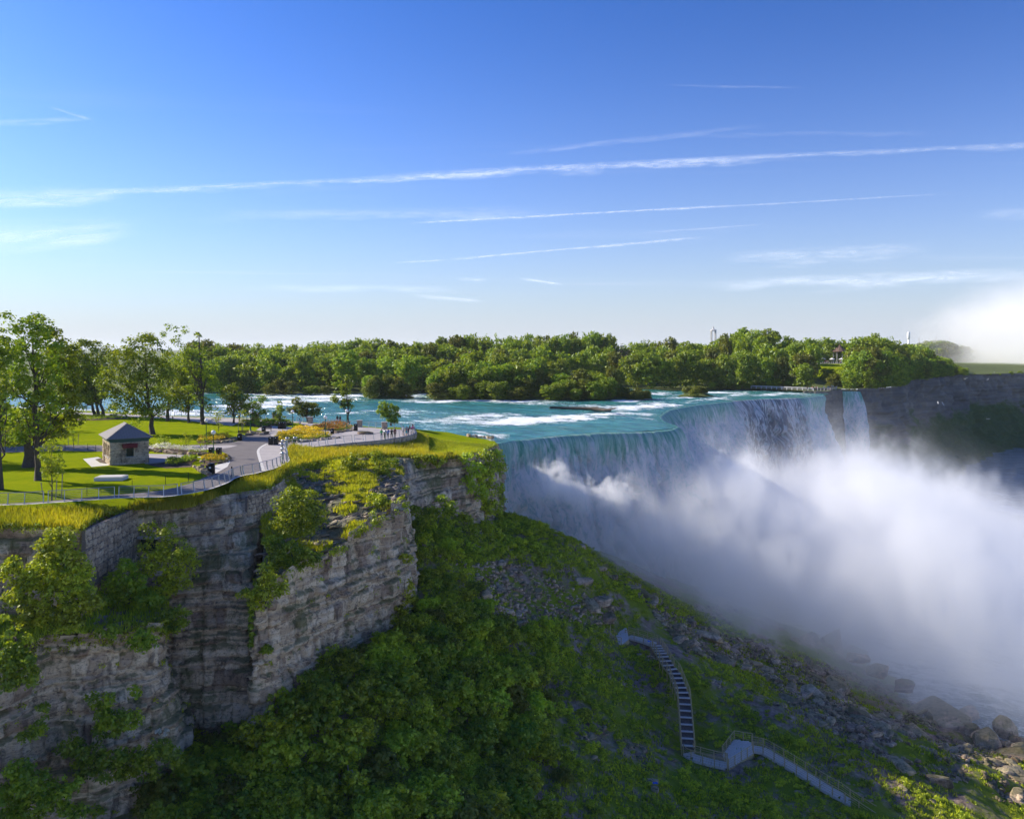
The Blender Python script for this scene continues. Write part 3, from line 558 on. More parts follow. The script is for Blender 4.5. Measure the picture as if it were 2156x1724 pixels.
# river sheet: starts at the crest and runs upstream
left = densify([np.array((-60, 128, WZ)), np.array((-14, 150, WZ)), CR[0]], 1.2)[:-1]
right = densify([CR[-1], np.array((128, 323, WZ)), np.array((139, 339, WZ)), np.array((142.5, 346, WZ)), np.array((146, 346.5, WZ)), np.array((149.5, 347, WZ))], .6)[1:]
EDGE = np.vstack([left, CR, right])
vv = np.r_[0, np.cumsum(np.minimum(.35*1.018**np.arange(420), 2.6))]; vv = vv[vv < 330]
GXr = EDGE[:, None, 0]+UP[0]*vv[None]; GYr = EDGE[:, None, 1]+UP[1]*vv[None]
GZr = EDGE[:, None, 2]+np.minimum(1.0, .004*vv[None]+.25*sstep(vv[None], 0, 6))
ln = lambda L: [Pz(X, Y, -2.4)[:2] for X, Y in L]
STREAK = [(ln([(1030, 890), (1070, 884), (1107, 877), (1196, 874.5), (1285, 869), (1330, 868), (1380, 872), (1425, 868)]), 5., 1.2), (ln([(1107, 880), (1200, 880), (1300, 874), (1400, 882), (1440, 886)]), 3.5, .75),
          (ln([(1300, 845), (1350, 840), (1437, 836), (1520, 838)]), 5, .8), (ln([(1320, 858), (1400, 850), (1440, 858)]), 9, 1.0), (ln([(1370, 868), (1420, 876), (1437, 885)]), 5, 1.2), (ln([(1395, 846), (1440, 852)]), 5, .8),
          (ln([(864, 888), (930, 880), (1035, 872)]), 5, .75), (ln([(930, 890), (1010, 884), (1060, 888)]), 4, .7), (ln([(1000, 872), (1060, 868), (1090, 872)]), 3, .6),
          (ln([(535, 838), (640, 836), (730, 834), (860, 829)]), 9, .75), (ln([(540, 831), (700, 829)]), 9, .7), (ln([(520, 850), (640, 846), (700, 842)]), 6, .7), (ln([(850, 833), (905, 831)]), 8, .9), (ln([(905, 847), (960, 843), (1050, 842)]), 4, .8), (ln([(1055, 843.5), (1120, 844)]), 3, .55),
          (ln([(700, 868), (790, 862), (850, 866)]), 4, .6), (ln([(560, 862), (640, 858)]), 5, .6), (ln([(790, 880), (850, 884)]), 3, .5), (ln([(1010, 906), (1050, 917)]), 2.5, .8), (ln([(990, 912), (1046, 930)]), 1.5, .9), (ln([(1235, 878), (1330, 880)]), 2, .4),
          (ln([(1450, 845), (1545, 832), (1570, 827)]), 5, .7), (ln([(1600, 830), (1660, 826), (1700, 830)]), 7, .8), (ln([(1500, 826), (1560, 824)]), 6, .7), (ln([(1385, 815), (1420, 812)]), 14, .8), (ln([(1380, 826), (1420, 824)]), 8, .6),
          (ln([(150, 880), (360, 870)]), 20, .8), (ln([(350, 872), (560, 852)]), 12, .7), (ln([(-100, 872), (150, 880)]), 20, .8)]
foam = np.zeros_like(GXr)
fa = GXr*.86-GYr*.51; fb = GXr*.51+GYr*.86; brk = .72+.75*fbm(fa*.10, fb*.38, seed=66, oct=4)
wob = 3.0*fbm(GXr*.08, GYr*.08, seed=61, oct=3)
for L, wd, a in STREAK:
    L = catmull(L, 4); d = distline(GXr+wob, GYr+wob, [tuple(p) for p in L]); foam = np.maximum(foam, a*np.exp(-(d/wd)**2)*brk)
foam += .36*np.clip(fbm(fa*.03, fb*.07, seed=62)*2, -1, 1)*sstep(vv[None]+0*GXr, 12, 30)-.05
foam = np.clip(foam+.17*sstep(vv[None]+0*GXr, 8, 30), -.3, 1.3)
foam *= sstep(vv[None]+0*foam, -1, 5)*1.0
GZr = GZr+(.10+.38*np.clip(foam, 0, 1))*fbm(fa*.35, fb*.8, seed=63)*sstep(vv[None], .2, 3)+.22*fbm(fa*.07, fb*.2, seed=64)*sstep(vv[None], 2, 10)
Fr = gridF(*GXr.shape); 
me_ = mesh('river', np.stack([GXr, GYr, GZr], -1).reshape(-1, 3), Fr, M['river'], {'foam': foam.ravel()}, smooth=True); me_.flip_normals()
obj('river', me_, kind='structure')

# falling water
m_, t = material('falling_water'); P = t.pos(); hh = t.attr('fall'); thin = t.attr('thin'); uu = t.attr('run')
cv = t.new('ShaderNodeCombineXYZ'); t.put(cv.inputs[0], uu); t.put(cv.inputs[1], t.m('MULTIPLY', hh, .16))
n1 = t.noise(cv.outputs[0], 1.3, 6, .7, .5); n2 = t.noise(cv.outputs[0], .30, 4, .65, .8)
cv2 = t.new('ShaderNodeCombineXYZ'); t.put(cv2.inputs[0], uu); t.put(cv2.inputs[1], t.m('MULTIPLY', hh, .45)); n3 = t.noise(cv2.outputs[0], 1.1, 7, .75, 1.2)
white = t.mix(t.ss(n3, .34, .56), (.48, .70, .70), (.98, .98, .98))
teal = t.mix(t.ss(n1, .3, .7), (.10, .46, .34), (.58, .88, .76))
g = t.m('ADD', t.m('SUBTRACT', t.m('MULTIPLY', hh, .16), .12), t.m('MULTIPLY', t.m('SUBTRACT', t.m('ADD', n1, n2), 1.), 2.4))
wt = t.ss(t.m('ADD', g, t.m('MULTIPLY', thin, .9)), .0, 1.1)
c = t.mix(wt, teal, white)
dk = t.m('MULTIPLY', t.ss(t.m('ADD', n1, t.m('MULTIPLY', n2, .25)), .70, .58), t.m('MULTIPLY', thin, .75))
c = t.mix(dk, c, (.06, .085, .14))
tl = t.new('ShaderNodeBsdfTranslucent'); t.put(tl.inputs[0], c); mx = t.new('ShaderNodeMixShader'); mx.inputs[0].default_value = .25; t.l.new(principled(t, c, .45, t.bump(t.m('ADD', n3, n1), 1., .7), .3), mx.inputs[1]); t.l.new(tl.outputs[0], mx.inputs[2]); t.l.new(mx.outputs[0], t.out.inputs[0]); M['falls'] = m_
def falls(name, cr, nr, u, zbase, v0, amp, thinf, seed, label, widen=0.):
    n = 130; hs = np.linspace(0, 1, n)**1.25*(cr[:, 2].max()-zbase); h = hs[None]+0*u[:, None]; uu = u[:, None]+0*h
    out = v0*np.sqrt(2*h/9.8)*(1+.10*fbm(uu*.16, h*.02, seed=seed))*(.22+.78*sstep(uu, 0, 14))
    q = sstep(h, .0, 7)
    gv = fbm(uu*.10+.25*fbm(h*.09, uu*.03, seed=seed+20), h*.02, seed=seed+21, oct=2); gr2 = fbm(uu*.33+.2*fbm(h*.15, uu*.05, seed=seed+22), h*.03, seed=seed+23, oct=2)
    lob = fbm(uu*.13, h*.03, seed=seed+1, oct=2)*2.8-2.6*np.exp(-(gv/.035)**2)-1.1*np.exp(-(gr2/.05)**2)+fbm(uu*.6+.6*fbm(uu*.4, h*.1, seed=seed+8, oct=2), h*.075, seed=seed+2, oct=3)*.9+fbm(uu*1.5, h*.42, seed=seed+3, oct=3)*.55
    bil = np.abs(fbm(uu*.45, h*.26, seed=seed+4, oct=3))*1.5*sstep(h, 3, 18)
    out = out+amp*(q*lob*1.15+bil*1.3)*(.4+.6*sstep(uu, 0, 8))
    V = np.stack([cr[:, None, 0]+nr[:, None, 0]*out, cr[:, None, 1]+nr[:, None, 1]*out, cr[:, None, 2]-h], -1)
    V[:, 0] -= [0, 0, .02]
    Fc = gridF(len(u), n)
    me = mesh(name, V.reshape(-1, 3), Fc, M['falls'], {'fall': h.ravel(), 'run': uu.ravel(), 'thin': (thinf(uu)+0*h).ravel()}, smooth=True)
    return obj(name, me, kind='structure')
THU = [cu[np.argmin(np.linalg.norm(CR[:, :2]-np.array(q), axis=1))] for q in ((72, 274), (79, 281), (103.5, 297), (108, 301))]
thinf = lambda u: sstep(u, THU[0], THU[1])*(1-sstep(u, THU[2], THU[3]))
falls('waterfall', CR, nrm, cu, -46, 3.1, 1., thinf, 71, '')
bv = densify([np.array((141.5, 344.5, -3.)), np.array((146, 345.2, -3.1)), np.array((149.5, 345.6, -3.2))], .35); bu = np.arange(len(bv))*.35
bn = np.tile([(.45, -.89)], (len(bv), 1))
falls('waterfall_narrow', bv, bn, bu, -46, 2.6, .5, lambda u: 0*u, 81, '')
print('falls length', cu[-1])

# river in the gorge
xs = np.r_[np.arange(-10, 260, 1.7), np.arange(260, 1200, 8)]; ys = np.r_[np.arange(60, 420, 2.0), np.arange(420, 1300, 8)]; WX, WY = np.meshgrid(xs, ys, indexing='ij')
fo = .58+.5*fbm(WX*.03, WY*.05, seed=91)-.55*sstep(WX, 120, 260)*sstep(WY, 150, 320)-.15*sstep(WY, 260, 420)
for L, wd, a in [([Pz(1990, 1020, -50)[:2], Pz(2080, 1062, -50)[:2], Pz(2156, 1080, -50)[:2], Pz(2300, 1115, -50)[:2]], 5, 1.3), ([Pz(2050, 1180, -50)[:2], Pz(2156, 1215, -50)[:2], Pz(2300, 1250, -50)[:2]], 6, .7)]:
    d = distline(WX, WY+3*fbm(WX*.1, WY*.1, seed=92), [tuple(p) for p in L]); fo = np.maximum(fo, a*np.exp(-(d/wd)**2))
WZg = -50+.5*fbm(WX*.1, WY*.16, seed=93)+.5*np.clip(fo, 0, 1)*fbm(WX*.4, WY*.5, seed=94)
obj('gorge_river', mesh('gorge_river', np.stack([WX, WY, WZg], -1).reshape(-1, 3), gridF(len(xs), len(ys)), M['gorge_water'], {'foam': np.clip(fo, -.3, 1.3).ravel()}, smooth=True), kind='structure')

# ------------------------------------------------------------------ spray
def vol_box(name, lo, hi, fn, aniso=.1, label=None):
    b = MB().box([(a+b)/2 for a, b in zip(lo, hi)], [b-a for a, b in zip(lo, hi)])
    m_, t = material(name); dn = fn(t, t.pos())
    v = t.new('ShaderNodeVolumePrincipled'); t.put(v.inputs['Density'], dn); v.inputs['Color'].default_value = (1, 1, 1, 1); v.inputs['Anisotropy'].default_value = aniso
    t.l.new(v.outputs[0], t.out.inputs['Volume'])
    m_.cycles.volume_step_rate = STEP.get(name, 1.)
    return obj(name, b.me(name, m_), kind='stuff', label=label)
STEP = {'mist': .42, 'mist_plume': .7}
def mist_fn(t, P):
    sp = t.new('ShaderNodeSeparateXYZ'); t.put(sp.inputs[0], P); x, y, z = sp.outputs
    s = t.m('SUBTRACT', t.m('MULTIPLY', x, .788), t.m('MULTIPLY', t.m('SUBTRACT', y, 155.), .616))
    l = t.m('ADD', t.m('MULTIPLY', x, .616), t.m('MULTIPLY', t.m('SUBTRACT', y, 155.), .788))
    n1 = t.noise(t.scalev(P, (1, 1, .7)), .045, 3, .55, .5); n2 = t.noise(t.scalev(P, (1, 1, .6)), .16, 3, .6, .6)
    top = t.m('SUBTRACT', t.m('SUBTRACT', t.m('SUBTRACT', t.m('ADD', -16., t.m('MULTIPLY', t.ss(s, 4., 20.), 9.)), t.m('MULTIPLY', t.ss(l, 60., 130.), 6.)), t.m('MULTIPLY', t.m('MAXIMUM', s, 0.), .13)), t.m('MULTIPLY', t.ss(s, 70., 130.), 20.))
    top = t.m('SUBTRACT', top, t.m('MULTIPLY', t.ss(l, 150., 230.), 24.))
    top = t.m('SUBTRACT', top, t.m('MULTIPLY', t.ss(l, 40., -5.), 4.))
    top = t.m('ADD', top, t.m('MULTIPLY', t.m('SUBTRACT', n1, .5), 60.))
    top = t.m('ADD', top, t.m('MULTIPLY', t.m('SUBTRACT', n2, .5), 32.))
    top = t.m('SUBTRACT', top, t.m('MULTIPLY', t.m('MULTIPLY', t.m('MAXIMUM', t.m('SUBTRACT', s, 24.), 0.), .24), t.ss(l, 58., 112.)))
    dz = t.m('SUBTRACT', top, z)
    n6 = t.noise(t.scalev(P, (1, 1, .55)), .11, 5, .66, .8)
    den = t.m('ADD', t.m('MULTIPLY', t.ss(dz, -4., 14.), .060), t.m('MULTIPLY', t.m('MULTIPLY', t.ss(dz, -14., 10.), .006), t.ss(s, 2., 25.)))
    mk = t.m('MULTIPLY', t.ss(l, -14., 12.), t.m('MULTIPLY', t.ss(s, 150., 60.), t.ss(l, 330., 230.)))
    mk = t.m('MULTIPLY', mk, t.ss(s, -5., 3.)); mk = t.m('MULTIPLY', mk, t.ss(t.m('ADD', t.m('ADD', y, t.m('MULTIPLY', t.m('MAXIMUM', t.m('SUBTRACT', x, 56.), 0.), .6)), t.m('MULTIPLY', t.m('SUBTRACT', n2, .5), 18.)), 140., 154.))
    return t.m('MULTIPLY', t.m('MULTIPLY', den, t.lin(n6, .34, .66, .25, 1.9)), mk)
vol_box('mist', (-14, 112, -51.5), (230, 420, 6), mist_fn)
def puff_fn(c, r, seed):
    def f(t, P):
        q = t.vm('DIVIDE', t.vm('SUBTRACT', P, tuple(c)), tuple(r)); d = t.vm('LENGTH', q)
        n = t.noise(t.vm('ADD', P, (seed*13., 0, 0)), .30, 5, .62, .5)
        return t.m('MULTIPLY', t.ss(t.m('ADD', t.m('SUBTRACT', .62, d), t.m('MULTIPLY', t.m('SUBTRACT', n, .5), 2.4)), .0, .45), .26)
    return f
for i_, (c, r) in enumerate([((7, 148.5, -10), (9, 7, 6.5)), ((13, 151, -13), (8, 6, 6)), ((19, 152, -13), (8, 7, 6.5)), ((52, 188, -17), (14, 10, 11)), ((60, 178, -27), (15, 11, 10))]):
    STEP['spray_cloud'] = .5
    vol_box('spray_cloud', [a-b*1.4 for a, b in zip(c, r)], [a+b*1.4 for a, b in zip(c, r)], puff_fn(c, r, i_))
def plume_fn(t, P):
    sp = t.new('ShaderNodeSeparateXYZ'); t.put(sp.inputs[0], P); x, y, z = sp.outputs
    n1 = t.noise(P, .012, 4, .6, .4); n2 = t.noise(P, .04, 4, .65, .5)
    nn = t.m('ADD', t.m('MULTIPLY', t.m('SUBTRACT', n1, .5), t.m('MULTIPLY', t.ss(z, -10., 50.), 190.)), t.m('MULTIPLY', t.m('SUBTRACT', n2, .5), 60.))
    xl = t.m('ADD', t.m('SUBTRACT', 440., 0.), t.m('MULTIPLY', t.m('MAXIMUM', t.m('SUBTRACT', z, 5.), 0.), .75))
    d1 = t.m('ADD', t.m('SUBTRACT', x, xl), nn)
    fade = t.ss(z, 110., 20.)
    return t.m('MULTIPLY', t.m('MULTIPLY', t.ss(d1, -10., 75.), fade), .022)
vol_box('mist_plume', (340, 655, -49), (760, 940, 125), plume_fn)

# ------------------------------------------------------------------ foliage
def leaves(cen, rad, per, size, rng, squash=.8, updir=.35, tintv=None, jitter=.8, shell=.55):
    """quads spread through clumps; returns verts, faces, tint"""
    cen = np.asarray(cen, float); rad = np.asarray(rad, float); n = len(cen)
    cnt = np.maximum(4, (per*(rad/rad.mean())**1.6)).astype(int); idx = np.repeat(np.arange(n), cnt); N = len(idx)
    d = rng.normal(size=(N, 3)); d /= np.linalg.norm(d, axis=1)[:, None]; d[:, 2] = np.where(rng.random(N) < .5, np.abs(d[:, 2]), d[:, 2])
    r = shell+(1-shell)*rng.random(N); r *= 1+.25*rng.normal(size=N)*.6
    p = cen[idx]+d*(rad[idx]*r)[:, None]*np.array([1, 1, squash])
    nn = d*.8+rng.normal(size=(N, 3))*jitter*.6+np.array([0, 0, updir]); nn /= np.linalg.norm(nn, axis=1)[:, None]
    a = np.cross(nn, rng.normal(size=(N, 3))); a /= np.linalg.norm(a, axis=1)[:, None]+1e-9; b = np.cross(nn, a)
    s = size*(.6+.8*rng.random(N))[:, None]*.5; w_ = .62
    V = np.stack([p-a*s, p-b*s*w_, p+a*s, p+b*s*w_], 1).reshape(-1, 3)
    ct = rng.random(n) if tintv is None else tintv
    ti = np.clip(.55*ct[idx]+.45*rng.random(N), 0, 1)
    return V, np.arange(N*4).reshape(-1, 4), ti
def lobes_to_clumps(lobes, dens, cr, rng):
    """lobes: (x,y,z,rx,ry,rz); clump centres near each lobe's skin"""
    C = []; R = []
    for lx, ly, lz, rx, ry, rz in lobes:
        n = max(3, int(dens*(rx*ry+ry*rz+rx*rz)/3/(cr*cr)))
        d = rng.normal(size=(n, 3)); d /= np.linalg.norm(d, axis=1)[:, None]; r = rng.uniform(.35, 1., n)**.6
        C.append(np.array((lx, ly, lz))+d*r[:, None]*np.array((rx, ry, rz))); R.append(cr*rng.uniform(.6, 1.3, n))
    return np.vstack(C), np.concatenate(R)
def foliage(name, lobes, cr, dens, per, size, mat, seed, **kw):
    rng = np.random.default_rng(seed); C, R = lobes_to_clumps(lobes, dens, cr, rng)
    V, Fc, ti = leaves(C, R, per, size, rng, **kw); return mesh(name, V, Fc, M[mat], {'tint': ti}), C
def limbs(name, base, top, r0, targets, mat, seed, n=7, lean=0., sub=True):
    rng = np.random.default_rng(seed); mb = MB(); base = np.array(base, float); top = np.array(top, float)
    ts = np.linspace(0, 1, 9); mid = base[None]+(top-base)[None]*ts[:, None]; mid[1:-1, :2] += rng.normal(size=(7, 2))*r0*.35
    rr = r0*(.55*np.exp(-ts*9)+1-.72*ts)*.85; mb.tube(mid, rr, 9)
    for q in targets:
        q = np.array(q); hgt = np.clip((q[2]-base[2])/(top[2]-base[2]+1e-6)-.22-.15*rng.random(), .22, .95)
        i = hgt*8; k = int(i); s = mid[k]+(mid[min(8, k+1)]-mid[k])*(i-k); rs = np.interp(hgt, ts, rr)*.5
        m1 = s+(q-s)*.35+np.array([0, 0, -.05*np.linalg.norm(q-s)])+rng.normal(size=3)*.06*np.linalg.norm(q-s); m2 = s+(q-s)*.7+rng.normal(size=3)*.07*np.linalg.norm(q-s)
        mb.tube([s, m1, m2, q], [rs, rs*.7, rs*.45, rs*.12], 5, False)
        if sub:
            for _ in range(2):
                e = m1+(q-m1)*.6+rng.normal(size=3)*.3*np.linalg.norm(q-m1); mb.tube([m1, (m1+e)/2+rng.normal(size=3)*.1, e], [rs*.4, rs*.25, rs*.06], 4, False)
    return mb.me(name, M[mat], True)
def photo_tree(name, label, base, lobes_px, px, mat='leaf', cr=.70, dens=5.5, per=26, size=.36, trunk=.28, seed=0, group=None, cat='tree', depth=.9, bark='bark', toph=.85, **kw):
    """a tree whose lobes are measured as (dx, dz, rx, rz) in picture units of px metres from its foot"""
    rng = np.random.default_rng(seed+500)
    L = []
    for dx, dz, rx, rz in lobes_px:
        L.append((dx*px, rng.uniform(-.5, .5)*rx*px*depth, dz*px, rx*px, rx*px*depth*rng.uniform(.85, 1.15), rz*px))
    th = thing(name, label, cat, base, group=group)
    me, C = foliage('crown', L, cr, dens, per, size, mat, seed, **kw); obj('crown', me, th)
    hi = max(l[2]+l[5]*.4 for l in L); tx = np.average([l[0] for l in L], weights=[l[3] for l in L])
    tg = C[rng.choice(len(C), min(len(C), 16), replace=False)]
    obj('trunk', limbs('trunk', (0, 0, -.3), (tx*.5, 0, hi*toph), trunk, tg, bark, seed), th); return th
def c1t(x, y): return c1(x, y)
def lob(bx, by, items): return [(x-bx, by-y, rx, rz) for x, y, rx, rz in items]
def c1tree(name, label, bx, by, items, **kw):
    b = c1(bx, by); px = .25343*b[1]/F; return photo_tree(name, label, b, lob(bx, by, items), px, **kw)
def c2tree(name, label, bx, by, items, **kw):
    b = c2(bx, by); px = .25343*b[1]/F; return photo_tree(name, label, b, lob(bx, by, items), px, **kw)
PT = 'big trees of the park lawn'
c1tree('broadleaf_tree', 'tallest leafy tree at the left edge, slender grey trunk beside the staked sapling', 315, 1495, [(250, 185, 95, 90), (150, 250, 70, 60), (350, 260, 90, 100), (120, 380, 90, 80), (250, 400, 130, 120), (400, 400, 80, 110), (90, 560, 110, 110), (260, 600, 150, 130), (400, 640, 100, 130), (60, 760, 90, 110), (230, 800, 140, 120), (380, 850, 120, 120), (150, 960, 120, 100), (330, 1040, 90, 90), (100, 1110, 90, 70), (230, 1130, 80, 70), (75, 135, 25, 25)], trunk=.33, seed=1, size=.34, group=PT)
c1tree('broadleaf_tree', 'dark leafy tree with the thickest brown trunk, behind the tallest left tree', 235, 1385, [(450, 330, 100, 120), (530, 460, 110, 130), (420, 520, 120, 120), (560, 640, 120, 120), (460, 760, 130, 130), (590, 820, 110, 110), (500, 940, 140, 100), (380, 1000, 110, 90), (600, 1000, 80, 70), (250, 1000, 120, 90), (420, 1110, 130, 70), (180, 1120, 110, 70), (60, 1150, 90, 60)], trunk=.62, seed=2, mat='leaf_dark', size=.36, group=PT)
c1tree('broadleaf_tree', 'leaning tree cut by the left picture edge, pale grey trunk at the frame', -10, 1570, [(-30, 330, 90, 110), (20, 480, 90, 120), (-60, 650, 120, 130), (10, 800, 90, 120), (-70, 950, 110, 110), (0, 1080, 80, 80), (-90, 480, 90, 90)], trunk=.40, seed=3, size=.34, group=PT)
c1tree('broadleaf_tree', 'round bright green tree behind the stone kiosk, forked trunk on the lawn', 1270, 1112, [(1100, 400, 90, 70), (1250, 360, 100, 60), (1180, 340, 70, 40), (1000, 480, 110, 70), (1150, 490, 140, 90), (1310, 470, 100, 80), (930, 600, 120, 80), (1080, 640, 150, 90), (1250, 620, 140, 100), (1380, 640, 70, 70), (900, 750, 90, 60), (1020, 790, 130, 80), (1200, 800, 150, 90), (1340, 800, 100, 80), (960, 890, 80, 40), (1120, 920, 130, 50), (1290, 920, 110, 50), (840, 680, 60, 40)], trunk=.42, seed=4, size=.42, cr=1.0, mat='leaf', group=PT)
c1tree('broadleaf_tree', 'tall ragged tree with bare spiky top branches, between kiosk and river', 1690, 1030, [(1420, 240, 45, 40), (1370, 290, 28, 25), (1480, 340, 45, 50), (1530, 260, 30, 28), (1645, 260, 26, 55), (1650, 350, 40, 45), (1560, 420, 60, 50), (1690, 430, 50, 60), (1500, 500, 70, 60), (1620, 560, 80, 80), (1740, 580, 60, 80), (1690, 680, 90, 80), (1570, 690, 70, 80), (1780, 720, 45, 70), (1650, 820, 90, 70), (1720, 900, 70, 50)], trunk=.42, seed=5, size=.40, cr=.8, dens=3., mat='leaf_dark', toph=.95, group=PT)
c1tree('broadleaf_tree', 'dark spreading tree far back on the lawn, left of the round bright tree', 855, 968, [(600, 420, 90, 80), (700, 400, 90, 70), (820, 400, 80, 60), (920, 430, 60, 50), (640, 530, 120, 90), (780, 530, 120, 90), (700, 660, 130, 90), (840, 650, 110, 80), (620, 760, 120, 80), (760, 790, 110, 60), (900, 520, 70, 70)], trunk=.36, seed=6, size=.45, cr=.95, mat='leaf_dark', group=PT)
c1tree('broadleaf_tree', 'dark tree with a straight trunk, middle one of three behind the kiosk', 822, 962, [(560, 560, 100, 100), (690, 560, 100, 80), (800, 620, 80, 70), (640, 700, 120, 90), (850, 760, 80, 60), (740, 820, 80, 50)], trunk=.34, seed=7, size=.45, cr=.95, mat='leaf_dark', group=PT)
c1tree('broadleaf_tree', 'shady tree at the left end of the three trunks near the river walk', 798, 958, [(520, 480, 90, 90), (500, 640, 110, 100), (620, 620, 90, 90), (560, 800, 120, 80), (660, 860, 70, 50), (780, 800, 60, 60)], trunk=.34, seed=8, size=.45, cr=.95, mat='leaf_dark', group=PT)
c1tree('broadleaf_tree', 'dense tree close behind the ragged tree, trunk right of the round one', 1395, 1002, [(1420, 500, 80, 70), (1370, 600, 100, 90), (1450, 620, 80, 90), (1400, 740, 110, 90), (1490, 760, 80, 80), (1420, 860, 90, 60)], trunk=.36, seed=9, size=.42, cr=1., mat='leaf_dark', group=PT)
c1tree('broadleaf_tree', 'slim tree with yellow green leaves just left of the ragged tree', 1572, 1015, [(1500, 560, 80, 80), (1560, 640, 80, 80), (1500, 740, 80, 80), (1590, 800, 80, 70), (1540, 880, 70, 50)], trunk=.26, seed=10, size=.42, cr=.9, group=PT)
c1tree('broadleaf_tree', 'yellow green tree standing before the white rapids at the river rail', 1940, 1020, [(1920, 720, 55, 40), (1880, 780, 60, 45), (1970, 790, 60, 50), (2040, 820, 60, 35), (1900, 850, 60, 40), (1980, 880, 80, 45), (2060, 890, 50, 35), (1910, 930, 50, 30)], trunk=.22, seed=11, size=.36, cr=.7, group=PT)
c1tree('broadleaf_tree', 'small dark tree at the river rail, right of the yellow green tree', 2085, 1030, [(2090, 870, 45, 35), (2140, 880, 40, 30), (2060, 930, 50, 30), (2120, 950, 60, 30), (2180, 830, 40, 35), (2190, 930, 40, 25)], trunk=.13, seed=12, size=.32, cr=.6, mat='leaf_dark', group=PT)
# trees past the left picture edge whose shade falls across the lawn
for i, (x, y, h_, r_) in enumerate([(-82, 108, 15, 4.0), (-92, 128, 17, 5.0), (-104, 150, 17, 5.5), (-118, 170, 17, 6)]):
    rr = np.random.default_rng(i)
    photo_tree('broadleaf_tree', ['leafy tree nearest the lawn corner beyond the left frame', 'tall leafy tree beyond the left frame, level with the kiosk', 'tall broad tree beyond the left frame towards the river', 'short leafy tree beyond the left frame by the railing', 'far broad tree beyond the left frame on the river walk'][i],
               (x, y, 0), [(rr.uniform(-.5, .5)*r_, h_*f, r_*s, h_*.12) for f, s in [(.9, .4), (.78, .7), (.68, .9), (.55, 1.), (.45, .8), (.7, .5), (.6, .8)]], 1., trunk=.35, seed=30+i, size=.6, cr=1.2, per=18, group=PT)
RT = 'small trees along the river rail'
c2tree('conifer_tree', 'small dark feathery tree beside the river rail left of the spreading tree', 402, 912, [(385, 735, 18, 18), (375, 775, 35, 16), (395, 805, 45, 14), (375, 830, 48, 13), (395, 860, 50, 12), (385, 885, 60, 10)], trunk=.10, seed=13, size=.30, cr=.45, mat='leaf_dark', group=RT, dens=3)
c2tree('broadleaf_tree', 'low wide spreading tree with two yellow green crowns over the river rail', 630, 880, [(530, 730, 40, 28), (500, 790, 50, 25), (580, 760, 60, 35), (650, 770, 60, 32), (700, 800, 35, 35), (610, 820, 70, 22), (560, 800, 50, 20), (680, 825, 45, 18)], trunk=.30, seed=14, size=.34, cr=.6, mat='leaf_olive', group=RT)
c2tree('broadleaf_tree', 'tall thin crooked tree rising above the rapids behind a green lamp post', 968, 898, [(960, 545, 28, 35), (930, 610, 40, 25), (975, 600, 30, 25), (890, 660, 45, 22), (950, 660, 40, 25), (840, 700, 42, 18), (900, 720, 50, 20), (985, 710, 25, 18), (950, 740, 50, 18), (985, 760, 20, 25), (930, 765, 40, 15)], trunk=.20, seed=15, size=.33, cr=.5, mat='leaf_dark', dens=3.2, group=RT, toph=.95)
c2tree('broadleaf_tree', 'round bushy tree on the terrace bank right beside the rapids', 1320, 915, [(1250, 760, 45, 25), (1310, 770, 45, 28), (1360, 790, 38, 25), (1240, 800, 35, 25), (1300, 820, 70, 40), (1370, 835, 30, 25), (1260, 845, 45, 25), (1330, 870, 55, 28), (1350, 900, 40, 16)], trunk=.20, seed=16, size=.30, cr=.5, mat='leaf', group=RT)
# young staked trees on the lawn
YT = 'young staked trees'
def stakes(base, pts):
    for (dx, dy, h_, lx) in pts:
        o = obj('wooden_stake', MB().tube([(0, 0, -.1), (lx, 0, h_)], .045, 5).me('wooden_stake', M['bark_pale']), loc=np.array(base)+(dx, dy, 0))
        o['label'] = f'pale wooden stake leaning beside the young tree, {"left" if dx < 0 else "right"} of its stem'; o['category'] = 'stake'; o['group'] = 'stakes of the young trees'
s = c1tree('young_tree', 'staked yellow green sapling in front of the tall left trees', 430, 1642, [(420, 1190, 50, 35), (370, 1250, 45, 30), (440, 1240, 50, 35), (480, 1300, 45, 30), (380, 1320, 50, 28), (440, 1330, 60, 35), (500, 1360, 45, 28), (370, 1390, 40, 28), (450, 1410, 70, 28), (430, 1450, 55, 22), (520, 1420, 28, 20)], trunk=.07, seed=20, size=.20, cr=.36, mat='leaf_bright', group=YT, dens=3.2, toph=.9)
stakes(s.location, [(-.9, .1, 1.6, -.25), (.45, -.1, 1.8, .12), (.7, .5, 2.4, .1)])
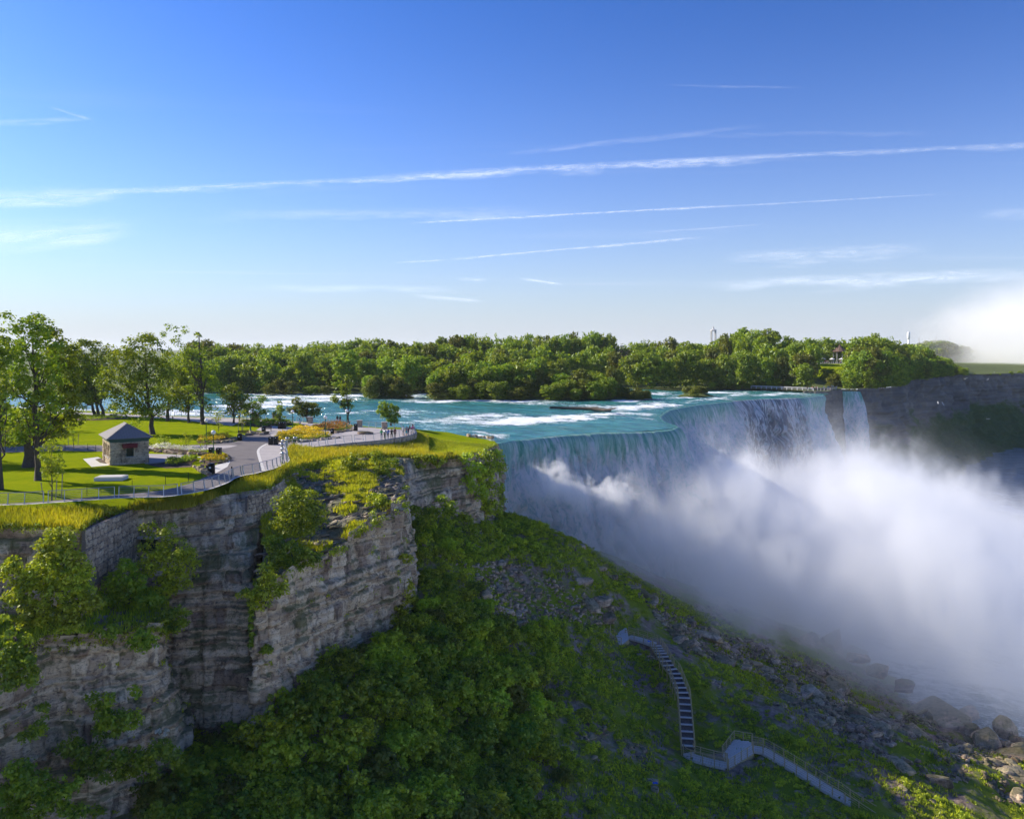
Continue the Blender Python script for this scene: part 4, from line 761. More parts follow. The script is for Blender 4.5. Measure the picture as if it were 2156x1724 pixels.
for i, (bx, by, it, lb) in enumerate([(1365, 1205, [(1365, 1120, 28, 20), (1340, 1150, 28, 16), (1395, 1150, 28, 16), (1365, 1170, 45, 14)], 'wispy sapling nearest the kiosk on the far lawn'), (1545, 1215, [(1545, 1115, 26, 22), (1520, 1150, 32, 18), (1575, 1140, 26, 20), (1550, 1175, 42, 14)], 'wispy sapling left of the two near lamp posts'),
                                   (1715, 1245, [(1700, 1150, 32, 24), (1740, 1180, 28, 22), (1690, 1190, 32, 16)], 'wispy sapling beside the rear lamp post'), (1815, 1085, [(1800, 930, 28, 28), (1840, 960, 28, 24), (1790, 990, 34, 24), (1830, 1030, 34, 22)], 'thin young tree standing behind the planter by the lamp'),
                                   (2010, 1090, [(2005, 930, 24, 24), (2040, 960, 24, 20), (1990, 980, 28, 24), (2020, 1010, 32, 20)], 'young tree with pale stakes at the river side planter'), (1130, 1090, [(1130, 990, 32, 22), (1100, 1030, 32, 18), (1160, 1020, 26, 18), (1130, 1050, 42, 14)], 'small young tree peeking over the kiosk roof'),
                                   (610, 1210, [(600, 1100, 12, 20), (620, 1150, 12, 16)], 'bare thin sapling by the paved path left of the kiosk')]):
    s = c1tree('young_tree', lb, bx, by, it, trunk=.05, seed=40+i, size=.24, cr=.4, mat='leaf_bright', group=YT, dens=2.2, per=16)
stakes(c1(2000, 1100), [(-.4, 0, 1.8, -.1), (.3, .2, 1.8, .1), (.0, .5, 1.9, .05)]); stakes(c1(600, 1200), [(-.6, 0, 1.6, -.08), (.8, .2, 1.7, .05)])

# ---- far woods: every crown a tree of its own, eight builds
FT = []
for k in range(9):
    rng = np.random.default_rng(100+k); Ls = []
    for j in range(rng.integers(6, 10)):
        a = rng.uniform(0, 6.28); q = rng.uniform(.0, .26); zz = rng.uniform(.36, .84); rr_ = rng.uniform(.15, .24)*(1.15-.5*abs(zz-.5))
        Ls.append((q*math.cos(a), q*math.sin(a), zz, rr_, rr_, rr_*rng.uniform(.55, .8)))
    Ls += [(0, 0, .55, .25, .25, .32), (0, 0, .24, .32, .32, .2)]
    if k == 7: Ls = [(0, 0, z_, .30*(1.05-z_), .30*(1.05-z_), .09) for z_ in np.linspace(.12, .95, 9)]
    mt = ['leaf', 'leaf_dark', 'leaf', 'leaf_olive', 'leaf_dark', 'leaf', 'leaf_olive', 'leaf_dark', 'leaf_grey'][k]
    C, R = lobes_to_clumps(Ls, 3.6 if k != 8 else 2, .058, rng); R = R*rng.uniform(.7, 1.5, len(R)); C = C+rng.normal(size=C.shape)*.02
    V, Fc, ti = leaves(C, R, 10 if k != 8 else 5, .055 if k != 8 else .03, rng, shell=.35); print('far leaves', len(Fc))
    tb = MB().tube([(0, 0, -.05), (.01, 0, .3), (0, .01, .6)], [.02, .014, .006], 5)
    me = mesh('crown', np.vstack([V]), Fc, [M[mt]], {'tint': ti}); FT.append((me, tb.me('trunk', M['bark_pale'])))
FAR = []
def far_tree(k, p, h_, wid, rz, label, group):
    FAR.append((k, p, h_, wid, rz, label, group))
def far_tree_now(k, p, h_, wid, rz, label, group):
    o = obj('forest_tree', FT[k][0], loc=p, label=label, category='tree', group=group); o.scale = (h_*wid, h_*wid, h_); o.rotation_euler = (0, 0, rz); return o
KIND = ['mid green', 'dark green', 'leafy green', 'olive yellow', 'dark rounded', 'fresh green', 'yellowish', 'dark pointed', 'bare greyish']
sky_x = [380, 440, 500, 560, 620, 700, 760, 830, 900, 950, 1000, 1060, 1150, 1200, 1270, 1310, 1370, 1410, 1450, 1490, 1520, 1560, 1600, 1640, 1690, 1740, 1780, 1830, 1870, 1900, 1940, 1980, 2010, 2030, 2060]
sky_y = [722, 719, 722, 724, 724, 720, 712, 712, 716, 708, 702, 706, 704, 698, 697, 714, 720, 713, 722, 720, 702, 693, 690, 704, 714, 710, 706, 706, 712, 722, 730, 747, 762, 776, 792]
rng = np.random.default_rng(77); nfar = 0
def zone(X):
    return ('behind the park trees' if X < 560 else 'above the left rapids' if X < 760 else 'behind the small round islet' if X < 900 else 'behind the long islet' if X < 1150 else 'above the drifting log' if X < 1330 else 'beside the side channel' if X < 1500 else 'behind the brink of the falls' if X < 1700 else 'around the far pavilion' if X < 1850 else 'over the shaded gorge wall')
rows = [(318, 0), (332, 0), (352, 0), (378, 1), (405, 1), (432, 2), (462, 2)]
for ri, (dd, tier) in enumerate(rows):
    X = 400+rng.uniform(0, 10)
    while X < 2040:
        step = 7.0*F/dd*rng.uniform(.75, 1.25)*(1.05 if ri >= 5 else 1.15); d = dd+rng.uniform(-7, 7); x = (X-CX)/F*d
        ok = inpoly(np.array([x]), np.array([d]), LAND)[0] and distline(np.array([x]), np.array([d]), SHORE+GTOP)[0] > 2.5
        lawnx = 1715 < X < 1822 and d < 440
        if ri == 4 and rng.random() < .5: ok = False
        if ok and not lawnx:
            g = float(land_z(np.array([x]), np.array([d]))[0]); ysk = np.interp(X, sky_x, sky_y); zt = H-(ysk-HZ)/F*d
            h_ = (zt-g)*1.10 if ri >= 5 else min(zt-g-1., rng.uniform(11.5, 17)+ri*.9)
            if ri >= 5: h_ *= rng.uniform(.88, 1.03)
            elif X > 1850: h_ = min(zt-g-.5, rng.uniform(9, 14))
            if h_ > 3:
                k = int(rng.choice(9, p=[.17, .17, .15, .11, .14, .13, .06, .04, .03]))
                far_tree(k, (x, d, g-.3), h_, min(1.35, 14/h_)*rng.uniform(.9, 1.25), rng.uniform(0, 6.28), f'{KIND[k]} {["front", "front", "front", "middle", "middle", "back", "back"][ri]} row tree of the far wood, {zone(X)}', 'trees of the far wood'); nfar += 1
        X += step
# islet trees and bushes
for (Xa, Xb, Ya, Yb, d, hmin, hmax, n, lab, ks) in [(912, 1110, 0, 0, 287, 11, 14.5, 20, 'tree crowded on the long islet, left half', (0, 2, 5, 4)), (1110, 1300, 0, 0, 288, 6.5, 12, 22, 'tree on the long islet, right half above the log', (0, 3, 5, 6)), (1200, 1370, 0, 0, 281, 2.2, 4.8, 26, 'low willow bush at the right tip of the long islet', (3, 6)),
                                  (915, 1290, 0, 0, 278, 3, 8.5, 30, 'low tree at the water edge of the long islet', (0, 3, 5)), (770, 860, 0, 0, 284, 4, 9.5, 9, 'tree on the small round islet in the rapids', (3, 0, 6)), (1448, 1486, 0, 0, 300, 2.5, 4.5, 5, 'bush on the tiny islet near the brink', (3, 6)),
                                  (560, 700, 0, 0, 305, 3, 7, 6, 'low bush at the shore above the left rapids', (3, 0)), (1500, 1720, 0, 0, 346, 2.2, 5.5, 26, 'low shrub on the shore just above the brink', (0, 3, 5)), (1740, 1880, 0, 0, 372, 4, 8, 22, 'shrub crowding the slope below the far lawn', (0, 3, 5, 1))]:
    r2 = np.random.default_rng(int(Xa))
    for i in range(n):
        X = Xa+(Xb-Xa)*(i+r2.random()*.8)/n; d_ = d+r2.uniform(-4, 5); x = (X-CX)/F*d_; h_ = r2.uniform(hmin, hmax)
        g = -2.2 if d_ < 309 else float(land_z(np.array([x]), np.array([d_]))[0])
        if d == 372: d_ = 352+r2.uniform(4, 40); x = (X-CX)/F*d_; g = float(land_z(np.array([x]), np.array([d_]))[0])
        if d == 346 and X > 1700: continue
        k = int(r2.choice(ks)); far_tree(k, (x, d_, g-.4), h_, min(1.7, max(1.0, 9/h_))*r2.uniform(.85, 1.15), r2.uniform(0, 6.28), f'{KIND[k]} {lab}', lab.split(' on ')[-1] if ' on ' in lab else 'bushes at the far water edge'); nfar += 1

# distant wood past the far island
for i in range(26):
    r2 = np.random.default_rng(900+i); X = 1890+i*6.5; d_ = 900+r2.uniform(-30, 40); zt = H-(np.interp(X, [1890, 1930, 1975, 2010, 2060], [726, 722, 713, 722, 735])-HZ)/F*d_
    far_tree(int(r2.integers(0, 6)), ((X-CX)/F*d_, d_, -3), zt+3, 1.3, r2.uniform(0, 6), 'hazy blue green tree of the distant shore beyond the spray', 'trees of the distant shore')

# ------------------------------------------------------------------ shrubs on cliffs, ledges and talus
def bush(name, label, items, d, mat='leaf_shrub', cr=.40, dens=6.5, per=20, size=.27, seed=0, group='shrubs growing on the cliffs', stem=True, dj=.8):
    """items: (X, Y, rx, ry) in picture units, d: distance in metres"""
    rng = np.random.default_rng(seed+900); px = d/F; P = [Pd(X, Y, d) for X, Y, _, _ in items]; base = P[0]*0+np.array((np.mean([p[0] for p in P]), d, min(p[2]-it[3]*px*.8 for p, it in zip(P, items))))
    L = [(*(p-base+np.array([0, rng.uniform(-.5, .5)*dj, 0])), it[2]*px, it[2]*px*.75, it[3]*px) for p, it in zip(P, items)]
    th = thing(name, label, 'shrub', base, group=group); me, C = foliage('foliage', L, cr, dens, per, size, mat, seed+1); obj('foliage', me, th)
    if stem:
        tg = C[rng.choice(len(C), min(len(C), 10), replace=False)]; hi = max(l[2] for l in L); obj('stem', limbs('stem', (0, .4, 0), (0, .2, hi*.7+.3), .09, tg, 'bark', seed, sub=False), th)
    return th
def k1(l): return [(.25343*x, 977.4+.25343*y, .25343*a, .25343*b) for x, y, a, b in l]
def k2(l): return [(488.7+.25343*x, 948.6+.25343*y, .25343*a, .25343*b) for x, y, a, b in l]
def k3(l): return [(.24*x, 1322.3+.24*y, .24*a, .24*b) for x, y, a, b in l]
bush('sumac_shrub', 'brightest yellow green shrub on the upper ledge, left of the pale masonry', k1([(480, 610, 130, 70), (360, 680, 90, 60), (580, 700, 90, 80), (450, 760, 150, 70), (640, 820, 90, 60)]), 68.5, 'leaf_bright', seed=1, size=.30, cr=.45)
bush('sumac_shrub', 'mid green shrub directly below the brightest one on the upper ledge', k1([(400, 880, 190, 80), (600, 930, 160, 90), (300, 980, 150, 80), (520, 1050, 170, 90), (700, 1050, 100, 70)]), 68, 'leaf_shrub', seed=2)
bush('sumac_shrub', 'shrub at the far left of the upper ledge under the rock face', k1([(120, 820, 90, 50), (60, 900, 110, 60), (180, 1000, 120, 80), (120, 1120, 130, 80)]), 67.5, 'leaf_shrub', seed=3)
bush('sumac_shrub', 'low shrub along the broken ledge edge, left of centre', k1([(330, 1180, 160, 70), (480, 1250, 170, 70), (640, 1190, 150, 80), (250, 1290, 120, 60), (760, 1150, 110, 60), (560, 1320, 140, 40)]), 67.5, 'leaf_shrub', seed=4)
bush('leafy_shrub', 'large dark green shrub leaning over the ledge right of the pale masonry', k1([(1220, 560, 70, 80), (1400, 570, 90, 70), (1280, 700, 140, 90), (1480, 700, 150, 100), (1380, 830, 200, 100), (1560, 820, 100, 90), (1200, 880, 120, 80), (1480, 960, 160, 80), (1330, 1030, 170, 80)]), 78, 'leaf_shrub', seed=5, size=.27, cr=.55)
bush('leafy_shrub', 'dark hanging shrub in the shadow below the masonry wall', k1([(1050, 850, 90, 70), (980, 960, 110, 80), (1120, 980, 110, 80), (1050, 1090, 130, 70), (900, 1090, 110, 60), (1230, 1120, 120, 60)]), 75, 'leaf_dark', seed=6)
bush('leafy_shrub', 'small dark shrub clinging under the large one, beside the vertical cleft', k1([(1450, 1250, 110, 60), (1420, 1340, 100, 50), (1540, 1300, 60, 40)]), 74, 'leaf_dark', seed=7)
bush('leafy_shrub', 'low green shrub on the rock step right of the lower cliff top', k1([(1180, 1440, 100, 50), (1150, 1510, 90, 45), (1240, 1490, 50, 35)]), 69, 'leaf_dark', seed=8, stem=False)
bush('leafy_shrub', 'small green shrub on the pale ledge of the lower cliff', k1([(900, 1390, 80, 35), (970, 1420, 50, 28)]), 68, 'leaf_dark', seed=9, stem=False)
bush('sumac_shrub', 'sunlit twiggy shrub at the left picture edge beside the lower cliff', k1([(30, 1300, 60, 50), (110, 1370, 70, 40), (60, 1440, 70, 50), (230, 1440, 35, 35)]), 62, 'leaf_bright', seed=10, dens=3)
bush('leafy_shrub', 'dark shrub mass at the left edge under the sunlit twigs', k1([(60, 1560, 110, 70), (160, 1600, 120, 80), (60, 1680, 130, 80)])+k3([(120, 300, 160, 110), (250, 420, 120, 90), (60, 470, 120, 80)]), 61.5, 'leaf_dark', seed=11)
bush('leafy_shrub', 'hanging greenery in the middle of the lower cliff face', k3([(850, 740, 90, 80), (1000, 800, 130, 90), (1150, 800, 120, 80), (940, 900, 130, 70), (980, 600, 45, 70), (800, 620, 60, 40), (1190, 560, 40, 60)]), 67.2, 'leaf_dark', seed=12, stem=False)
bush('leafy_shrub', 'thin vine streak on the left part of the lower cliff face', k3([(390, 720, 55, 70), (370, 860, 80, 60), (280, 930, 90, 45)]), 63.6, 'leaf_dark', seed=13, stem=False)
bush('leafy_shrub', 'broad greenery on the rock step at the foot of the lower cliff', k3([(600, 1060, 120, 70), (800, 1100, 140, 80), (1000, 1130, 150, 80), (1200, 1140, 150, 80), (1400, 1080, 140, 70), (1520, 1150, 80, 60), (1000, 1250, 170, 70), (1250, 1270, 130, 70), (760, 1230, 130, 70)]), 65.5, 'leaf_dark', seed=14, stem=False)
bush('leafy_shrub', 'dark greenery filling the bottom left corner', k3([(150, 1230, 140, 60), (300, 1330, 180, 90), (120, 1450, 170, 110), (450, 1470, 170, 110), (250, 1600, 200, 90), (600, 1380, 120, 80), (640, 1600, 140, 60), (60, 1640, 120, 70)]), 62, 'leaf_dark', seed=15, stem=False)
bush('leafy_shrub', 'small hanging plant beside the lowest pale rock', k3([(1390, 1560, 60, 70), (1350, 1650, 60, 60), (840, 1620, 60, 40)]), 65, 'leaf_dark', seed=16, stem=False)
bush('flowering_shrub', 'small patch of white blossom at the foot of the vertical cleft', k3([(1400, 900, 26, 26), (1440, 940, 22, 16), (1470, 880, 12, 14)]), 71, 'flower_white', seed=17, size=.16, cr=.16, stem=False, dens=3.)
bush('leafy_shrub', 'big sunlit green shrub hanging below the scree, beside the recessed masonry', k2([(480, 340, 90, 50), (620, 380, 120, 60), (430, 430, 90, 70), (580, 480, 150, 80), (720, 500, 100, 80), (460, 560, 120, 80), (650, 590, 140, 70), (560, 660, 130, 60), (380, 650, 70, 60)]), 85, 'leaf', seed=18, size=.30, cr=.6)
bush('leafy_shrub', 'dark undergrowth in the gully between two cliffs', k2([(330, 780, 90, 70), (450, 820, 110, 70), (580, 850, 100, 60), (380, 900, 90, 60), (520, 940, 110, 50), (680, 880, 70, 40)]), 80, 'leaf_dark', seed=19)
bush('leafy_shrub', 'narrow green shrub above the dark cleft on the buttress corner', k2([(270, 980, 60, 60), (300, 1070, 80, 60), (330, 1170, 100, 60), (220, 1200, 90, 60), (120, 1200, 90, 40), (200, 1290, 90, 40), (430, 1150, 50, 40)]), 75, 'leaf_shrub', seed=20)
bush('leafy_shrub', 'thin creeper in the cleft left of the buttress', k2([(165, 1400, 14, 90), (160, 1560, 12, 90), (290, 1650, 50, 35)]), 76, 'leaf_dark', seed=21, stem=False, cr=.25)
RS = 'sunlit shrubs along the park rim'
bush('sumac_shrub', 'sunlit shrub below the terrace wall, left of three bright ones', k2([(960, 90, 60, 35), (1020, 60, 45, 35), (960, 150, 70, 40), (1060, 130, 60, 35), (990, 190, 60, 25)]), 112, 'leaf_bright', seed=22, size=.32, cr=.5, group=RS)
bush('sumac_shrub', 'sunlit shrub at the scree top, centre of three bright ones', k2([(1210, 80, 60, 35), (1250, 150, 70, 40), (1190, 190, 55, 40), (1280, 200, 50, 35), (1230, 250, 70, 30), (1180, 30, 50, 30)]), 112, 'leaf_bright', seed=23, size=.32, cr=.5, group=RS)
bush('sumac_shrub', 'wide yellow green shrub topping the rock face under the lawn', k2([(1480, 80, 70, 28), (1560, 60, 70, 30), (1640, 70, 70, 30), (1700, 100, 60, 25), (1540, 120, 80, 28), (1430, 120, 50, 20)]), 124, 'leaf_bright', seed=24, size=.34, cr=.5, group=RS)
bush('sumac_shrub', 'orange tinged shrub at the right end of the rock face rim', k2([(1790, 40, 50, 20), (1840, 65, 50, 22), (1760, 75, 40, 18)]), 127, 'leaf_olive', seed=25, size=.32, cr=.45, group=RS)
bush('sumac_shrub', 'small bright shrub lit on the scree above the buttress', k2([(1050, 370, 40, 28), (1090, 410, 40, 35), (1050, 450, 35, 30)]), 99, 'leaf_bright', seed=26, cr=.4, group=RS)
bush('leafy_shrub', 'green shrub at the right tip of the scree over the buttress edge', k2([(1200, 400, 80, 40), (1260, 440, 70, 40), (1170, 460, 80, 40), (1090, 520, 90, 35), (960, 560, 90, 35), (880, 590, 60, 30)]), 97, 'leaf_shrub', seed=27, group=RS)
bush('leafy_shrub', 'dark shrub filling the hollow below the bright rim shrubs', k2([(1330, 110, 60, 50), (1370, 180, 60, 50), (1130, 230, 60, 35), (1300, 300, 50, 40)]), 118, 'leaf_dark', seed=28, group=RS)
bush('leafy_shrub', 'dark green growth on the cliff corner beside the falls', [(1040, 965, 22, 18), (1050, 985, 14, 16), (1030, 1000, 26, 20), (1045, 1030, 14, 18), (1020, 1045, 26, 20), (1052, 1050, 12, 16), (1035, 1072, 24, 14)], 146, 'leaf_shrub', seed=29, size=.4, cr=.7)
bush('leafy_shrub', 'green creeper over the rock face under the lawn', [(985, 965, 16, 10), (1000, 990, 20, 18), (985, 1020, 22, 18), (1008, 1040, 18, 18), (960, 1055, 22, 12)], 128, 'leaf_shrub', seed=30, size=.38, cr=.6)
bush('leafy_shrub', 'dense greenery covering the right part of the rock face under the lawn', [(1020, 960, 20, 12), (1030, 985, 22, 14), (1015, 1010, 24, 14), (1035, 1030, 18, 16), (1010, 1060, 30, 16), (1040, 1070, 20, 14), (985, 1075, 24, 12)], 134, 'leaf_shrub', seed=32, size=.42, cr=.7)
bush('leafy_shrub', 'dark creeper at the left foot of the rock face under the lawn', [(870, 1075, 20, 10), (910, 1080, 24, 12), (945, 1070, 20, 14), (930, 1050, 12, 10)], 112, 'leaf_dark', seed=33, size=.38, cr=.55)
bush('leafy_shrub', 'shrub on the right shoulder of the buttress', [(856, 1175, 14, 12), (862, 1250, 12, 30), (850, 1300, 18, 25), (838, 1335, 18, 18)], 95, 'leaf_shrub', seed=31)

# talus greenery
SHR = []
for k in range(8):
    rng = np.random.default_rng(200+k); Ls = [(0, 0, .35, .6, .6, .45)]+[(q*math.cos(a), q*math.sin(a), z_, r_, r_, r_*.8) for q, a, z_, r_ in zip(rng.uniform(.3, .7, 6), rng.uniform(0, 6.28, 6), rng.uniform(.3, .8, 6), rng.uniform(.25, .45, 6))]
    C, R = lobes_to_clumps(Ls, 4.5, .15, rng); C = C+rng.normal(size=C.shape)*.04; SHR.append(leaves(C, R, 20, .105, rng, shell=.3))
SM = [mesh('foliage', V, Fc, M[['leaf_shrub', 'leaf_shrub', 'leaf_dark', 'leaf_shrub', 'leaf_shrub', 'leaf', 'leaf_shrub', 'leaf_olive'][k]], {'tint': ti}) for k, (V, Fc, ti) in enumerate(SHR)]
# lighter version for the mass
SHL = []
for k in range(5):
    rng = np.random.default_rng(300+k); Ls = [(0, 0, .3, .6, .6, .4)]+[(q*math.cos(a), q*math.sin(a), .4, .35, .35, .3) for q, a in zip(rng.uniform(.3, .6, 3), rng.uniform(0, 6.28, 3))]
    C, R = lobes_to_clumps(Ls, 2.2, .22, rng); SHL.append(leaves(C, R, 11, .18, rng, shell=.35))
SHT = []
for V, Fc, ti in SHL:
    q = V.reshape(-1, 4, 3)[:, :3]; c = q.mean(1, keepdims=True); q = c+(q-c)*1.38; SHT.append((q.reshape(-1, 3), np.arange(len(q)*3).reshape(-1, 3), ti))
def pol(X, Y, P): return inpoly(np.asarray(X, float), np.asarray(Y, float), P)
SCREEF = [(985, 1190), (1060, 1180), (1120, 1200), (1230, 1250), (1290, 1270), (1300, 1310), (1240, 1320), (1170, 1305), (1060, 1320), (1010, 1270)]
ROCKY = [(1280, 1240), (1440, 1310), (1700, 1380), (1900, 1450), (2156, 1560), (2156, 1724), (2050, 1724), (1900, 1620), (1780, 1560), (1640, 1500), (1560, 1400), (1440, 1400), (1350, 1310)]
rng = np.random.default_rng(5); NC = 26000
cx_ = rng.uniform(-48, 105, NC); cy_ = rng.uniform(52, 152, NC); cz_ = talus_z(cx_, cy_); PX = CX+cx_/cy_*F; PY = HZ+(H-cz_)/cy_*F
STAIR_D = [(1298, 1337), (1340, 1335), (1390, 1365), (1425, 1420), (1445, 1480), (1452, 1575), (1540, 1605), (1590, 1575), (1700, 1622), (1890, 1735), (2000, 1800)]
def stair_dist(X, Y): return distline(X, Y, STAIR_D)
sd_ = stair_dist(PX, PY); scr = pol(PX, PY, SCREEF); rk = pol(PX, PY, ROCKY)
inview = (PX > 330) & (PX < 2250) & (PY < 1900) & (cz_ < -4) & (cz_ > -47)
dens_n = fbm(cx_*.09, cy_*.09, seed=6)
low = (PX > 1150)
grassy = pol(PX, PY, [(1240, 1330), (1440, 1400), (1560, 1400), (1780, 1560), (2156, 1724), (2156, 1900), (1050, 1900), (1160, 1500)])
prob = np.where(scr, .02, np.where(rk, .06, np.where(grassy, .38+.4*dens_n, .75)))
# cliff feet stay clear of the terrain behind the cliffs
behind = pol(cx_, cy_, [(p[0], p[1]) for p in [zc(845, -10, 109), zc(868, -10, 101), zc(842, -10, 100), zc(768, -12, 92), zc(700, -12, 87), zc(604, -15, 80), zc(528, -20, 79), zc(528, -20, 86), zc(400, -20, 86), zc(392, -20, 76), zc(330, -24, 71), zc(0, -24, 64), (-90, 60, 0), (-90, 130, 0), (-20, 130, 0)]]) 
keep = inview & ~behind & (rng.random(NC) < prob) & (sd_ > np.where(PY > 1330, 22, 14)); ix = np.where(keep)[0]
rad = np.where(PX[ix] > 1150, rng.uniform(.35, 1.0, len(ix)), rng.uniform(.7, 1.8, len(ix)))*np.where(rk[ix] | scr[ix], .6, 1)
big = (PX[ix] < 1250) & (PY[ix] > 1300) & (rng.random(len(ix)) < .35); rad[big] *= 1.5; hg = (PX[ix] < 1150) & (PY[ix] > 1420) & (rng.random(len(ix)) < .06); rad[hg] = rng.uniform(2.4, 3.3, hg.sum())
rad = np.minimum(rad, np.maximum(.3, (sd_[ix]-6)/F*cy_[ix]*.9))
# thin out: keep those not inside another already taken bigger one
order = np.argsort(-rad); taken = np.zeros((0, 3)); sel = []
cell = {}
for j in order:
    i = ix[j]; x, y, r = cx_[i], cy_[i], rad[j]; ok = True; gx, gy = int(x//3), int(y//3)
    for a in (-1, 0, 1):
        for b in (-1, 0, 1):
            for (x2, y2, r2_) in cell.get((gx+a, gy+b), ()):
                if (x-x2)**2+(y-y2)**2 < ((r+r2_)*.38)**2: ok = False; break
            if not ok: break
        if not ok: break
    if ok: cell.setdefault((gx, gy), []).append((x, y, r)); sel.append((i, r))
print('talus shrubs', len(sel))
def where(X, Y):
    return ('at the foot of the buttress' if X < 900 and Y < 1500 else 'in the bottom left thicket' if X < 700 else 'in the bottom centre thicket' if X < 1150 and Y > 1450 else 'beside the stone chute' if X < 1250 and Y < 1350 else 'on the slope below the falls' if Y < 1300 else 'left of the long stair' if X < 1440 else 'between stair and boulders' if Y < 1600 else 'beside the lower walkway')
shs = sorted(sel, key=lambda q: -q[1]/cy_[q[0]])
for n_, (i, r) in enumerate(shs[:270]):
    k = n_ % 8; o = obj('talus_shrub', SM[k], loc=(cx_[i], cy_[i], cz_[i]-.25*r)); o.scale = (r*1.15, r*1.15, r*rng.uniform(.9, 1.25)); o.rotation_euler = (0, 0, rng.uniform(0, 6.28))
    o['label'] = f'{["large", "broad", "dark", "dense", "leafy", "fresh green", "rounded", "olive"][k]} wild shrub {where(PX[i], PY[i])}'; o['category'] = 'shrub'; o['group'] = 'large shrubs of the talus slope'
V_, F_, T_ = [], [], []; off = 0
for n_, (i, r) in enumerate(shs[270:]):
    V, Fc, ti = SHT[n_ % 5]; a = rng.uniform(0, 6.28); c_, s_ = math.cos(a), math.sin(a); q = V*r*np.array([1.1, 1.1, rng.uniform(.8, 1.2)])
    V_.append(np.c_[q[:, 0]*c_-q[:, 1]*s_+cx_[i], q[:, 0]*s_+q[:, 1]*c_+cy_[i], q[:, 2]+cz_[i]-.1*r]); F_.append(Fc+off); off += len(V); T_.append(np.clip(ti+rng.uniform(-.2, .2), 0, 1))
obj('small_shrubs', mesh('small_shrubs', np.vstack(V_), np.vstack(F_), M['leaf_shrub'], {'tint': np.concatenate(T_)}), kind='stuff')
# low herbs over the slope
def tufts(name, x, y, z, hmin, hmax, wid, mat, per=4, seed=0, spread=.12, tintf=None):
    rng = np.random.default_rng(seed); n = len(x); N = n*per; bx = np.repeat(x, per)+rng.normal(size=N)*spread; by = np.repeat(y, per)+rng.normal(size=N)*spread; bz = np.repeat(z, per)
    h_ = rng.uniform(hmin, hmax, N); a = rng.uniform(0, 6.28, N); lx, ly = rng.normal(size=(2, N))*h_*.28; wx, wy = np.cos(a)*wid, np.sin(a)*wid
    V = np.stack([np.c_[bx-wx, by-wy, bz-.05], np.c_[bx+wx, by+wy, bz-.05], np.c_[bx+lx, by+ly, bz+h_]], 1).reshape(-1, 3)
    ti = rng.random(N)*.5+(.5*rng.random(N) if tintf is None else .5*np.repeat(tintf, per))
    obj(name, mesh(name, V, np.arange(N*3).reshape(-1, 3), M[mat], {'tint': np.clip(ti, 0, 1)}), kind='stuff')
NH = 60000; hx = rng.uniform(-48, 105, NH); hy = rng.uniform(52, 152, NH); hz_ = talus_z(hx, hy); hX = CX+hx/hy*F; hY = HZ+(H-hz_)/hy*F
hk = (hX > 330) & (hX < 2250) & (hY < 1850) & (hz_ < -4) & (hz_ > -48) & (fbm(hx*.12, hy*.12, seed=8)+fbm(hx*.6, hy*.6, seed=9)*.5 > np.where(pol(hX, hY, SCREEF), .42, np.where(pol(hX, hY, ROCKY), .16, -.12)))
tufts('slope_herbs', hx[hk], hy[hk], hz_[hk], .12, .42, .10, 'leaf_shrub', 4, 11, .2)

# ------------------------------------------------------------------ paving
def paving_mat(name, a, b, jx=0., jy=0., rz=0.):
    m_, t = material(name); P = t.pos(); n1 = t.noise(P, .5, 5, .65); n2 = t.noise(P, 9, 4, .7)
    c = t.mix(t.lin(t.m('ADD', t.m('MULTIPLY', n1, .6), t.m('MULTIPLY', n2, .4)), .35, .65), a, b)
    t.l.new(principled(t, c, .85, t.bump(n2, .4, .02), .2), t.out.inputs[0]); return m_
M['asphalt'] = paving_mat('asphalt', (.13, .115, .115), (.19, .17, .165)); M['concrete'] = paving_mat('concrete', (.33, .30, .30), (.45, .41, .40)); M['pale_concrete'] = paving_mat('pale_concrete', (.52, .50, .48), (.62, .60, .57))
M['mulch'] = simple('mulch', (.10, .065, .045), .95, .4, 5)
M['steel'] = simple('steel', (.42, .44, .47), .38, .08, 4, metallic=.75)
M['green_paint'] = simple('green_paint', (.012, .11, .035), .4, .15); M['black_paint'] = simple('black_paint', (.012, .012, .014), .45, .2)
M['globe'] = simple('globe', (.85, .84, .80), .3, .03); M['dark_red'] = simple('dark_red', (.13, .012, .02), .7, .2); M['fascia'] = simple('fascia', (.035, .085, .075), .6, .2)
M['glass'] = simple('glass', (.02, .03, .025), .12, .2); M['granite'] = simple('granite', (.38, .35, .34), .7, .25, 9, bumpd=.02); M['wood_dark'] = simple('wood_dark', (.10, .055, .035), .8, .3)
def flat_sheet(name, poly, z, mat, th=.0):
    poly = np.array([p[:2] for p in poly]); n = len(poly)
    r = mgeo.delaunay_2d_cdt([Vector(p) for p in poly], [(i, (i+1) % n) for i in range(n)], [list(range(n))], 1, 1e-4)
    P = np.array([tuple(v) for v in r[0]]); Fc = np.array([f for f in r[2]]); a = P[Fc]; s = (a[:, 1, 0]-a[:, 0, 0])*(a[:, 2, 1]-a[:, 0, 1])-(a[:, 1, 1]-a[:, 0, 1])*(a[:, 2, 0]-a[:, 0, 0]); Fc[s < 0] = Fc[s < 0][:, ::-1]
    return obj(name, mesh(name, np.c_[P, np.full(len(P), z)], Fc, M[mat]), kind='structure')
def fillet(pts, n=5): return [tuple(p[:2]) for p in catmull([np.array(p) for p in pts], n)]
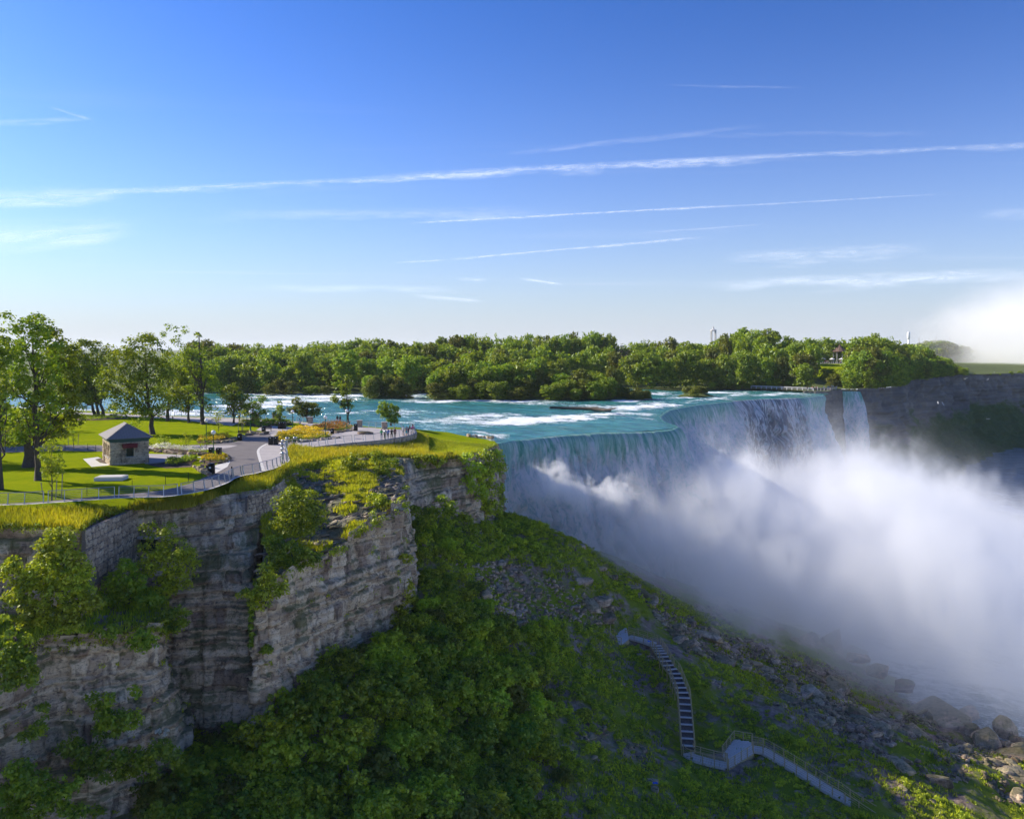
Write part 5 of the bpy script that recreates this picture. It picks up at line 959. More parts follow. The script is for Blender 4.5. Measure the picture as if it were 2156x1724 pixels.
# fence line from the left frame along the cliff rim to the terrace (also the outer edge of the paths)
FENCE = catmull([c1(-260, 1720), c1(-90, 1705), c1(90, 1698), c1(200, 1695), c1(400, 1682), c1(610, 1668), c1(800, 1655), c1(990, 1642), c1(1180, 1636), c1(1345, 1632), c1(1510, 1613), c1(1650, 1588), c1(1760, 1560), c1(1890, 1512), c1(1945, 1478)]+[c2(100, 1338), c2(180, 1325), c2(260, 1305), c2(320, 1290), c2(372, 1272), c2(430, 1245), c2(462, 1225)], 4)
FULL = np.vstack([FENCE, TERR[1:]])
inner = [c1(-260, 1700), c1(200, 1683), c1(420, 1668), c1(640, 1645), c1(990, 1615), c1(1300, 1585), c1(1500, 1545), c1(1640, 1500), c1(1700, 1470), c1(1775, 1445)]
path_poly = fillet(inner, 3)+[tuple(p[:2]) for p in (c1(1785, 1370), c1(1880, 1320), c1(1905, 1345))]+[tuple(p[:2]) for p in FULL[:int(len(FENCE))][::-1]][::2]
flat_sheet('rim_path', path_poly, .03, 'asphalt')
# plaza: asphalt road surface, concrete terrace
kerbline = [c2(272, 1304), c2(268, 1280), c2(250, 1230), c2(232, 1170), c2(228, 1140), c2(242, 1115), c2(275, 1092), c2(300, 1080)]
plaza = [c1(1780, 1440), c1(1900, 1380), c1(1912, 1330), c1(1890, 1290), c1(1840, 1260), c1(1790, 1255), c1(1500, 1215), c1(1200, 1212), c1(820, 1212), c1(480, 1205), c1(-200, 1225), c1(-200, 1270), c1(480, 1245), c1(820, 1252), c1(1200, 1232)]
road = [c2(-30, 1345), c2(-130, 1330), c1(1960, 1478), c1(1925, 1460), c1(1910, 1400), c1(1912, 1330), c1(1890, 1280), c1(1840, 1255), c1(1700, 1238), c1(1200, 1236), c1(820, 1256), c1(480, 1250), c1(-250, 1275), c1(-250, 1228), c1(480, 1203), c1(820, 1205), c1(1200, 1205), c1(1500, 1205), c1(1780, 1195), c1(1960, 1175), c1(2040, 1145), c2(30, 1050), c2(60, 1035), c2(140, 1010), c2(300, 985), c2(315, 1000), c2(345, 1040), c2(310, 1085)]+kerbline[::-1]
flat_sheet('plaza_road', road, .035, 'asphalt')
terr = [tuple(p[:2]) for p in kerbline]+[tuple(p[:2]) for p in (c2(310, 1085), c2(345, 1040), c2(315, 1000), c2(300, 985), c2(200, 965), c2(230, 945), c2(330, 930), c2(560, 945), c2(600, 925), c2(530, 895), c2(640, 905), c2(1050, 935), c2(1270, 955), c2(1430, 962))]+[tuple(p[:2]) for p in TERR[::-1]]+[tuple(c2(372, 1272)[:2])]
flat_sheet('terrace_paving', terr, .05, 'concrete')
band_ = lambda L, w_: [tuple(p[:2]) for p in L]+[(p[0]+w_[0], p[1]+w_[1]) for p in L[::-1]]
flat_sheet('paved_edge_strip', band_(catmull(kerbline, 4), (-.38, -.05)), .062, 'pale_concrete')
flat_sheet('pale_apron', [c1(1200, 1240), c1(1500, 1243), c1(1780, 1240), c1(1905, 1225), c1(1975, 1206), c1(1900, 1204), c1(1500, 1212), c1(1200, 1220)], .045, 'concrete')
flat_sheet('river_walk', [c2(640, 905), c2(520, 892), c2(360, 880), c2(200, 870), c1(1430, 965), c1(1430, 985), c2(0, 930), c2(60, 905), c2(210, 890), c2(520, 905)], .03, 'concrete')
flat_sheet('river_walk_left', [c1(1440, 985), c1(1440, 962), c1(1000, 945), c1(700, 932), c1(300, 915), c1(300, 932), c1(700, 948)], .03, 'concrete')
flat_sheet('gravel_yard', [c1(1205, 1275), c1(1205, 1358), c1(1300, 1360), c1(1420, 1340), c1(1540, 1305), c1(1600, 1295), c1(1620, 1290), c1(1400, 1278)], .02, 'concrete')
flat_sheet('side_path', [c1(1610, 1305), c1(1900, 1290), c1(1912, 1345), c1(1890, 1385), c1(1790, 1440), c1(1785, 1375), c1(1870, 1350), c1(1880, 1320)], .05, 'pale_concrete')
flat_sheet('kiosk_path', [c1(690, 1318), c1(810, 1302), c1(840, 1310), c1(790, 1322), c1(830, 1350), c1(915, 1362), c1(900, 1372), c1(760, 1384)], .03, 'pale_concrete')
flat_sheet('kiosk_bed', [c1(795, 1322), c1(840, 1312), c1(918, 1362), c1(835, 1348)], .02, 'mulch')
flat_sheet('dark_bed', [c1(1220, 1362), c1(1540, 1318), c1(1600, 1340), c1(1590, 1385), c1(1380, 1395), c1(1280, 1378)], .02, 'mulch')
# terrace retaining wall of rough stone
tw = TERR[18:]; tn = np.gradient(tw, axis=0)[:, :2]; tn /= np.linalg.norm(tn, axis=1)[:, None]; tn = np.stack([tn[:, 1], -tn[:, 0]], 1)
wall = thing('terrace_wall', 'low curved grey stone wall carrying the terrace railing above the grass bank', 'wall', tw[0])
o_ = tw[0]
cap = np.array([[(p[0]+n[0]*a-o_[0], p[1]+n[1]*a-o_[1], z) for a, z in ((-.25, .12), (.30, .12), (.30, .0), (-.25, .0), (-.25, .12))] for p, n in zip(tw, tn)])
obj('coping', mesh('coping', cap.reshape(-1, 3), gridF(len(tw), 5), M['concrete']), wall)
back = np.array([[(p[0]+n[0]*.06-o_[0], p[1]+n[1]*.06-o_[1], z) for z in (0, -1.8)] for p, n in zip(tw, tn)])
obj('wall_core', mesh('wall_core', back.reshape(-1, 3), gridF(len(tw), 2), M['mortar']), wall)
twd, tu = arc(tw, .05); tnd = np.stack([np.interp(tu, np.r_[0, np.cumsum(np.linalg.norm(np.diff(tw, axis=0), axis=1))], tn[:, k]) for k in (0, 1)], 1)
STN = []
for k in range(7):
    r2 = np.random.default_rng(k); b = MB().box((0, 0, 0), (1, 1, 1)); v = b.v[0]+r2.uniform(-.09, .09, (8, 3)); b.v[0] = v; STN.append(b.me('stone', M['masonry']))
    STN[-1].attributes.new('blk', 'FLOAT', 'POINT').data.foreach_set('value', np.full(8, r2.random(), np.float32))
def stone(parent, c, dims, rz, k=None, name='stone', r=RNG):
    o = obj(name, STN[int(r.integers(0, 7)) if k is None else k], parent, c); o.scale = dims; o.rotation_euler = (0, 0, rz); return o
n_st = 0
for row, (z0, hh_) in enumerate([(-.17, .30), (-.50, .30), (-.83, .30)]):
    s = RNG.uniform(0, .5)
    while s < tu[-1]-.6:
        L_ = RNG.uniform(.45, .95); i = min(len(tu)-1, int((s+L_/2)/.05)); p, n = twd[i], tnd[i]
        stone(wall, (p[0]+n[0]*.16-o_[0], p[1]+n[1]*.16-o_[1], z0), (.96*L_, .26, hh_), math.atan2(n[1], n[0])+math.pi/2); s += L_; n_st += 1
print('terrace stones', n_st)

# ------------------------------------------------------------------ railings: curved steel posts, top rail and five bars
def post_mesh(h_=1.12, out=.16):
    zs = np.linspace(0, h_, 7); pts = [(0, out*math.sin(min(1, z/h_*1.0)*math.pi*.62)-0, z) for z in zs]
    mb = MB(); P = np.array(pts)
    for a, b in zip(P[:-1], P[1:]):
        V = []
        for q in (a, b):
            for dx, dy in ((-.03, -.06), (.03, -.06), (.03, .06), (-.03, .06)): V.append((q[0]+dx, q[1]+dy, q[2]))
        mb.add(V, [(0, 1, 5, 4), (1, 2, 6, 5), (2, 3, 7, 6), (3, 0, 4, 7)])
    mb.box((0, .0, .02), (.16, .22, .04)); return mb.me('post', M['steel'])
PM = post_mesh()
def railing(name, label, L, spacing=1.5, side=1, z=0., mat='steel', group='steel railings', bars=5, hgt=1.1, zf=None, out=.16, pm=None, rr_=.022):
    L = np.asarray(L, float); A, u = arc(L, .1); th = thing(name, label, 'railing', A[0]*[1, 1, 0]+[0, 0, z], group=group); o = A[0]
    tg = np.gradient(A, axis=0)[:, :2]; tg /= np.linalg.norm(tg, axis=1)[:, None]+1e-9; nr = np.stack([tg[:, 1], -tg[:, 0]], 1)*side
    zz = (A[:, 2]-z) if zf else np.zeros(len(A)); n = max(1, int(round(u[-1]/spacing)))
    for k in range(n+1):
        i = min(len(A)-1, int(round(k*(len(A)-1)/n))); p = obj('post', pm or PM, th, (A[i, 0]-o[0], A[i, 1]-o[1], zz[i])); p.rotation_euler = (0, 0, math.atan2(nr[i, 1], nr[i, 0])-math.pi/2)
    st = max(1, int(.5/.1)); ii = list(range(0, len(A), st)); ii = ii if ii[-1] == len(A)-1 else ii+[len(A)-1]
    for b in range(bars+1):
        zb = hgt*(b+1)/(bars+1); of = out*math.sin(zb/hgt*math.pi*.62)
        P = np.c_[A[ii, 0]-o[0]+nr[ii, 0]*of, A[ii, 1]-o[1]+nr[ii, 1]*of, zz[ii]+zb]
        obj('handrail' if b == bars else 'bar', MB().tube(P, rr_*1.7 if b == bars else rr_*.6, 5).me('bar', M[mat]), th)
    return th
fu = np.r_[0, np.cumsum(np.linalg.norm(np.diff(FULL, axis=0), axis=1))]; Fd, fdu = arc(FULL, .1)
def seg(a, b): return Fd[int(a/.1):max(int(a/.1)+3, int(b/.1))]
def su(pt): return fdu[np.argmin(np.linalg.norm(Fd[:, :2]-np.array(pt)[:2], axis=1))]
marks = [0, su(c1(400, 1682)), su(c1(985, 1642)), su(c1(1510, 1613)), su(c1(1945, 1478)), su(c2(100, 1338)), su(c2(462, 1225)), su(e1(350, 465)), su(e1(690, 428)), su(e1(900, 403)), su(e1(1250, 367)), su(e1(1400, 355)), su(e1(1790, 308)), fdu[-1]]
rl = ['railing bay at the far left running behind the tall grass', 'straight railing bay in front of the staked sapling', 'railing bay below the white slab on the lawn', 'curved railing bay before the dark litter bin and boulders', 'short railing bay beside the black bollard', 'railing bay curving along the asphalt road', 'tight railing bend beside the stacked viewers', 'railing bay running back from the bend', 'railing bay behind the black twin bins', 'terrace railing bay in front of the flower bed', 'terrace railing bay before the long rock', 'terrace railing bay where five people lean', 'last terrace railing bay under the standing group']
for i, (a, b) in enumerate(zip(marks[:-1], marks[1:])):
    zt = .17 if i >= 8 else .05
    railing('railing', rl[i]+', silver steel', seg(a, b-.15), z=zt, side=-1 if True else 1)
flat_sheet('railing_kerb', [tuple(p) for p in (Fd[:int(marks[8]/.1), :2][::4]+0)]+[tuple(p) for p in (Fd[:int(marks[8]/.1), :2][::4][::-1]+np.array([.28, -.33]))], .058, 'pale_concrete')
# river side railing with stone piers
RB = [c2(1425, 962), c2(1265, 955), c2(1058, 940), c2(650, 908), c2(520, 894), c2(360, 882), c2(200, 875), c1(1430, 965), c1(1000, 943), c1(700, 930), c1(300, 912)]
pier = MB().box((0, 0, .62), (.95, .75, 1.24)).me('pier_body', M['masonry']); pier.attributes.new('blk', 'FLOAT', 'POINT').data.foreach_set('value', np.full(8, .6, np.float32))
pcap = MB().box((0, 0, 1.3), (1.15, .95, .12)).me('pier_cap', M['granite'])
pl_ = ['rightmost, nearest the standing group', 'beside the black bin', 'beside the flower bed and the walking woman', 'by the small feathery tree', 'at the left end of the rail']
for i, p in enumerate([RB[1], RB[2], RB[3], RB[5], c2(205, 876)]):
    th = thing('stone_pier', f'stone pier of the river railing, {pl_[i]}', 'pier', p, rz=.2, group='stone piers of the river railing'); obj('pier_body', pier, th); obj('pier_cap', pcap, th)
for i, (a, b) in enumerate([(RB[0], RB[1]), (RB[1], RB[2]), (RB[2], RB[3]), (RB[3], RB[4]), (RB[4], RB[6]), (RB[6], RB[7]), (RB[7], RB[9]), (RB[9], RB[10])]):
    d = (b-a)/np.linalg.norm(b-a)*.55
    railing('railing', ['river side railing bay at the right end of the terrace', 'river side railing bay between the two right piers', 'long river side railing bay behind the flower beds', 'short river side railing bay behind the walking woman', 'river side railing bay behind the low wide tree', 'river side railing bay between the lawn trees and rapids', 'river side railing seen between the tree trunks', 'river side railing at the far left behind the trees'][i], np.array([a+d, b-d]), spacing=2.0, bars=4, group='steel railings')

# ------------------------------------------------------------------ lamps
def lamp(p, label):
    th = thing('street_lamp', label, 'lamp', p, group='green lamp posts with white globes')
    obj('post', MB().lathe((0, 0, 0), [(.20, 0), (.20, .12), (.15, .16), (.13, .5), (.10, .75), (.06, .85), (.055, 3.0), (.09, 3.05), (.10, 3.14), (.05, 3.2)], 10).me('post', M['green_paint'], True), th)
    obj('globe', MB().ball((0, 0, 3.48), .31, 12, 8).me('globe', M['globe'], True), th)
def lampat(X, Y): d = (H-3.48)*F/(Y-HZ); return np.array(((X-CX)/F*d, d, 0))
for (x, y), lb in [((1773, 1096), 'green lamp post with white globe nearest the kiosk, in the round planter'), ((1714, 998), 'green lamp post with white globe behind the yellow planter shrubs, left of centre')]:
    lamp(lampat(.25343*x, 632.4+.25343*y), lb)
for (x, y), lb in [((776, 856), 'green lamp post with white globe in the yellow flower bed'), ((953, 804), 'green lamp post with white globe at the end of the orange flower bed'), ((502, 811), 'lamp post with white globe at the river rail left of the low wide tree'), ((153, 812), 'lamp post with white globe among the small trees by the river')]:
    lamp(lampat(488.7+.25343*x, 661.2+.25343*y), lb)

# ------------------------------------------------------------------ stone kiosk
K0 = c1(925, 1371); KA = math.atan2(.60, .80); W_, L_, HW = 4.25, 6.6, 3.15      # front width, length, wall height; local x along the front, y along the left wall
kio = thing('stone_kiosk', 'small square stone kiosk with a grey hipped shingle roof and green eaves', 'kiosk', K0, rz=math.atan2(.56, .83))
def wallstones(parent, x0, x1, fixed, axis, openings, out):
    z = .0; r2 = np.random.default_rng(int(abs(fixed)*10)+axis)
    core = MB(); 
    while z < HW-.25:
        h_ = r2.choice([.26, .32, .38]); h_ = min(h_, HW-.2-z); s = x0
        while s < x1-.01:
            l_ = r2.uniform(.35, .8); l_ = min(l_, x1-s); l_ = x1-s if x1-s-l_ < .2 else l_
            a, b = s, s+l_; parts = [(a, b)]
            for (oa, ob, oz0, oz1) in openings:
                if z+h_ > oz0+.02 and z < oz1-.02:
                    np_ = []
                    for (pa, pb) in parts:
                        if pb <= oa or pa >= ob: np_.append((pa, pb))
                        else:
                            if pa < oa: np_.append((pa, oa))
                            if pb > ob: np_.append((ob, pb))
                    parts = np_
            for (pa, pb) in parts:
                if pb-pa > .06:
                    c = ((pa+pb)/2, fixed-out*(.10+r2.uniform(-.015, .02)), z+h_/2) if axis == 0 else (fixed-out*(.10+r2.uniform(-.015, .02)), (pa+pb)/2, z+h_/2)
                    o = stone(parent, c, ((pb-pa-.03), .22, h_-.03) if axis == 0 else (.22, (pb-pa-.03), h_-.03), 0, r=r2)
            s += l_
        z += h_
FO = [(1.75, 2.62, 1.0, 2.15)]; SO = [(.55, 1.3, .95, 2.3), (1.85, 2.6, .95, 2.3), (3.15, 3.9, .95, 2.3), (4.45, 5.6, .05, 2.4)]
body = MB()   # wall core with real window holes
def core_wall(axis, x0, x1, f0, f1, ops):
    xs_ = sorted({x0, x1, *[o[0] for o in ops], *[o[1] for o in ops]}); 
    for a, b in zip(xs_[:-1], xs_[1:]):
        hole = [o for o in ops if o[0] <= a+1e-6 and o[1] >= b-1e-6]; spans = [(0, HW)] if not hole else [(0, hole[0][2]), (hole[0][3], HW)]
        for z0, z1 in spans:
            if z1-z0 > .02:
                if axis == 0: body.box(((a+b)/2, (f0+f1)/2, (z0+z1)/2), (b-a, f1-f0, z1-z0))
                else: body.box(((f0+f1)/2, (a+b)/2, (z0+z1)/2), (f1-f0, b-a, z1-z0))
core_wall(0, 0, W_, .0, .25, FO); core_wall(1, .25, L_, 0, .25, SO); core_wall(1, .25, L_, W_-.25, W_, []); core_wall(0, .25, W_-.25, L_-.25, L_, [])
obj('wall', body.me('wall', M['mortar']), kio)
wallstones(kio, -.18, W_+.18, 0, 0, FO, 1); wallstones(kio, 0.02, L_, 0, 1, SO, 1); wallstones(kio, 0.02, L_, W_, 1, [], -1)
for (a, b, z0, z1), ax in [(FO[0], 0)]+[(s, 1) for s in SO]:
    cx0, wd_ = (a+b)/2, b-a
    fr = MB()
    for q in (a+.04, b-.04): fr.box((q, .06, (z0+z1)/2) if ax == 0 else (.06, q, (z0+z1)/2), (.08, .1, z1-z0) if ax == 0 else (.1, .08, z1-z0))
    for q in (z0+.04, z1-.04): fr.box((cx0, .06, q) if ax == 0 else (.06, cx0, q), (wd_-.16, .1, .08) if ax == 0 else (.1, wd_-.16, .08))
    win = obj('door' if z0 < .1 else 'window', fr.me('window', M['fascia']), kio)
    obj('pane', MB().box((cx0, .12, (z0+z1)/2) if ax == 0 else (.12, cx0, (z0+z1)/2), (wd_-.16, .02, z1-z0-.16) if ax == 0 else (.02, wd_-.16, z1-z0-.16)).me('pane', M['glass']), win)
    if z0 > .1: obj('sill', MB().box((cx0, -.22, z0-.06) if ax == 0 else (-.22, cx0, z0-.06), (wd_+.3, .2, .1) if ax == 0 else (.2, wd_+.3, .1)).me('sill', M['granite']), win)
obj('fascia', MB().box((W_/2, L_/2, HW+.12), (W_+.7, L_+.7, .22)).box((W_/2, L_/2, HW-.12), (W_+.42, L_+.42, .26)).me('fascia', M['fascia']), kio)
sh = thing('serving_shutter', 'dark red box sign over the kiosk front window', 'shutter', (0, 0, 0)); bpy.data.objects.remove(sh)
obj('shutter_box', MB().box((2.15, -.42, 2.42), (1.75, .4, .50)).box((2.15, -.44, 2.70), (1.85, .46, .06)).me('shutter_box', M['dark_red']), kio)
aw = MB(); aw.add([(W_+.2, 2.2, 2.75), (W_+.2, 3.9, 2.75), (W_+1.0, 3.9, 2.2), (W_+1.0, 2.2, 2.2), (W_+.2, 2.2, 2.7), (W_+.2, 3.9, 2.7), (W_+1.0, 3.9, 2.1), (W_+1.0, 2.2, 2.1)], [(0, 3, 2, 1), (4, 5, 6, 7), (0, 4, 7, 3), (1, 2, 6, 5), (2, 3, 7, 6)])
obj('awning', aw.me('awning', M['dark_red']), kio)
# hipped roof laid with courses of shingles
ov, z0, zr = .62, HW+.235, HW+1.92; x0, x1, y0, y1 = -ov, W_+ov, -ov, L_+ov; rx = W_/2; ry0, ry1 = y0+(rx-x0), y1-(rx-x0)
M['shingle'] = simple('shingle', (.23, .215, .22), .85, .22, 2.2, bumpd=.01)
SHM = [mesh('shingle', [(-.5, 0, 0), (.5, 0, 0), (.5, 1, 0), (-.5, 1, 0), (-.5, 0, 1), (.5, 0, 1), (.5, 1, .4), (-.5, 1, .4)], [(0, 3, 2, 1), (4, 5, 6, 7), (0, 1, 5, 4), (1, 2, 6, 5), (3, 0, 4, 7), (2, 3, 7, 6)], M['shingle'])]
roof = MB(); roof.add([(x0, y0, z0), (x1, y0, z0), (x1, y1, z0), (x0, y1, z0), (rx, ry0, zr), (rx, ry1, zr)], [(0, 1, 4), (1, 2, 5, 4), (2, 3, 5), (3, 0, 4, 5), (0, 3, 2, 1)])
rf = obj('roof', roof.me('roof', M['shingle']), kio)
def courses(e0, e1, t0, t1, n):
    e0, e1, t0, t1 = [np.array(q, float) for q in (e0, e1, t0, t1)]; up = ((t0+t1)-(e0+e1))/2; Ls = np.linalg.norm(up); r2 = np.random.default_rng(n)
    out_ = np.cross(e1-e0, up); out_ /= np.linalg.norm(out_); ex = (e1-e0)/np.linalg.norm(e1-e0); uy = up-ex*np.dot(up, ex); uy /= np.linalg.norm(uy)
    Rm = Matrix((ex, uy, out_)).transposed().to_4x4(); k = 0
    for c in range(n):
        f = c/n; a = e0+(t0-e0)*f; b = e1+(t1-e1)*f; Lr = np.linalg.norm(b-a); s = 0.
        cnt = max(1, int(Lr/.62)); wd_ = Lr/cnt
        for j in range(cnt):
            p = a+(b-a)/Lr*(j+.5)*wd_+out_*.012; o = obj('shingle', SHM[0], rf); 
            o.matrix_local = Matrix.Translation(p) @ Rm @ Matrix.Diagonal((wd_*.985, Ls/n*1.06, .035+r2.uniform(0, .012), 1)); k += 1
    return k
ns = courses((x0, y0, z0), (x1, y0, z0), (rx, ry0, zr), (rx, ry0, zr), 12)+courses((x0, y1, z0), (x0, y0, z0), (rx, ry1, zr), (rx, ry0, zr), 12)+0
print('shingles', ns)
obj('ridge', MB().tube([(rx, ry0, zr+.03), (rx, ry1, zr+.03)], .09, 6).tube([(x0, y0, z0+.05), (rx, ry0, zr+.04)], .07, 6).tube([(x1, y0, z0+.05), (rx, ry0, zr+.04)], .07, 6).me('ridge', M['shingle']), rf)

# ------------------------------------------------------------------ things on the lawn and plaza
slab = thing('concrete_slab', 'long white concrete block lying flat on the sunlit lawn', 'slab', c1(900, 1500), rz=.12)
obj('slab_body', MB().box((0, .9, .20), (3.1, 1.9, .40)).me('slab_body', M['pale_concrete']), slab); obj('slab_top', MB().box((0, .9, .425), (2.8, 1.6, .05), taper=.98).me('slab_top', M['pale_concrete']), slab)
def bin_(p, label, rz=0., s=1.):
    th = thing('litter_bin', label, 'litter bin', p, rz=rz, group='black litter bins'); th.scale = (s,)*3
    b = MB()
    for k in range(14):
        a = k*2*math.pi/14; b.box((.33*math.cos(a), .33*math.sin(a), .55), (.055, .055, .95))
    obj('slat_cage', b.me('slat_cage', M['black_paint']), th); obj('liner', MB().lathe((0, 0, .06), [(.27, 0), (.28, .95)], 12).me('liner', M['black_paint'], True), th)
    obj('rim', MB().lathe((0, 0, 1.02), [(.36, 0), (.38, .04), (.30, .12), (.20, .12)], 14).me('rim', M['black_paint'], True), th)
    obj('notice', MB().box((.0, -.36, .72), (.2, .02, .16)).me('notice', M['globe']), th); return th
def boxbin(p, label, rz=0.):
    th = thing('litter_bin', label, 'litter bin', p, rz=rz, group='black litter bins')
    obj('bin_body', MB().box((0, 0, .62), (.62, .62, 1.2), taper=.96).me('bin_body', M['black_paint']), th); obj('lid', MB().box((0, 0, 1.27), (.72, .72, .1), taper=.8).me('lid', M['black_paint']), th)
    obj('opening', MB().box((0, -.325, .98), (.36, .02, .2)).me('opening', M['glass']), th); obj('notice', MB().box((.0, -.325, 1.14), (.16, .02, .07)).me('notice', M['globe']), th)
bin_(c1(1755, 1442), 'large black slatted litter bin beside the boulders at the rim path', s=1.15)
boxbin(c1(1757, 1300), 'black box bin left of the green lamp post'); boxbin(c1(1818, 1302), 'black box bin right of the green lamp post')
bin_(c1(1992, 1166), 'black bin at the end of the low planter wall near the road')
boxbin(c2(322, 1088), 'left one of the black twin bins in front of the yellow flowers'); boxbin(c2(365, 1086), 'right one of the black twin bins in front of the yellow flowers')
boxbin(c2(1028, 972), 'black bin standing alone on the terrace beside the rail pier'); boxbin(c2(397, 955), 'black bin by the river rail under the feathery tree'); boxbin(c2(432, 953), 'black bin by the river rail, right of its twin')
bin_(c2(262, 985), 'round black bin beside the boulders at the pavement edge'); bin_(c2(832, 998), 'small black bin next to the lamp post in the flower bed', s=.9); bin_(c2(62, 1052), 'round black bin near the young tree planter')
bol = thing('bollard', 'black bollard at the narrow end of the rim path', 'bollard', c1(1925, 1462)); obj('shaft', MB().lathe((0, 0, 0), [(.10, 0), (.10, .1), (.07, .14), (.07, 1.1), (.09, 1.12), (.06, 1.2)], 10).me('shaft', M['black_paint'], True), bol)
# low black chain fence stakes on the lawn
for i, (x, y) in enumerate([(722, 1620), (1098, 1570), (1375, 1530), (1565, 1500), (1677, 1480), (1236, 1352), (1465, 1330), (540, 1242), (612, 1240), (728, 1245), (795, 1255)]):
    st = thing('marker_post', f'thin black marker post on the lawn, {["in front of the left fence", "below the white slab", "right of the white slab", "near the planter boulders", "touching the boulder pile", "beside the kiosk wall", "at the gravel edge", "by the paved path, leftmost", "by the paved path, second", "by the paved path, third", "by the paved path nearest the kiosk"][i]}', 'post', c1(x, y), group='thin black marker posts'); obj('rod', MB().tube([(0, 0, -.1), (0, 0, 1.0)], .03, 5).me('rod', M['black_paint']), st)
def bench(p, label, rz):
    th = thing('park_bench', label, 'bench', p, rz=rz, group='dark park benches')
    for k in range(4): obj('seat_slat', MB().box((0, -.2+k*.13, .45), (1.8, .1, .04)).me('seat_slat', M['wood_dark']), th)
    for k in range(3): obj('back_slat', MB().box((0, .34+k*.03, .58+k*.14), (1.8, .03, .11)).me('back_slat', M['wood_dark']), th)
    for s in (-.8, .8): obj('leg', MB().box((s, .05, .22), (.07, .5, .44)).box((s, .33, .65), (.07, .06, .5)).me('leg', M['black_paint']), th)
bench(c1(1700, 1395), 'dark bench half hidden beside the large litter bin', -.8); bench(c2(285, 975), 'dark bench beyond the boulders near the river rail', .2); bench(c2(95, 1010), 'dark bench facing the road by the young trees', .4)
# coin viewers
def viewer(p, label, rz):
    th = thing('coin_viewer', label, 'viewer', p, rz=rz, group='coin viewers on green pedestals')
    obj('pedestal', MB().lathe((0, 0, 0), [(.20, 0), (.20, .06), (.10, .12), (.06, .3), (.055, 1.05), (.08, 1.12)], 10).me('pedestal', M['green_paint'], True), th)
    obj('viewer_head', MB().ball((0, 0, 1.36), .22, 10, 8, (1, 1, 1.05)).tube([(0, .05, 1.4), (0, .34, 1.42)], .09, 8).tube([(-.1, .1, 1.42), (-.1, .4, 1.44)], .05, 6).tube([(.1, .1, 1.42), (.1, .4, 1.44)], .05, 6).box((0, -.2, 1.36), (.16, .1, .2)).me('viewer_head', M['steel'], True), th)
for i, (p, lb) in enumerate([(e1(300, 640), 'nearest silver viewer in the row at the rail bend'), (e1(298, 575), 'second silver viewer from the front at the rail bend'), (e1(290, 505), 'third silver viewer in the row at the rail bend'), (e1(305, 462), 'rearmost silver viewer in the row at the rail bend'), (e1(360, 425), 'single silver viewer behind the rail bend'), (e1(462, 418), 'silver viewer farthest right of the bend row'), (e1(1652, 326), 'viewer on green pedestal between two leaning visitors')]):
    viewer(p, lb, -1.2)
# rocks
BLD = []
for k in range(12):
    r2 = np.random.default_rng(600+k); n = 17 if k < 8 else 34; p = r2.normal(size=(n, 3)); p /= np.linalg.norm(p, axis=1)[:, None]; p = np.clip(p, -.82, .82)*np.array([1, r2.uniform(.6, .95), r2.uniform(.55, .85)]); 
    import bmesh
    bm = bmesh.new(); [bm.verts.new(q) for q in p]; bmesh.ops.convex_hull(bm, input=bm.verts); bmesh.ops.delete(bm, geom=[v for v in bm.verts if not v.link_faces], context='VERTS')
    bmesh.ops.bevel(bm, geom=bm.edges[:], offset=.05, segments=1, affect='EDGES', clamp_overlap=True); me = bpy.data.meshes.new('rock'); bm.to_mesh(me); bm.free(); me.materials.append(M['boulder'])
    me.attributes.new('blk', 'FLOAT', 'FACE').data.foreach_set('value', (r2.random()+.2*r2.random(len(me.polygons))).astype(np.float32)); BLD.append(me)
def rock(p, dims, rz, k, label, group=None, cat='rock', tilt=(0, 0), name='boulder'):
    o = obj(name, BLD[k % 12], loc=p, label=label, category=cat); o.scale = dims; o.rotation_euler = (tilt[0], tilt[1], rz)
    if group: o['group'] = group
    return o
rr = np.random.default_rng(55)
def rockrow(pts, n, size, label, group, hgt=.7):
    A, u = arc(catmull(pts, 5), .1)
    for i in range(n):
        p = A[int((i+.5)/n*(len(A)-1))]; s = size*rr.uniform(.7, 1.3); rock((p[0], p[1]+rr.uniform(-.2, .2), s*.18), (s, s*.75, s*hgt), rr.uniform(0, 3), int(rr.integers(0, 12)), label(i), group)
G1 = 'boulders edging the park beds'
rockrow([c1(1210, 1250), c1(1290, 1256), c1(1400, 1268), c1(1500, 1280), c1(1600, 1282), c1(1720, 1290)], 14, .62, lambda i: 'grey edging boulder along the gravel yard behind the kiosk', G1)
rockrow([c1(1390, 1220), c1(1450, 1225), c1(1520, 1232)], 4, .7, lambda i: 'pale boulder in the bed in front of the wispy saplings', G1)
rockrow([c1(1630, 1240), c1(1690, 1250)], 3, .55, lambda i: 'boulder in the bed left of the black box bins', G1)
rockrow([c1(1600, 1385), c1(1660, 1405), c1(1700, 1430), c1(1740, 1460)], 8, .62, lambda i: 'tan boulder in the pile beside the large litter bin', G1, .75)
rockrow([c1(1660, 1345), c1(1760, 1362), c1(1860, 1352), c1(1905, 1325), c1(1880, 1290)], 14, .42, lambda i: 'low grey stone round the lamp post planter', G1, 1.)
rockrow([c1(1780, 1188), c1(1860, 1184), c1(1930, 1172), c1(1975, 1160)], 9, .62, lambda i: 'grey stone of the low planter wall near the road', G1, .75)
rockrow([c1(2060, 1125), c1(2120, 1110), c2(0, 1045), c2(40, 1035)], 6, .75, lambda i: 'boulder beside the round bin on the left of the road', G1)
rockrow([c2(140, 1000), c2(200, 990), c2(250, 1005), c2(280, 995)], 5, .8, lambda i: 'pale boulder at the pavement edge by the dark bench', G1)
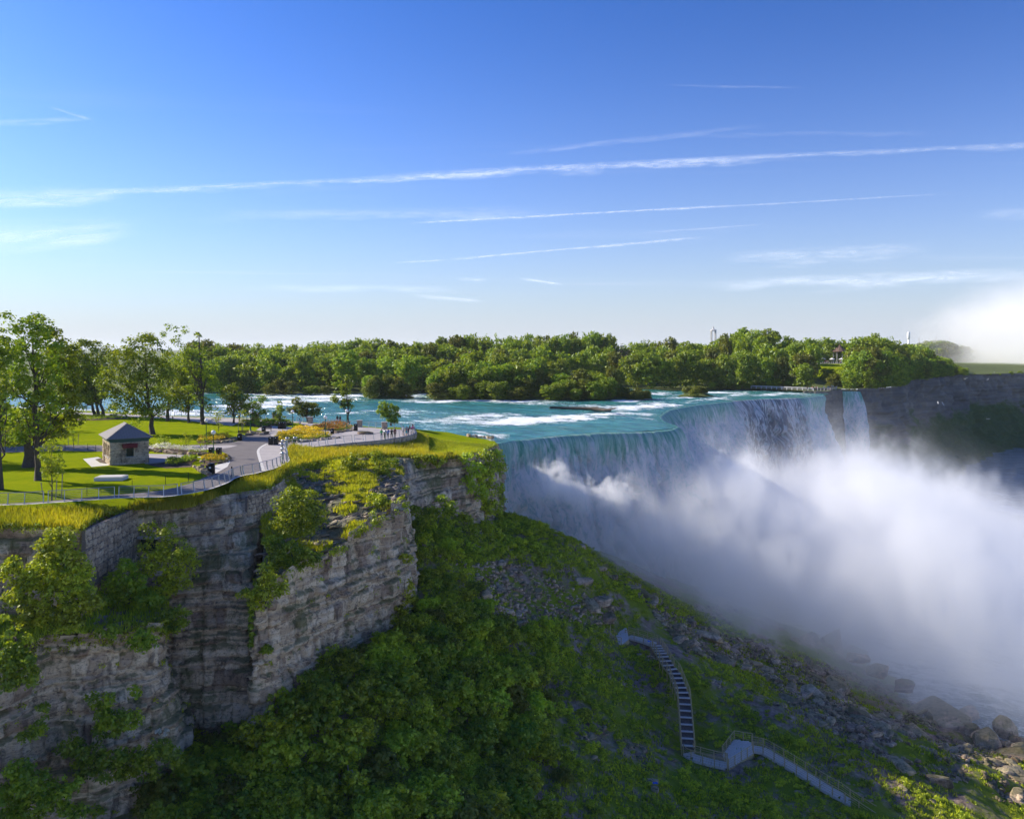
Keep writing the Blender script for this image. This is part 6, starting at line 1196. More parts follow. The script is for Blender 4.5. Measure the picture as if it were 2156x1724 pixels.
rockrow([c2(415, 1080), c2(480, 1078), c2(560, 1070), c2(660, 1058), c2(760, 1046), c2(850, 1036), c2(905, 1028)], 18, .55, lambda i: 'grey stone edging the front of the yellow flower bed', G1)
rockrow([c2(850, 990), c2(900, 985), c2(960, 975), c2(1015, 968)], 9, .55, lambda i: 'grey stone edging the orange flower bed', G1, .8)
rock(c2(1105, 1000)+[0, 0, .25], (1.75, .7, .62), .05, 9, 'long brown rock lying alone on the terrace pavement')
rockrow([(-9, 160.5, -2.4), (-6, 158.5, -2.7), (-3.5, 156.5, -2.9)], 7, .75, lambda i: 'dark rock at the river edge of the grass point', 'rocks at the grass point'); 
for o_k in [o for o in COL.objects if o.get('group') == 'rocks at the grass point']: o_k.location.z -= 2.4
# ------------------------------------------------------------------ planting beds
def bed(name, poly, n, mats, hmin, hmax, seed, z=0.):
    poly = [tuple(p[:2]) for p in poly]; P = np.array(poly); r2 = np.random.default_rng(seed); x = r2.uniform(P[:, 0].min(), P[:, 0].max(), n*4); y = r2.uniform(P[:, 1].min(), P[:, 1].max(), n*4); k = inpoly(x, y, poly); x, y = x[k][:n], y[k][:n]
    cl = fbm(x*.5, y*.5, seed=seed); zz = np.full(len(x), z); V, Fc, ti = leaves(np.c_[x, y, zz+.3+.5*np.clip(cl*1.5+.3, 0, 1)+r2.normal(size=len(x))*.08], np.full(len(x), .30), 9, .17, r2, shell=.1)
    top = V[:, 2].reshape(-1, 4).mean(1) > .42; tt = ti.copy()
    if len(mats) > 1:
        obj(name+'_leaves', mesh(name, V, Fc[~top], M[mats[0]], {'tint': ti[~top]}), kind='stuff'); obj(name+'_blooms', mesh(name, V, Fc[top], M[mats[1]], {'tint': ti[top]}), kind='stuff')
    else: obj(name, mesh(name, V, Fc, M[mats[0]], {'tint': ti}), kind='stuff')
    flat_sheet(name+'_soil', poly, .066+z, 'mulch')
bed('yellow_flowers', [c2(352, 1065), c2(420, 1072), c2(560, 1060), c2(700, 1042), c2(830, 1025), c2(790, 1000), c2(640, 995), c2(500, 1010), c2(360, 1040)], 900, ('leaf_bright', 'flower_yellow'), .3, .6, 1)
bed('mixed_bed_plants', [c2(375, 1035), c2(500, 1008), c2(640, 992), c2(760, 985), c2(700, 965), c2(560, 962), c2(450, 985), c2(380, 1005)], 700, ('leaf', 'flower_yellow'), .3, .7, 2)
bed('orange_flowers', [c2(670, 960), c2(860, 975), c2(960, 962), c2(1000, 950), c2(900, 925), c2(760, 925), c2(680, 938)], 800, ('leaf_bright', 'flower_orange'), .3, .7, 3)
bed('river_bed_plants', [c2(60, 915), c2(210, 940), c2(380, 925), c2(510, 920), c2(480, 900), c2(300, 893), c2(120, 893)], 700, ('leaf',), .3, .7, 4)
bed('planter_shrubs', [c1(1640, 1190), c1(1780, 1182), c1(1920, 1160), c1(1880, 1135), c1(1760, 1130), c1(1650, 1160)], 500, ('leaf_olive', 'flower_yellow'), .3, .7, 5)
bed('lamp_bed_flowers', [c1(1670, 1340), c1(1770, 1355), c1(1860, 1345), c1(1890, 1320), c1(1800, 1305), c1(1690, 1315)], 260, ('leaf_bright', 'flower_yellow'), .2, .5, 6)
bed('yard_bed_plants', [c1(1260, 1240), c1(1500, 1262), c1(1700, 1278), c1(1720, 1262), c1(1500, 1240), c1(1280, 1225)], 220, ('leaf_bright', 'flower_white'), .2, .5, 7)
bed('dark_bed_plants', [c1(1370, 1385), c1(1480, 1375), c1(1600, 1350), c1(1640, 1320), c1(1560, 1318), c1(1400, 1350)], 420, ('leaf',), .3, .8, 8)
bed('hedge', [c1(640, 1000), c1(800, 998), c1(1060, 985), c1(1060, 968), c1(800, 975), c1(640, 978)], 420, ('leaf_dark',), .3, .9, 9)
# ------------------------------------------------------------------ grass of the rim
rng = np.random.default_rng(15)
rim_poly = [tuple(p[:2]) for p in FULL[::3]]+[tuple(p[:2]) for p in (e1(2150, 190), Pz(1035, 934, -2.6))]+[tuple(p[:2]) for p in RIM[::-1][1:]]
RP = np.array(rim_poly); n = 150000; gx = rng.uniform(-75, 2, n); gy = rng.uniform(62, 160, n); k = inpoly(gx, gy, rim_poly); gx, gy = gx[k], gy[k]; gz = park_z(gx, gy)
gX = CX+gx/gy*F; dn = fbm(gx*.15, gy*.15, seed=16); lawnpart = (gX > 900) & (gy > 128)
tall = np.where(gX > 560, .30, .42)*(1+.6*dn); k1_ = (~lawnpart) & (distline(gx, gy, [tuple(p[:2]) for p in FULL[::3]]) > .35); print('rim grass', k1_.sum())
ar = np.where(k1_)[0]; ar = ar[rng.random(len(ar)) < min(1, 26000/len(ar))]
tufts('rim_grass', gx[ar], gy[ar], gz[ar], .3, .95, .06, 'grass_blade', 6, 17, .14, tintf=np.clip(.6+.9*dn[ar], 0, 1))
al_ = np.where(lawnpart)[0]; al_ = al_[rng.random(len(al_)) < min(1, 6000/max(1, len(al_)))]; tufts('bank_grass', gx[al_], gy[al_], gz[al_], .08, .2, .05, 'grass_blade', 4, 18, .2, tintf=np.clip(.3+.5*dn[al_], 0, 1))
for B, nm, nn, sd in ((SCREE, 'scree_grass', 9000, 19), (LEDGE, 'ledge_grass', 5000, 20)):
    q = B.reshape(-1, 3); d_ = fbm(q[:, 0]*.3, q[:, 1]*.3, seed=sd); w_ = np.where(d_ > -.05)[0] if nm == 'scree_grass' else np.arange(len(q)); i_ = rng.choice(w_, nn)
    j_ = rng.uniform(-.25, .25, (nn, 2)); tufts(nm, q[i_, 0]+j_[:, 0], q[i_, 1]+j_[:, 1], q[i_, 2], .15, .6, .06, 'grass_blade' if nm == 'scree_grass' else 'leaf_shrub', 5, sd+1, .12)
# herbs along the edge of the buttress and lower cliff
for nm, key, nn, sd in (('buttress_edge_herbs', 'butt', 260, 51), ('lower_cliff_herbs', 'low', 260, 52)):
    r2 = np.random.default_rng(sd); G = CLIFFS[key]; i_ = r2.integers(0, G.shape[0], nn); p = G[i_, r2.integers(0, 8, nn)]; m1 = fbm(i_*.012, i_*0., seed=sd) > -.15; p = p[m1]+r2.normal(size=(m1.sum(), 3))*[.3, .3, .25]
    j_ = r2.integers(0, G.shape[0], 120); k_ = r2.integers(10, int(G.shape[1]*.8), 120); q = G[j_, k_]; p = np.vstack([p, q])
    V, Fc, ti = leaves(p, r2.uniform(.15, .5, len(p)), 22, .2, r2); obj(nm, mesh(nm, V, Fc, M['leaf_shrub'], {'tint': ti}), kind='stuff')
# overhanging edge greenery along all cliff tops
ed_ = densify([p for p in RIM], .22); r2 = np.random.default_rng(23); ed_ = ed_[(r2.random(len(ed_)) < .9)]; cen = ed_+r2.normal(size=ed_.shape)*[.25, .3, .15]+[.0, -.15, 0.]
V, Fc, ti = leaves(cen, np.full(len(cen), .30)*r2.uniform(.6, 1.5, len(cen)), 16, .2, r2); obj('rim_edge_herbs', mesh('rim_edge_herbs', V, Fc, M['leaf_bright'], {'tint': ti}), kind='stuff')

# ------------------------------------------------------------------ masonry panels set into the cliff
def masonry_panel(name, label, a, b, z0, z1, cell, seed, out=.14, skip=None):
    a = np.array(a[:2], float); b = np.array(b[:2], float); L = np.linalg.norm(b-a); d = (b-a)/L; n = np.array((d[1], -d[0]))
    if n@(-a) < 0: n = -n
    th = thing(name, label, 'masonry wall', (*a, z0)); r2 = np.random.default_rng(seed); ang = math.atan2(d[1], d[0])
    core = MB().box((*(d*L/2-n*.12), (z1-z0)/2), (L, .3, z1-z0), ang); obj('mortar_bed', core.me('mortar_bed', M['mortar']), th)
    z = 0.; k = 0; H_ = z1-z0
    V = []
    while z < H_-.1:
        h_ = cell*r2.uniform(.75, 1.15); s = -r2.uniform(0, cell)
        while s < L-.1:
            w_ = cell*r2.uniform(.8, 1.6)
            sa, sb = max(0, s), min(L, s+w_)
            if sb-sa > .15 and not (skip and skip(sa, z)):
                c = d*(sa+sb)/2+n*(.03+r2.uniform(0, .05)); k += 1
                o = obj('stone', PST[int(r2.integers(0, 9))], th, (*c, z+h_/2+r2.uniform(-.05, .05))); o.scale = ((sb-sa)*1.0, out, h_*1.0); o.rotation_euler = (0, 0, ang); 
            s += w_
        z += h_
    return k
PST = []
for k in range(9):
    r2 = np.random.default_rng(60+k); m_n = int(r2.integers(5, 8)); an = np.sort((np.arange(m_n)+r2.uniform(-.25, .25, m_n))*2*math.pi/m_n); px_ = .56*np.cos(an); pz_ = .56*np.sin(an)
    px_, pz_ = np.clip(px_*1.15, -.5, .5), np.clip(pz_*1.15, -.5, .5)
    V = [(x*.93, -.5, z*.93) for x, z in zip(px_, pz_)]+[(x*.93, .35, z*.93) for x, z in zip(px_, pz_)]+[(x*.78, .55, z*.78) for x, z in zip(px_, pz_)]
    mb = MB(); Fs = [(i, (i+1) % m_n, m_n+(i+1) % m_n, m_n+i) for i in range(m_n)]+[(m_n+i, m_n+(i+1) % m_n, 2*m_n+(i+1) % m_n, 2*m_n+i) for i in range(m_n)]+[tuple(2*m_n+i for i in range(m_n))]
    mb.add([(x, -y, z) for x, y, z in V], Fs); me = mb.me('stone', M['masonry']); me.attributes.new('blk', 'FLOAT', 'POINT').data.foreach_set('value', np.full(len(me.vertices), r2.random(), np.float32)); PST.append(me)
A_, B_ = zc(178, -1.3, 72.6), zc(289, -1.3, 83.2)
k1_n = masonry_panel('masonry_wall', 'pale crazy paving stone wall patching the cliff at the left, under the tall grass', A_, B_, -6.9, -1.35, .62, 1, skip=lambda s, z: z < 1.2-.25*s)
k2_n = masonry_panel('masonry_wall', 'shaded recessed block wall between the two cliffs beside the big sunlit shrub', zc(520, -1, 89.5), zc(590, -1, 94), -7.5, -1.45, .42, 2)
print('panel stones', k1_n, k2_n)
nb = thing('drain_opening', 'dark square opening in the cliff above the large dark shrub', 'opening', zc(314, -5.1, 82.9)); obj('recess', MB().box((0, 0, 0), (1.5, .5, 1.2)).me('recess', M['glass']), nb); obj('lintel', MB().box((0, -.15, .72), (2.1, .6, .25)).me('lintel', M['granite']), nb)

# ------------------------------------------------------------------ boulders and scree
def k7(x, y): return 1638.6+.24*x, 1322.3+.24*y
BG = 'great boulders at the foot of the slope'
big = [((1350, 700), 255, 190, 146, -.5, 0, 'enormous mossy green boulder half veiled by spray, right of the slope'), ((1090, 500), 95, 62, 153, .3, 1, 'dark rounded boulder in the spray behind the mossy giant'), ((860, 370), 100, 70, 157, .5, 2, 'dark blocky boulder in the spray above the white rivulet'),
       ((700, 250), 90, 60, 162, .2, 3, 'faint boulder deep in the spray, upper left of the group'), ((470, 130), 115, 190, 172, .1, 4, 'tall ghostly boulder standing in the spray'), ((230, 120), 120, 130, 168, .8, 5, 'broad ghostly boulder left of the tall one in the spray'),
       ((1680, 750), 95, 65, 148, .4, 6, 'grey green boulder at the water edge right of the mossy giant'), ((1990, 850), 110, 105, 140, .2, 7, 'pyramid shaped dark rock standing in white foam'), ((1830, 990), 150, 125, 135, .9, 8, 'large brown boulder before the foam, right side'),
       ((2060, 1130), 140, 110, 130, .3, 9, 'flat topped tan boulder at the right picture edge'), ((1690, 900), 70, 80, 140, .5, 10, 'brown boulder tucked left of the large brown one'), ((2130, 980), 90, 40, 138, .1, 11, 'low brown rock at the right edge by the foam'),
       ((2000, 1250), 130, 60, 126, .7, 0, 'brown boulder below the flat topped tan one'), ((150, 740), 110, 75, 139, .9, 1, 'big tan slab high on the boulder field'), ((310, 655), 60, 45, 141, .3, 2, 'tan block above the big slab'), ((235, 705), 42, 36, 140, 1.2, 3, 'small grey block between slab and tan block'),
       ((345, 765), 70, 52, 137, .5, 4, 'squarish tan block right of the big slab'), ((445, 810), 42, 50, 135, .2, 5, 'upright tan block beside the squarish one'), ((100, 860), 80, 70, 133, 1.4, 6, 'grey slab leaning below the big tan slab'), ((590, 720), 60, 36, 137, .7, 7, 'golden sunlit slab on the boulder field'),
       ((570, 815), 52, 34, 134, .1, 8, 'golden rounded rock under the sunlit slab'), ((700, 700), 45, 38, 138, .6, 9, 'golden angular rock right of the sunlit slab'), ((1205, 1240), 85, 70, 119, .4, 10, 'brown boulder in the moss left of the long slab'), ((590, 1020), 60, 60, 126, .3, 11, 'dark block in the gully below the golden rocks'),
       ((740, 1040), 50, 45, 126, .9, 0, 'dark tumbled block beside the gully'), ((330, 1120), 45, 26, 118, .2, 1, 'small dark rock on the mossy mound by the walkway'), ((1560, 1560), 60, 40, 108, .5, 2, 'dark rock near the bottom right'), ((1400, 1600), 110, 60, 104, .8, 3, 'broad dark slab at the bottom right under the moss'),
       ((1200, 1500), 90, 35, 108, 1.3, 4, 'thin dark slab above the bottom edge'), ((1760, 1540), 30, 30, 110, .2, 5, 'small orange rock among sunlit moss at the bottom right')]
for i, ((x, y), rx, ry, d, rz, k, lb) in enumerate(big):
    d = d*.962; X, Y = k7(x, y); p = Pd(X, Y, d); s = 1.3*.24*d/F; rock(p-[0, 0, .15*ry*s], (rx*s*1.1, max(rx, ry)*s*.9, ry*s*1.15), rz, k, lb, BG, tilt=(.25*math.sin(i*2.1), .3*math.cos(i*1.7)))
def slab_rock(P, Q, w_, th_, label, tilt, k=8):
    P, Q = [np.array((0, 0, H))+(np.array(q)-[0, 0, H])*.968 for q in (P, Q)]; c = (P+Q)/2; v = Vector(Q-P); L_ = v.length; o = rock(c, (L_*.62, w_, th_), 0, k, label, BG); o.rotation_euler = (Matrix.Rotation(0, 3, 'X') @ v.to_track_quat('X', 'Z').to_matrix() @ Matrix.Rotation(tilt, 3, 'X')).to_euler(); return o
slab_rock(Pd(*k7(1090, 830), 141), Pd(*k7(1660, 1400), 117), 2.2, 2.6, 'very long brown slab sloping down to the right, mossy along its top', .5)
slab_rock(Pd(*k7(890, 740), 140), Pd(*k7(985, 985), 129), 1.0, 1.6, 'leaning pale edged slab left of the very long slab', .3, 9)
slab_rock(Pd(*k7(440, 990), 131), Pd(*k7(720, 1240), 119), .9, .9, 'dark narrow slab lying in the gully', .2, 10)
slab_rock(Pd(*k7(740, 1260), 119), Pd(*k7(1000, 1400), 113), .5, .5, 'thin dark slab below the gully, pointing to the bottom right', .2, 11)
rock(Pd(1219, 1153, 139.5), (1.5, 1.4, 1.6), .4, 3, 'square tan rock jutting against the falling water', BG); rock(Pd(1425, 1340, 134), (1.6, 1.5, 2.2), .4, 9, 'upright ochre slab beyond the upper platform', BG); rock(Pd(1452, 1358, 133), (1.2, 1.1, 1.1), .2, 4, 'round dark boulder right of the ochre slab', BG)
rock(Pd(1226, 1222, 128), (2.1, 1.6, 1.3), .4, 5, 'pale boulder high on the stone chute', BG); rock(Pd(1272, 1266, 128), (2.0, 1.5, 1.2), .2, 6, 'grey boulder between chute and upper platform', BG); rock(Pd(1025, 1252, 107), (1.1, 1.0, 1.1), .9, 7, 'whitest boulder, at the left side of the stone chute', BG)
rng = np.random.default_rng(71); n = 9000; rx_ = rng.uniform(-20, 110, n); ry_ = rng.uniform(80, 165, n); rz_ = talus_z(rx_, ry_); RX = CX+rx_/ry_*F; RY = HZ+(H-rz_)/ry_*F
RK2 = [(1500, 1330), (1700, 1385), (1900, 1450), (2156, 1560), (2156, 1700), (1950, 1640), (1800, 1570), (1680, 1500), (1600, 1420), (1440, 1370), (1330, 1240), (1250, 1190)]
in1 = pol(RX, RY, SCREEF); in2 = pol(RX, RY, RK2); ok = (in1 | (in2 & (fbm(rx_*.12, ry_*.12, seed=72) > -.25)) | (rng.random(n) < .03)) & (stair_dist(RX, RY) > 12) & (rz_ > -50) & (RX > 900) & (RX < 2200) & (RY > 1080)
ii = np.where(ok)[0]; sz = np.exp(rng.normal(-.85, .5, len(ii)))*np.where(in2[ii], 1.15, .85); o_ = np.argsort(-sz/ry_[ii]); ii = ii[o_]; sz = sz[o_]
for j, (i, s) in enumerate(zip(ii[:230], sz)):
    wh = 'in the stone chute' if in1[i] else 'on the boulder field beside the spray' if in2[i] and RX[i] > 1640 else 'between platform and spray' if in2[i] else 'half buried on the green slope'
    rock((rx_[i], ry_[i], rz_[i]+s*.1), (s*rng.uniform(1., 1.9), s*1.15, s*rng.uniform(.6, 1.)), rng.uniform(0, 6), j, f'{["grey", "dark", "tan", "angular", "flat", "blocky"][j % 6]} stone {wh}', 'loose stones of the talus', tilt=(rng.uniform(-.5, .5), rng.uniform(-.5, .5)), name='loose_stone')
BV = [np.array([v.co[:] for v in m_.vertices]) for m_ in BLD[:4]]
CH = []
for k in range(5):      # small angular chips, 12 triangles each
    r2 = np.random.default_rng(80+k); v = np.array([(-1, -1, -1), (1, -1, -1), (1, 1, -1), (-1, 1, -1), (-1, -1, 1), (1, -1, 1), (1, 1, 1), (-1, 1, 1)], float)*.6+r2.uniform(-.25, .25, (8, 3)); CH.append(v)
FQ = np.array([(0, 3, 2, 1), (4, 5, 6, 7), (0, 1, 5, 4), (1, 2, 6, 5), (2, 3, 7, 6), (3, 0, 4, 7)])
Vs, Fs_, Bs = [], [], []; off = 0
n = 60000; rx_ = rng.uniform(-20, 110, n); ry_ = rng.uniform(80, 168, n); rz_ = talus_z(rx_, ry_); RX = CX+rx_/ry_*F; RY = HZ+(H-rz_)/ry_*F
in1 = pol(RX, RY, SCREEF); in2 = pol(RX, RY, RK2); ok = (in1 | (in2 & (fbm(rx_*.12, ry_*.12, seed=72) > -.35)) | ((fbm(rx_*.2, ry_*.2, seed=74) > .35) & (rng.random(n) < .35))) & (stair_dist(RX, RY) > 9) & (rz_ > -50.2) & (RX > 860) & (RX < 2200)
for i in np.where(ok)[0][:15000]:
    s = .10+.38*rng.random()**2.2; a = rng.uniform(0, 6.28); c_, s_ = math.cos(a), math.sin(a); v = CH[int(rng.integers(0, 5))]*s*np.array([1.3, .9, .6]); v = v@np.array([[c_, s_, 0], [-s_, c_, .3*rng.normal()], [0, 0, 1]]); Vs.append(v+[rx_[i], ry_[i], rz_[i]+s*.15]); Fs_.append(FQ+off); off += 8; Bs.append(np.full(8, rng.random()))
obj('scree_stones', mesh('scree_stones', np.vstack(Vs), np.vstack(Fs_), M['boulder'], {'blk': np.concatenate(Bs)}), kind='stuff')
# rock plates breaking through the slope above the buttress
q = SCREE.reshape(-1, 3); r2 = np.random.default_rng(91); Vs, Fs_, Bs = [], [], []; off = 0
for i in r2.choice(len(q), 900):
    if fbm(q[i, 0:1]*.3, q[i, 1:2]*.3, seed=19)[0] > .12: continue
    s = .15+.45*r2.random()**2; v = CH[int(r2.integers(0, 5))]*s*np.array([2.0, .8, .35]); a = .5+r2.normal()*.35; c_, s_ = math.cos(a), math.sin(a); v = v@np.array([[c_, s_, .15], [-s_, c_, -.35], [0, 0, 1]]); Vs.append(v+q[i]+[0, 0, .1]); Fs_.append(FQ+off); off += 8; Bs.append(np.full(8, r2.random()))
obj('scree_plates', mesh('scree_plates', np.vstack(Vs), np.vstack(Fs_), M['rock'], {'blk': np.concatenate(Bs)}), kind='stuff')

# ------------------------------------------------------------------ wooden stairway and platforms on the slope
M['deck'] = simple('deck', (.60, .53, .46), .85, .2, 5); M['deck_dark'] = simple('deck_dark', (.17, .135, .115), .9, .3, 5); M['timber'] = simple('timber', (.46, .35, .18), .85, .25, 5); M['blue_plastic'] = simple('blue_plastic', (.03, .12, .55), .5, .15)
def wrail(root, L, side, w_=1.35, hgt=1.1, mat='timber'):
    L = np.array(L, float); tg = np.gradient(L, axis=0)[:, :2]; tg /= np.linalg.norm(tg, axis=1)[:, None]; nr = np.stack([tg[:, 1], -tg[:, 0]], 1)*side*w_/2; A = L.copy(); A[:, :2] += nr; A, u = arc(A, .1); o = np.array(root.location)
    n = max(1, int(round(u[-1]/1.5)))
    for k in range(n+1):
        p = A[min(len(A)-1, int(k*(len(A)-1)/n))]-o; obj('post', WP, root, p)
    for b in range(4):
        zb = hgt*(b+1)/4; obj('handrail' if b == 3 else 'bar', MB().tube(A[::8]-o+[0, 0, zb], .05 if b == 3 else .022, 4).me('bar', M[mat]), root)
WP = MB().box((0, 0, -.2), (.10, .10, 2.7)).me('post', M['timber'])
def walkway(name, label, pts, w_=1.35, steps=False, cat='walkway', rails=(1, -1), up=.25):
    P = densify(pts, .2); root = thing(name, label, cat, P[0]); o = P[0]; A, u = arc(P, .05); tg = np.gradient(A, axis=0)[:, :2]; tg /= np.linalg.norm(tg, axis=1)[:, None]; n = 0
    if steps:
        dz = abs(A[-1, 2]-A[0, 2]); cnt = max(4, int(dz/.20)); 
    else: cnt = int(u[-1]/.30)
    tread = {}
    for k in range(cnt):
        i = int((k+.5)/cnt*(len(A)-1)); p = A[i]-o; a = math.atan2(tg[i, 1], tg[i, 0]); dl = u[-1]/cnt
        key = round(dl, 2)
        if key not in tread: tread[key] = MB().box((0, 0, 0), (min(dl*.82, .42) if steps else dl*.93, w_, .06)).me('step', M['deck'])
        s = obj('step' if steps else 'deck_board', tread[key], root, p+[0, 0, .02]); s.rotation_euler = (0, 0, a)
    nr = np.stack([tg[:, 1], -tg[:, 0]], 1)
    for sd in (1, -1):
        L = A-o; L = L.copy(); L[:, :2] += nr*sd*w_/2; L[:, 2] -= .12
        mb = MB(); Q = L[::6]
        V = np.vstack([[q+[0, 0, .13], q-[0, 0, .17]] for q in Q]); V2 = V+np.r_[nr[0], 0]*.05*sd; m_q = len(Q)
        mb.add(np.vstack([V, V2]), [(2*i, 2*i+2, 2*i+3, 2*i+1) for i in range(m_q-1)]+[(2*m_q+2*i, 2*m_q+2*i+1, 2*m_q+2*i+3, 2*m_q+2*i+2) for i in range(m_q-1)]+[(2*i, 2*m_q+2*i, 2*m_q+2*i+2, 2*i+2) for i in range(m_q-1)])
        obj('stringer', mb.me('stringer', M['timber' if steps else 'deck']), root)
    if steps: obj('backing', mesh('backing', np.vstack([[q+np.r_[n_*w_/2, -.25], q+np.r_[-n_*w_/2, -.25]] for q, n_ in zip((A-o)[::8], nr[::8])]), [(2*i, 2*i+2, 2*i+3, 2*i+1) for i in range(len(A[::8])-1)], M['deck_dark']), root)
    for sd in rails: wrail(root, P, sd, w_)
    return root
def platform(name, label, poly, z, rails, cat='platform'):
    P = [Pz(X, Y, z) for X, Y in poly]; c = np.mean(P, axis=0); root = thing(name, label, cat, c); n = len(P); Q = [p-c for p in P]
    x0_, x1_ = min(q[0] for q in Q), max(q[0] for q in Q); ys_ = np.arange(min(q[1] for q in Q), max(q[1] for q in Q), .36)
    for y in ys_:      # one board per row, cut to the outline
        xs_ = []
        for a, b in zip(Q, Q[1:]+Q[:1]):
            if (a[1] > y+.18) != (b[1] > y+.18): xs_.append(a[0]+(b[0]-a[0])*(y+.18-a[1])/(b[1]-a[1]))
        if len(xs_) >= 2: obj('deck_board', MB().box(((min(xs_)+max(xs_))/2, y+.18, 0), (max(xs_)-min(xs_), .335, .08)).me('deck_board', M['deck']), root)
    for i, (a, b) in enumerate(zip(Q, Q[1:]+Q[:1])):
        m_ = (a+b)/2; L_ = np.linalg.norm((b-a)[:2]); an = math.atan2((b-a)[1], (b-a)[0]); obj('skirt', MB().box((m_[0], m_[1], -.35), (L_, .08, .6), an).me('skirt', M['timber']), root)
        if i in rails:
            k = max(1, int(round(L_/1.4)))
            for j in range(k+1): obj('post', WP, root, a+(b-a)*j/k)
            for q in range(4): obj('handrail' if q == 3 else 'bar', MB().tube([a+[0, 0, .28*(q+1)], b+[0, 0, .28*(q+1)]], .05 if q == 3 else .022, 4).me('bar', M['timber']), root)
    for q in Q: obj('pile', MB().box((q[0]*.9, q[1]*.9, -2.2), (.2, .2, 4.4)).me('pile', M['timber']), root)
    return root
platform('upper_platform', 'upper wooden viewing platform on the talus, where the stairway starts', [(1284, 1352), (1286, 1326), (1300, 1313), (1318, 1316), (1324, 1345), (1308, 1358)], -29.0, (0, 1, 2, 5))
walkway('upper_stairway', 'flat upper boardwalk from the upper platform towards the long stair', [Pz(1320, 1338, -29.6), Pz(1352, 1346, -29.7), Pz(1380, 1356, -29.9)], cat='walkway')
walkway('long_stairway', 'long wooden stairway descending the slope between the two platforms', [Pz(1380, 1357, -29.9), Pd(1394, 1378, 117.5), Pd(1408, 1402, 114.5), Pd(1420, 1415, 112.8), Pd(1440, 1466, 107), Pd(1449, 1578, 98.6)], steps=True, cat='stairway', w_=1.6)
walkway('lower_boardwalk', 'short boardwalk from the stair foot to the lower platform', [Pz(1449, 1584, -34.6), Pz(1456, 1592, -34.7), Pz(1495, 1603, -35.0), Pz(1532, 1611, -35.2)], w_=1.4)
platform('lower_platform', 'lower wooden platform at the bend of the walkway', [(1521, 1589), (1546, 1556), (1584, 1562), (1586, 1585), (1534, 1618)], -35.3, (0, 1, 4, 3))
walkway('lower_walkway', 'pale walkway running down to the bottom right from the lower platform', [Pz(1584, 1574, -35.3), Pz(1607, 1578, -35.4), Pz(1663, 1611, -35.8), Pz(1743, 1660, -36.5), Pz(1769, 1674, -36.6), Pz(1811, 1702, -37.6), Pz(1900, 1760, -39.4)], w_=1.4)
for i, (X, Y, d, lb) in enumerate([(1289, 1357, 121, 'crumpled blue plastic sheet at the foot of the upper platform'), (1283, 1342, 124, 'small blue plastic scrap left of the upper platform'), (1366, 1350, 120, 'blue poncho scrap on the upper boardwalk'), (1378, 1649, 88, 'tiny blue plastic scrap low in the thicket'), (1272, 1303, 129, 'dark blue scrap on the stones above the upper platform')]):
    r2 = np.random.default_rng(i); V = [(x*.4, y*.4, r2.uniform(0, .35)) for x in range(-1, 3) for y in range(-1, 2)]; o = obj('plastic_sheet', mesh('plastic_sheet', V, gridF(4, 3), M['blue_plastic']), loc=Pd(X, Y, d), label=lb, category='plastic sheet'); o.scale = (.9 if i == 0 else .45,)*3
lg = obj('fallen_log', MB().tube([Pd(1213, 1163, 138), Pd(1240, 1190, 138.5), Pd(1270, 1208, 138.5), Pd(1297, 1225, 138.5)], [.30, .28, .25, .2], 8).me('fallen_log', M['bark'], True), label='dark fallen log lying along the slope edge against the falling water', category='log')
DW = 'bare pale dead branches'
for i, (pts, lb) in enumerate([([(742, 1622, 72), (755, 1640, 71.6), (768, 1678, 71), (766, 1690, 71)], 'bare pale branch in the bottom centre thicket'), ([(735, 1612, 72), (738, 1635, 71.8), (733, 1648, 71.6)], 'short bare branch beside the longer one in the thicket'), ([(590, 1150, 81), (600, 1172, 80.5), (612, 1168, 80.2), (618, 1155, 80.4)], 'pale curved dead branch under the big sunlit shrub'), ([(735, 1445, 79), (737, 1460, 78.8), (733, 1470, 78.6)], 'thin dead twig above the thicket')]):
    obj('dead_branch', MB().tube([Pd(*q)+[0, -.6, .4] for q in pts], [.07, .06, .05, .03][:len(pts)], 5).me('dead_branch', M['bark_pale'], True), label=lb, category='branch', group=DW)
# driftwood log in the rapids
dl_ = thing('drift_log', 'long driftwood log with forked roots stranded in the river before the long islet', 'log', Pz(1225, 859, -2.1)); o = np.array(dl_.location)
obj('log_trunk', MB().tube([Pz(1157, 858, -2.0)-o, Pz(1190, 859, -2.15)-o, Pz(1240, 860, -2.15)-o, Pz(1262, 862, -2.2)-o, Pz(1285, 864, -2.1)-o], [.35, .38, .45, .5, .35], 8).me('log_trunk', M['bark'], True), dl_)
obj('root', MB().tube([Pz(1275, 863.5, -2.1)-o, Pz(1286, 861, -1.3)-o, Pz(1297, 859, .0)-o], [.4, .25, .12], 6).tube([Pz(1240, 860, -2)-o, Pz(1250, 858, -1.2)-o, Pz(1259, 857, -.8)-o], [.3, .2, .1], 6).me('root', M['bark'], True), dl_)

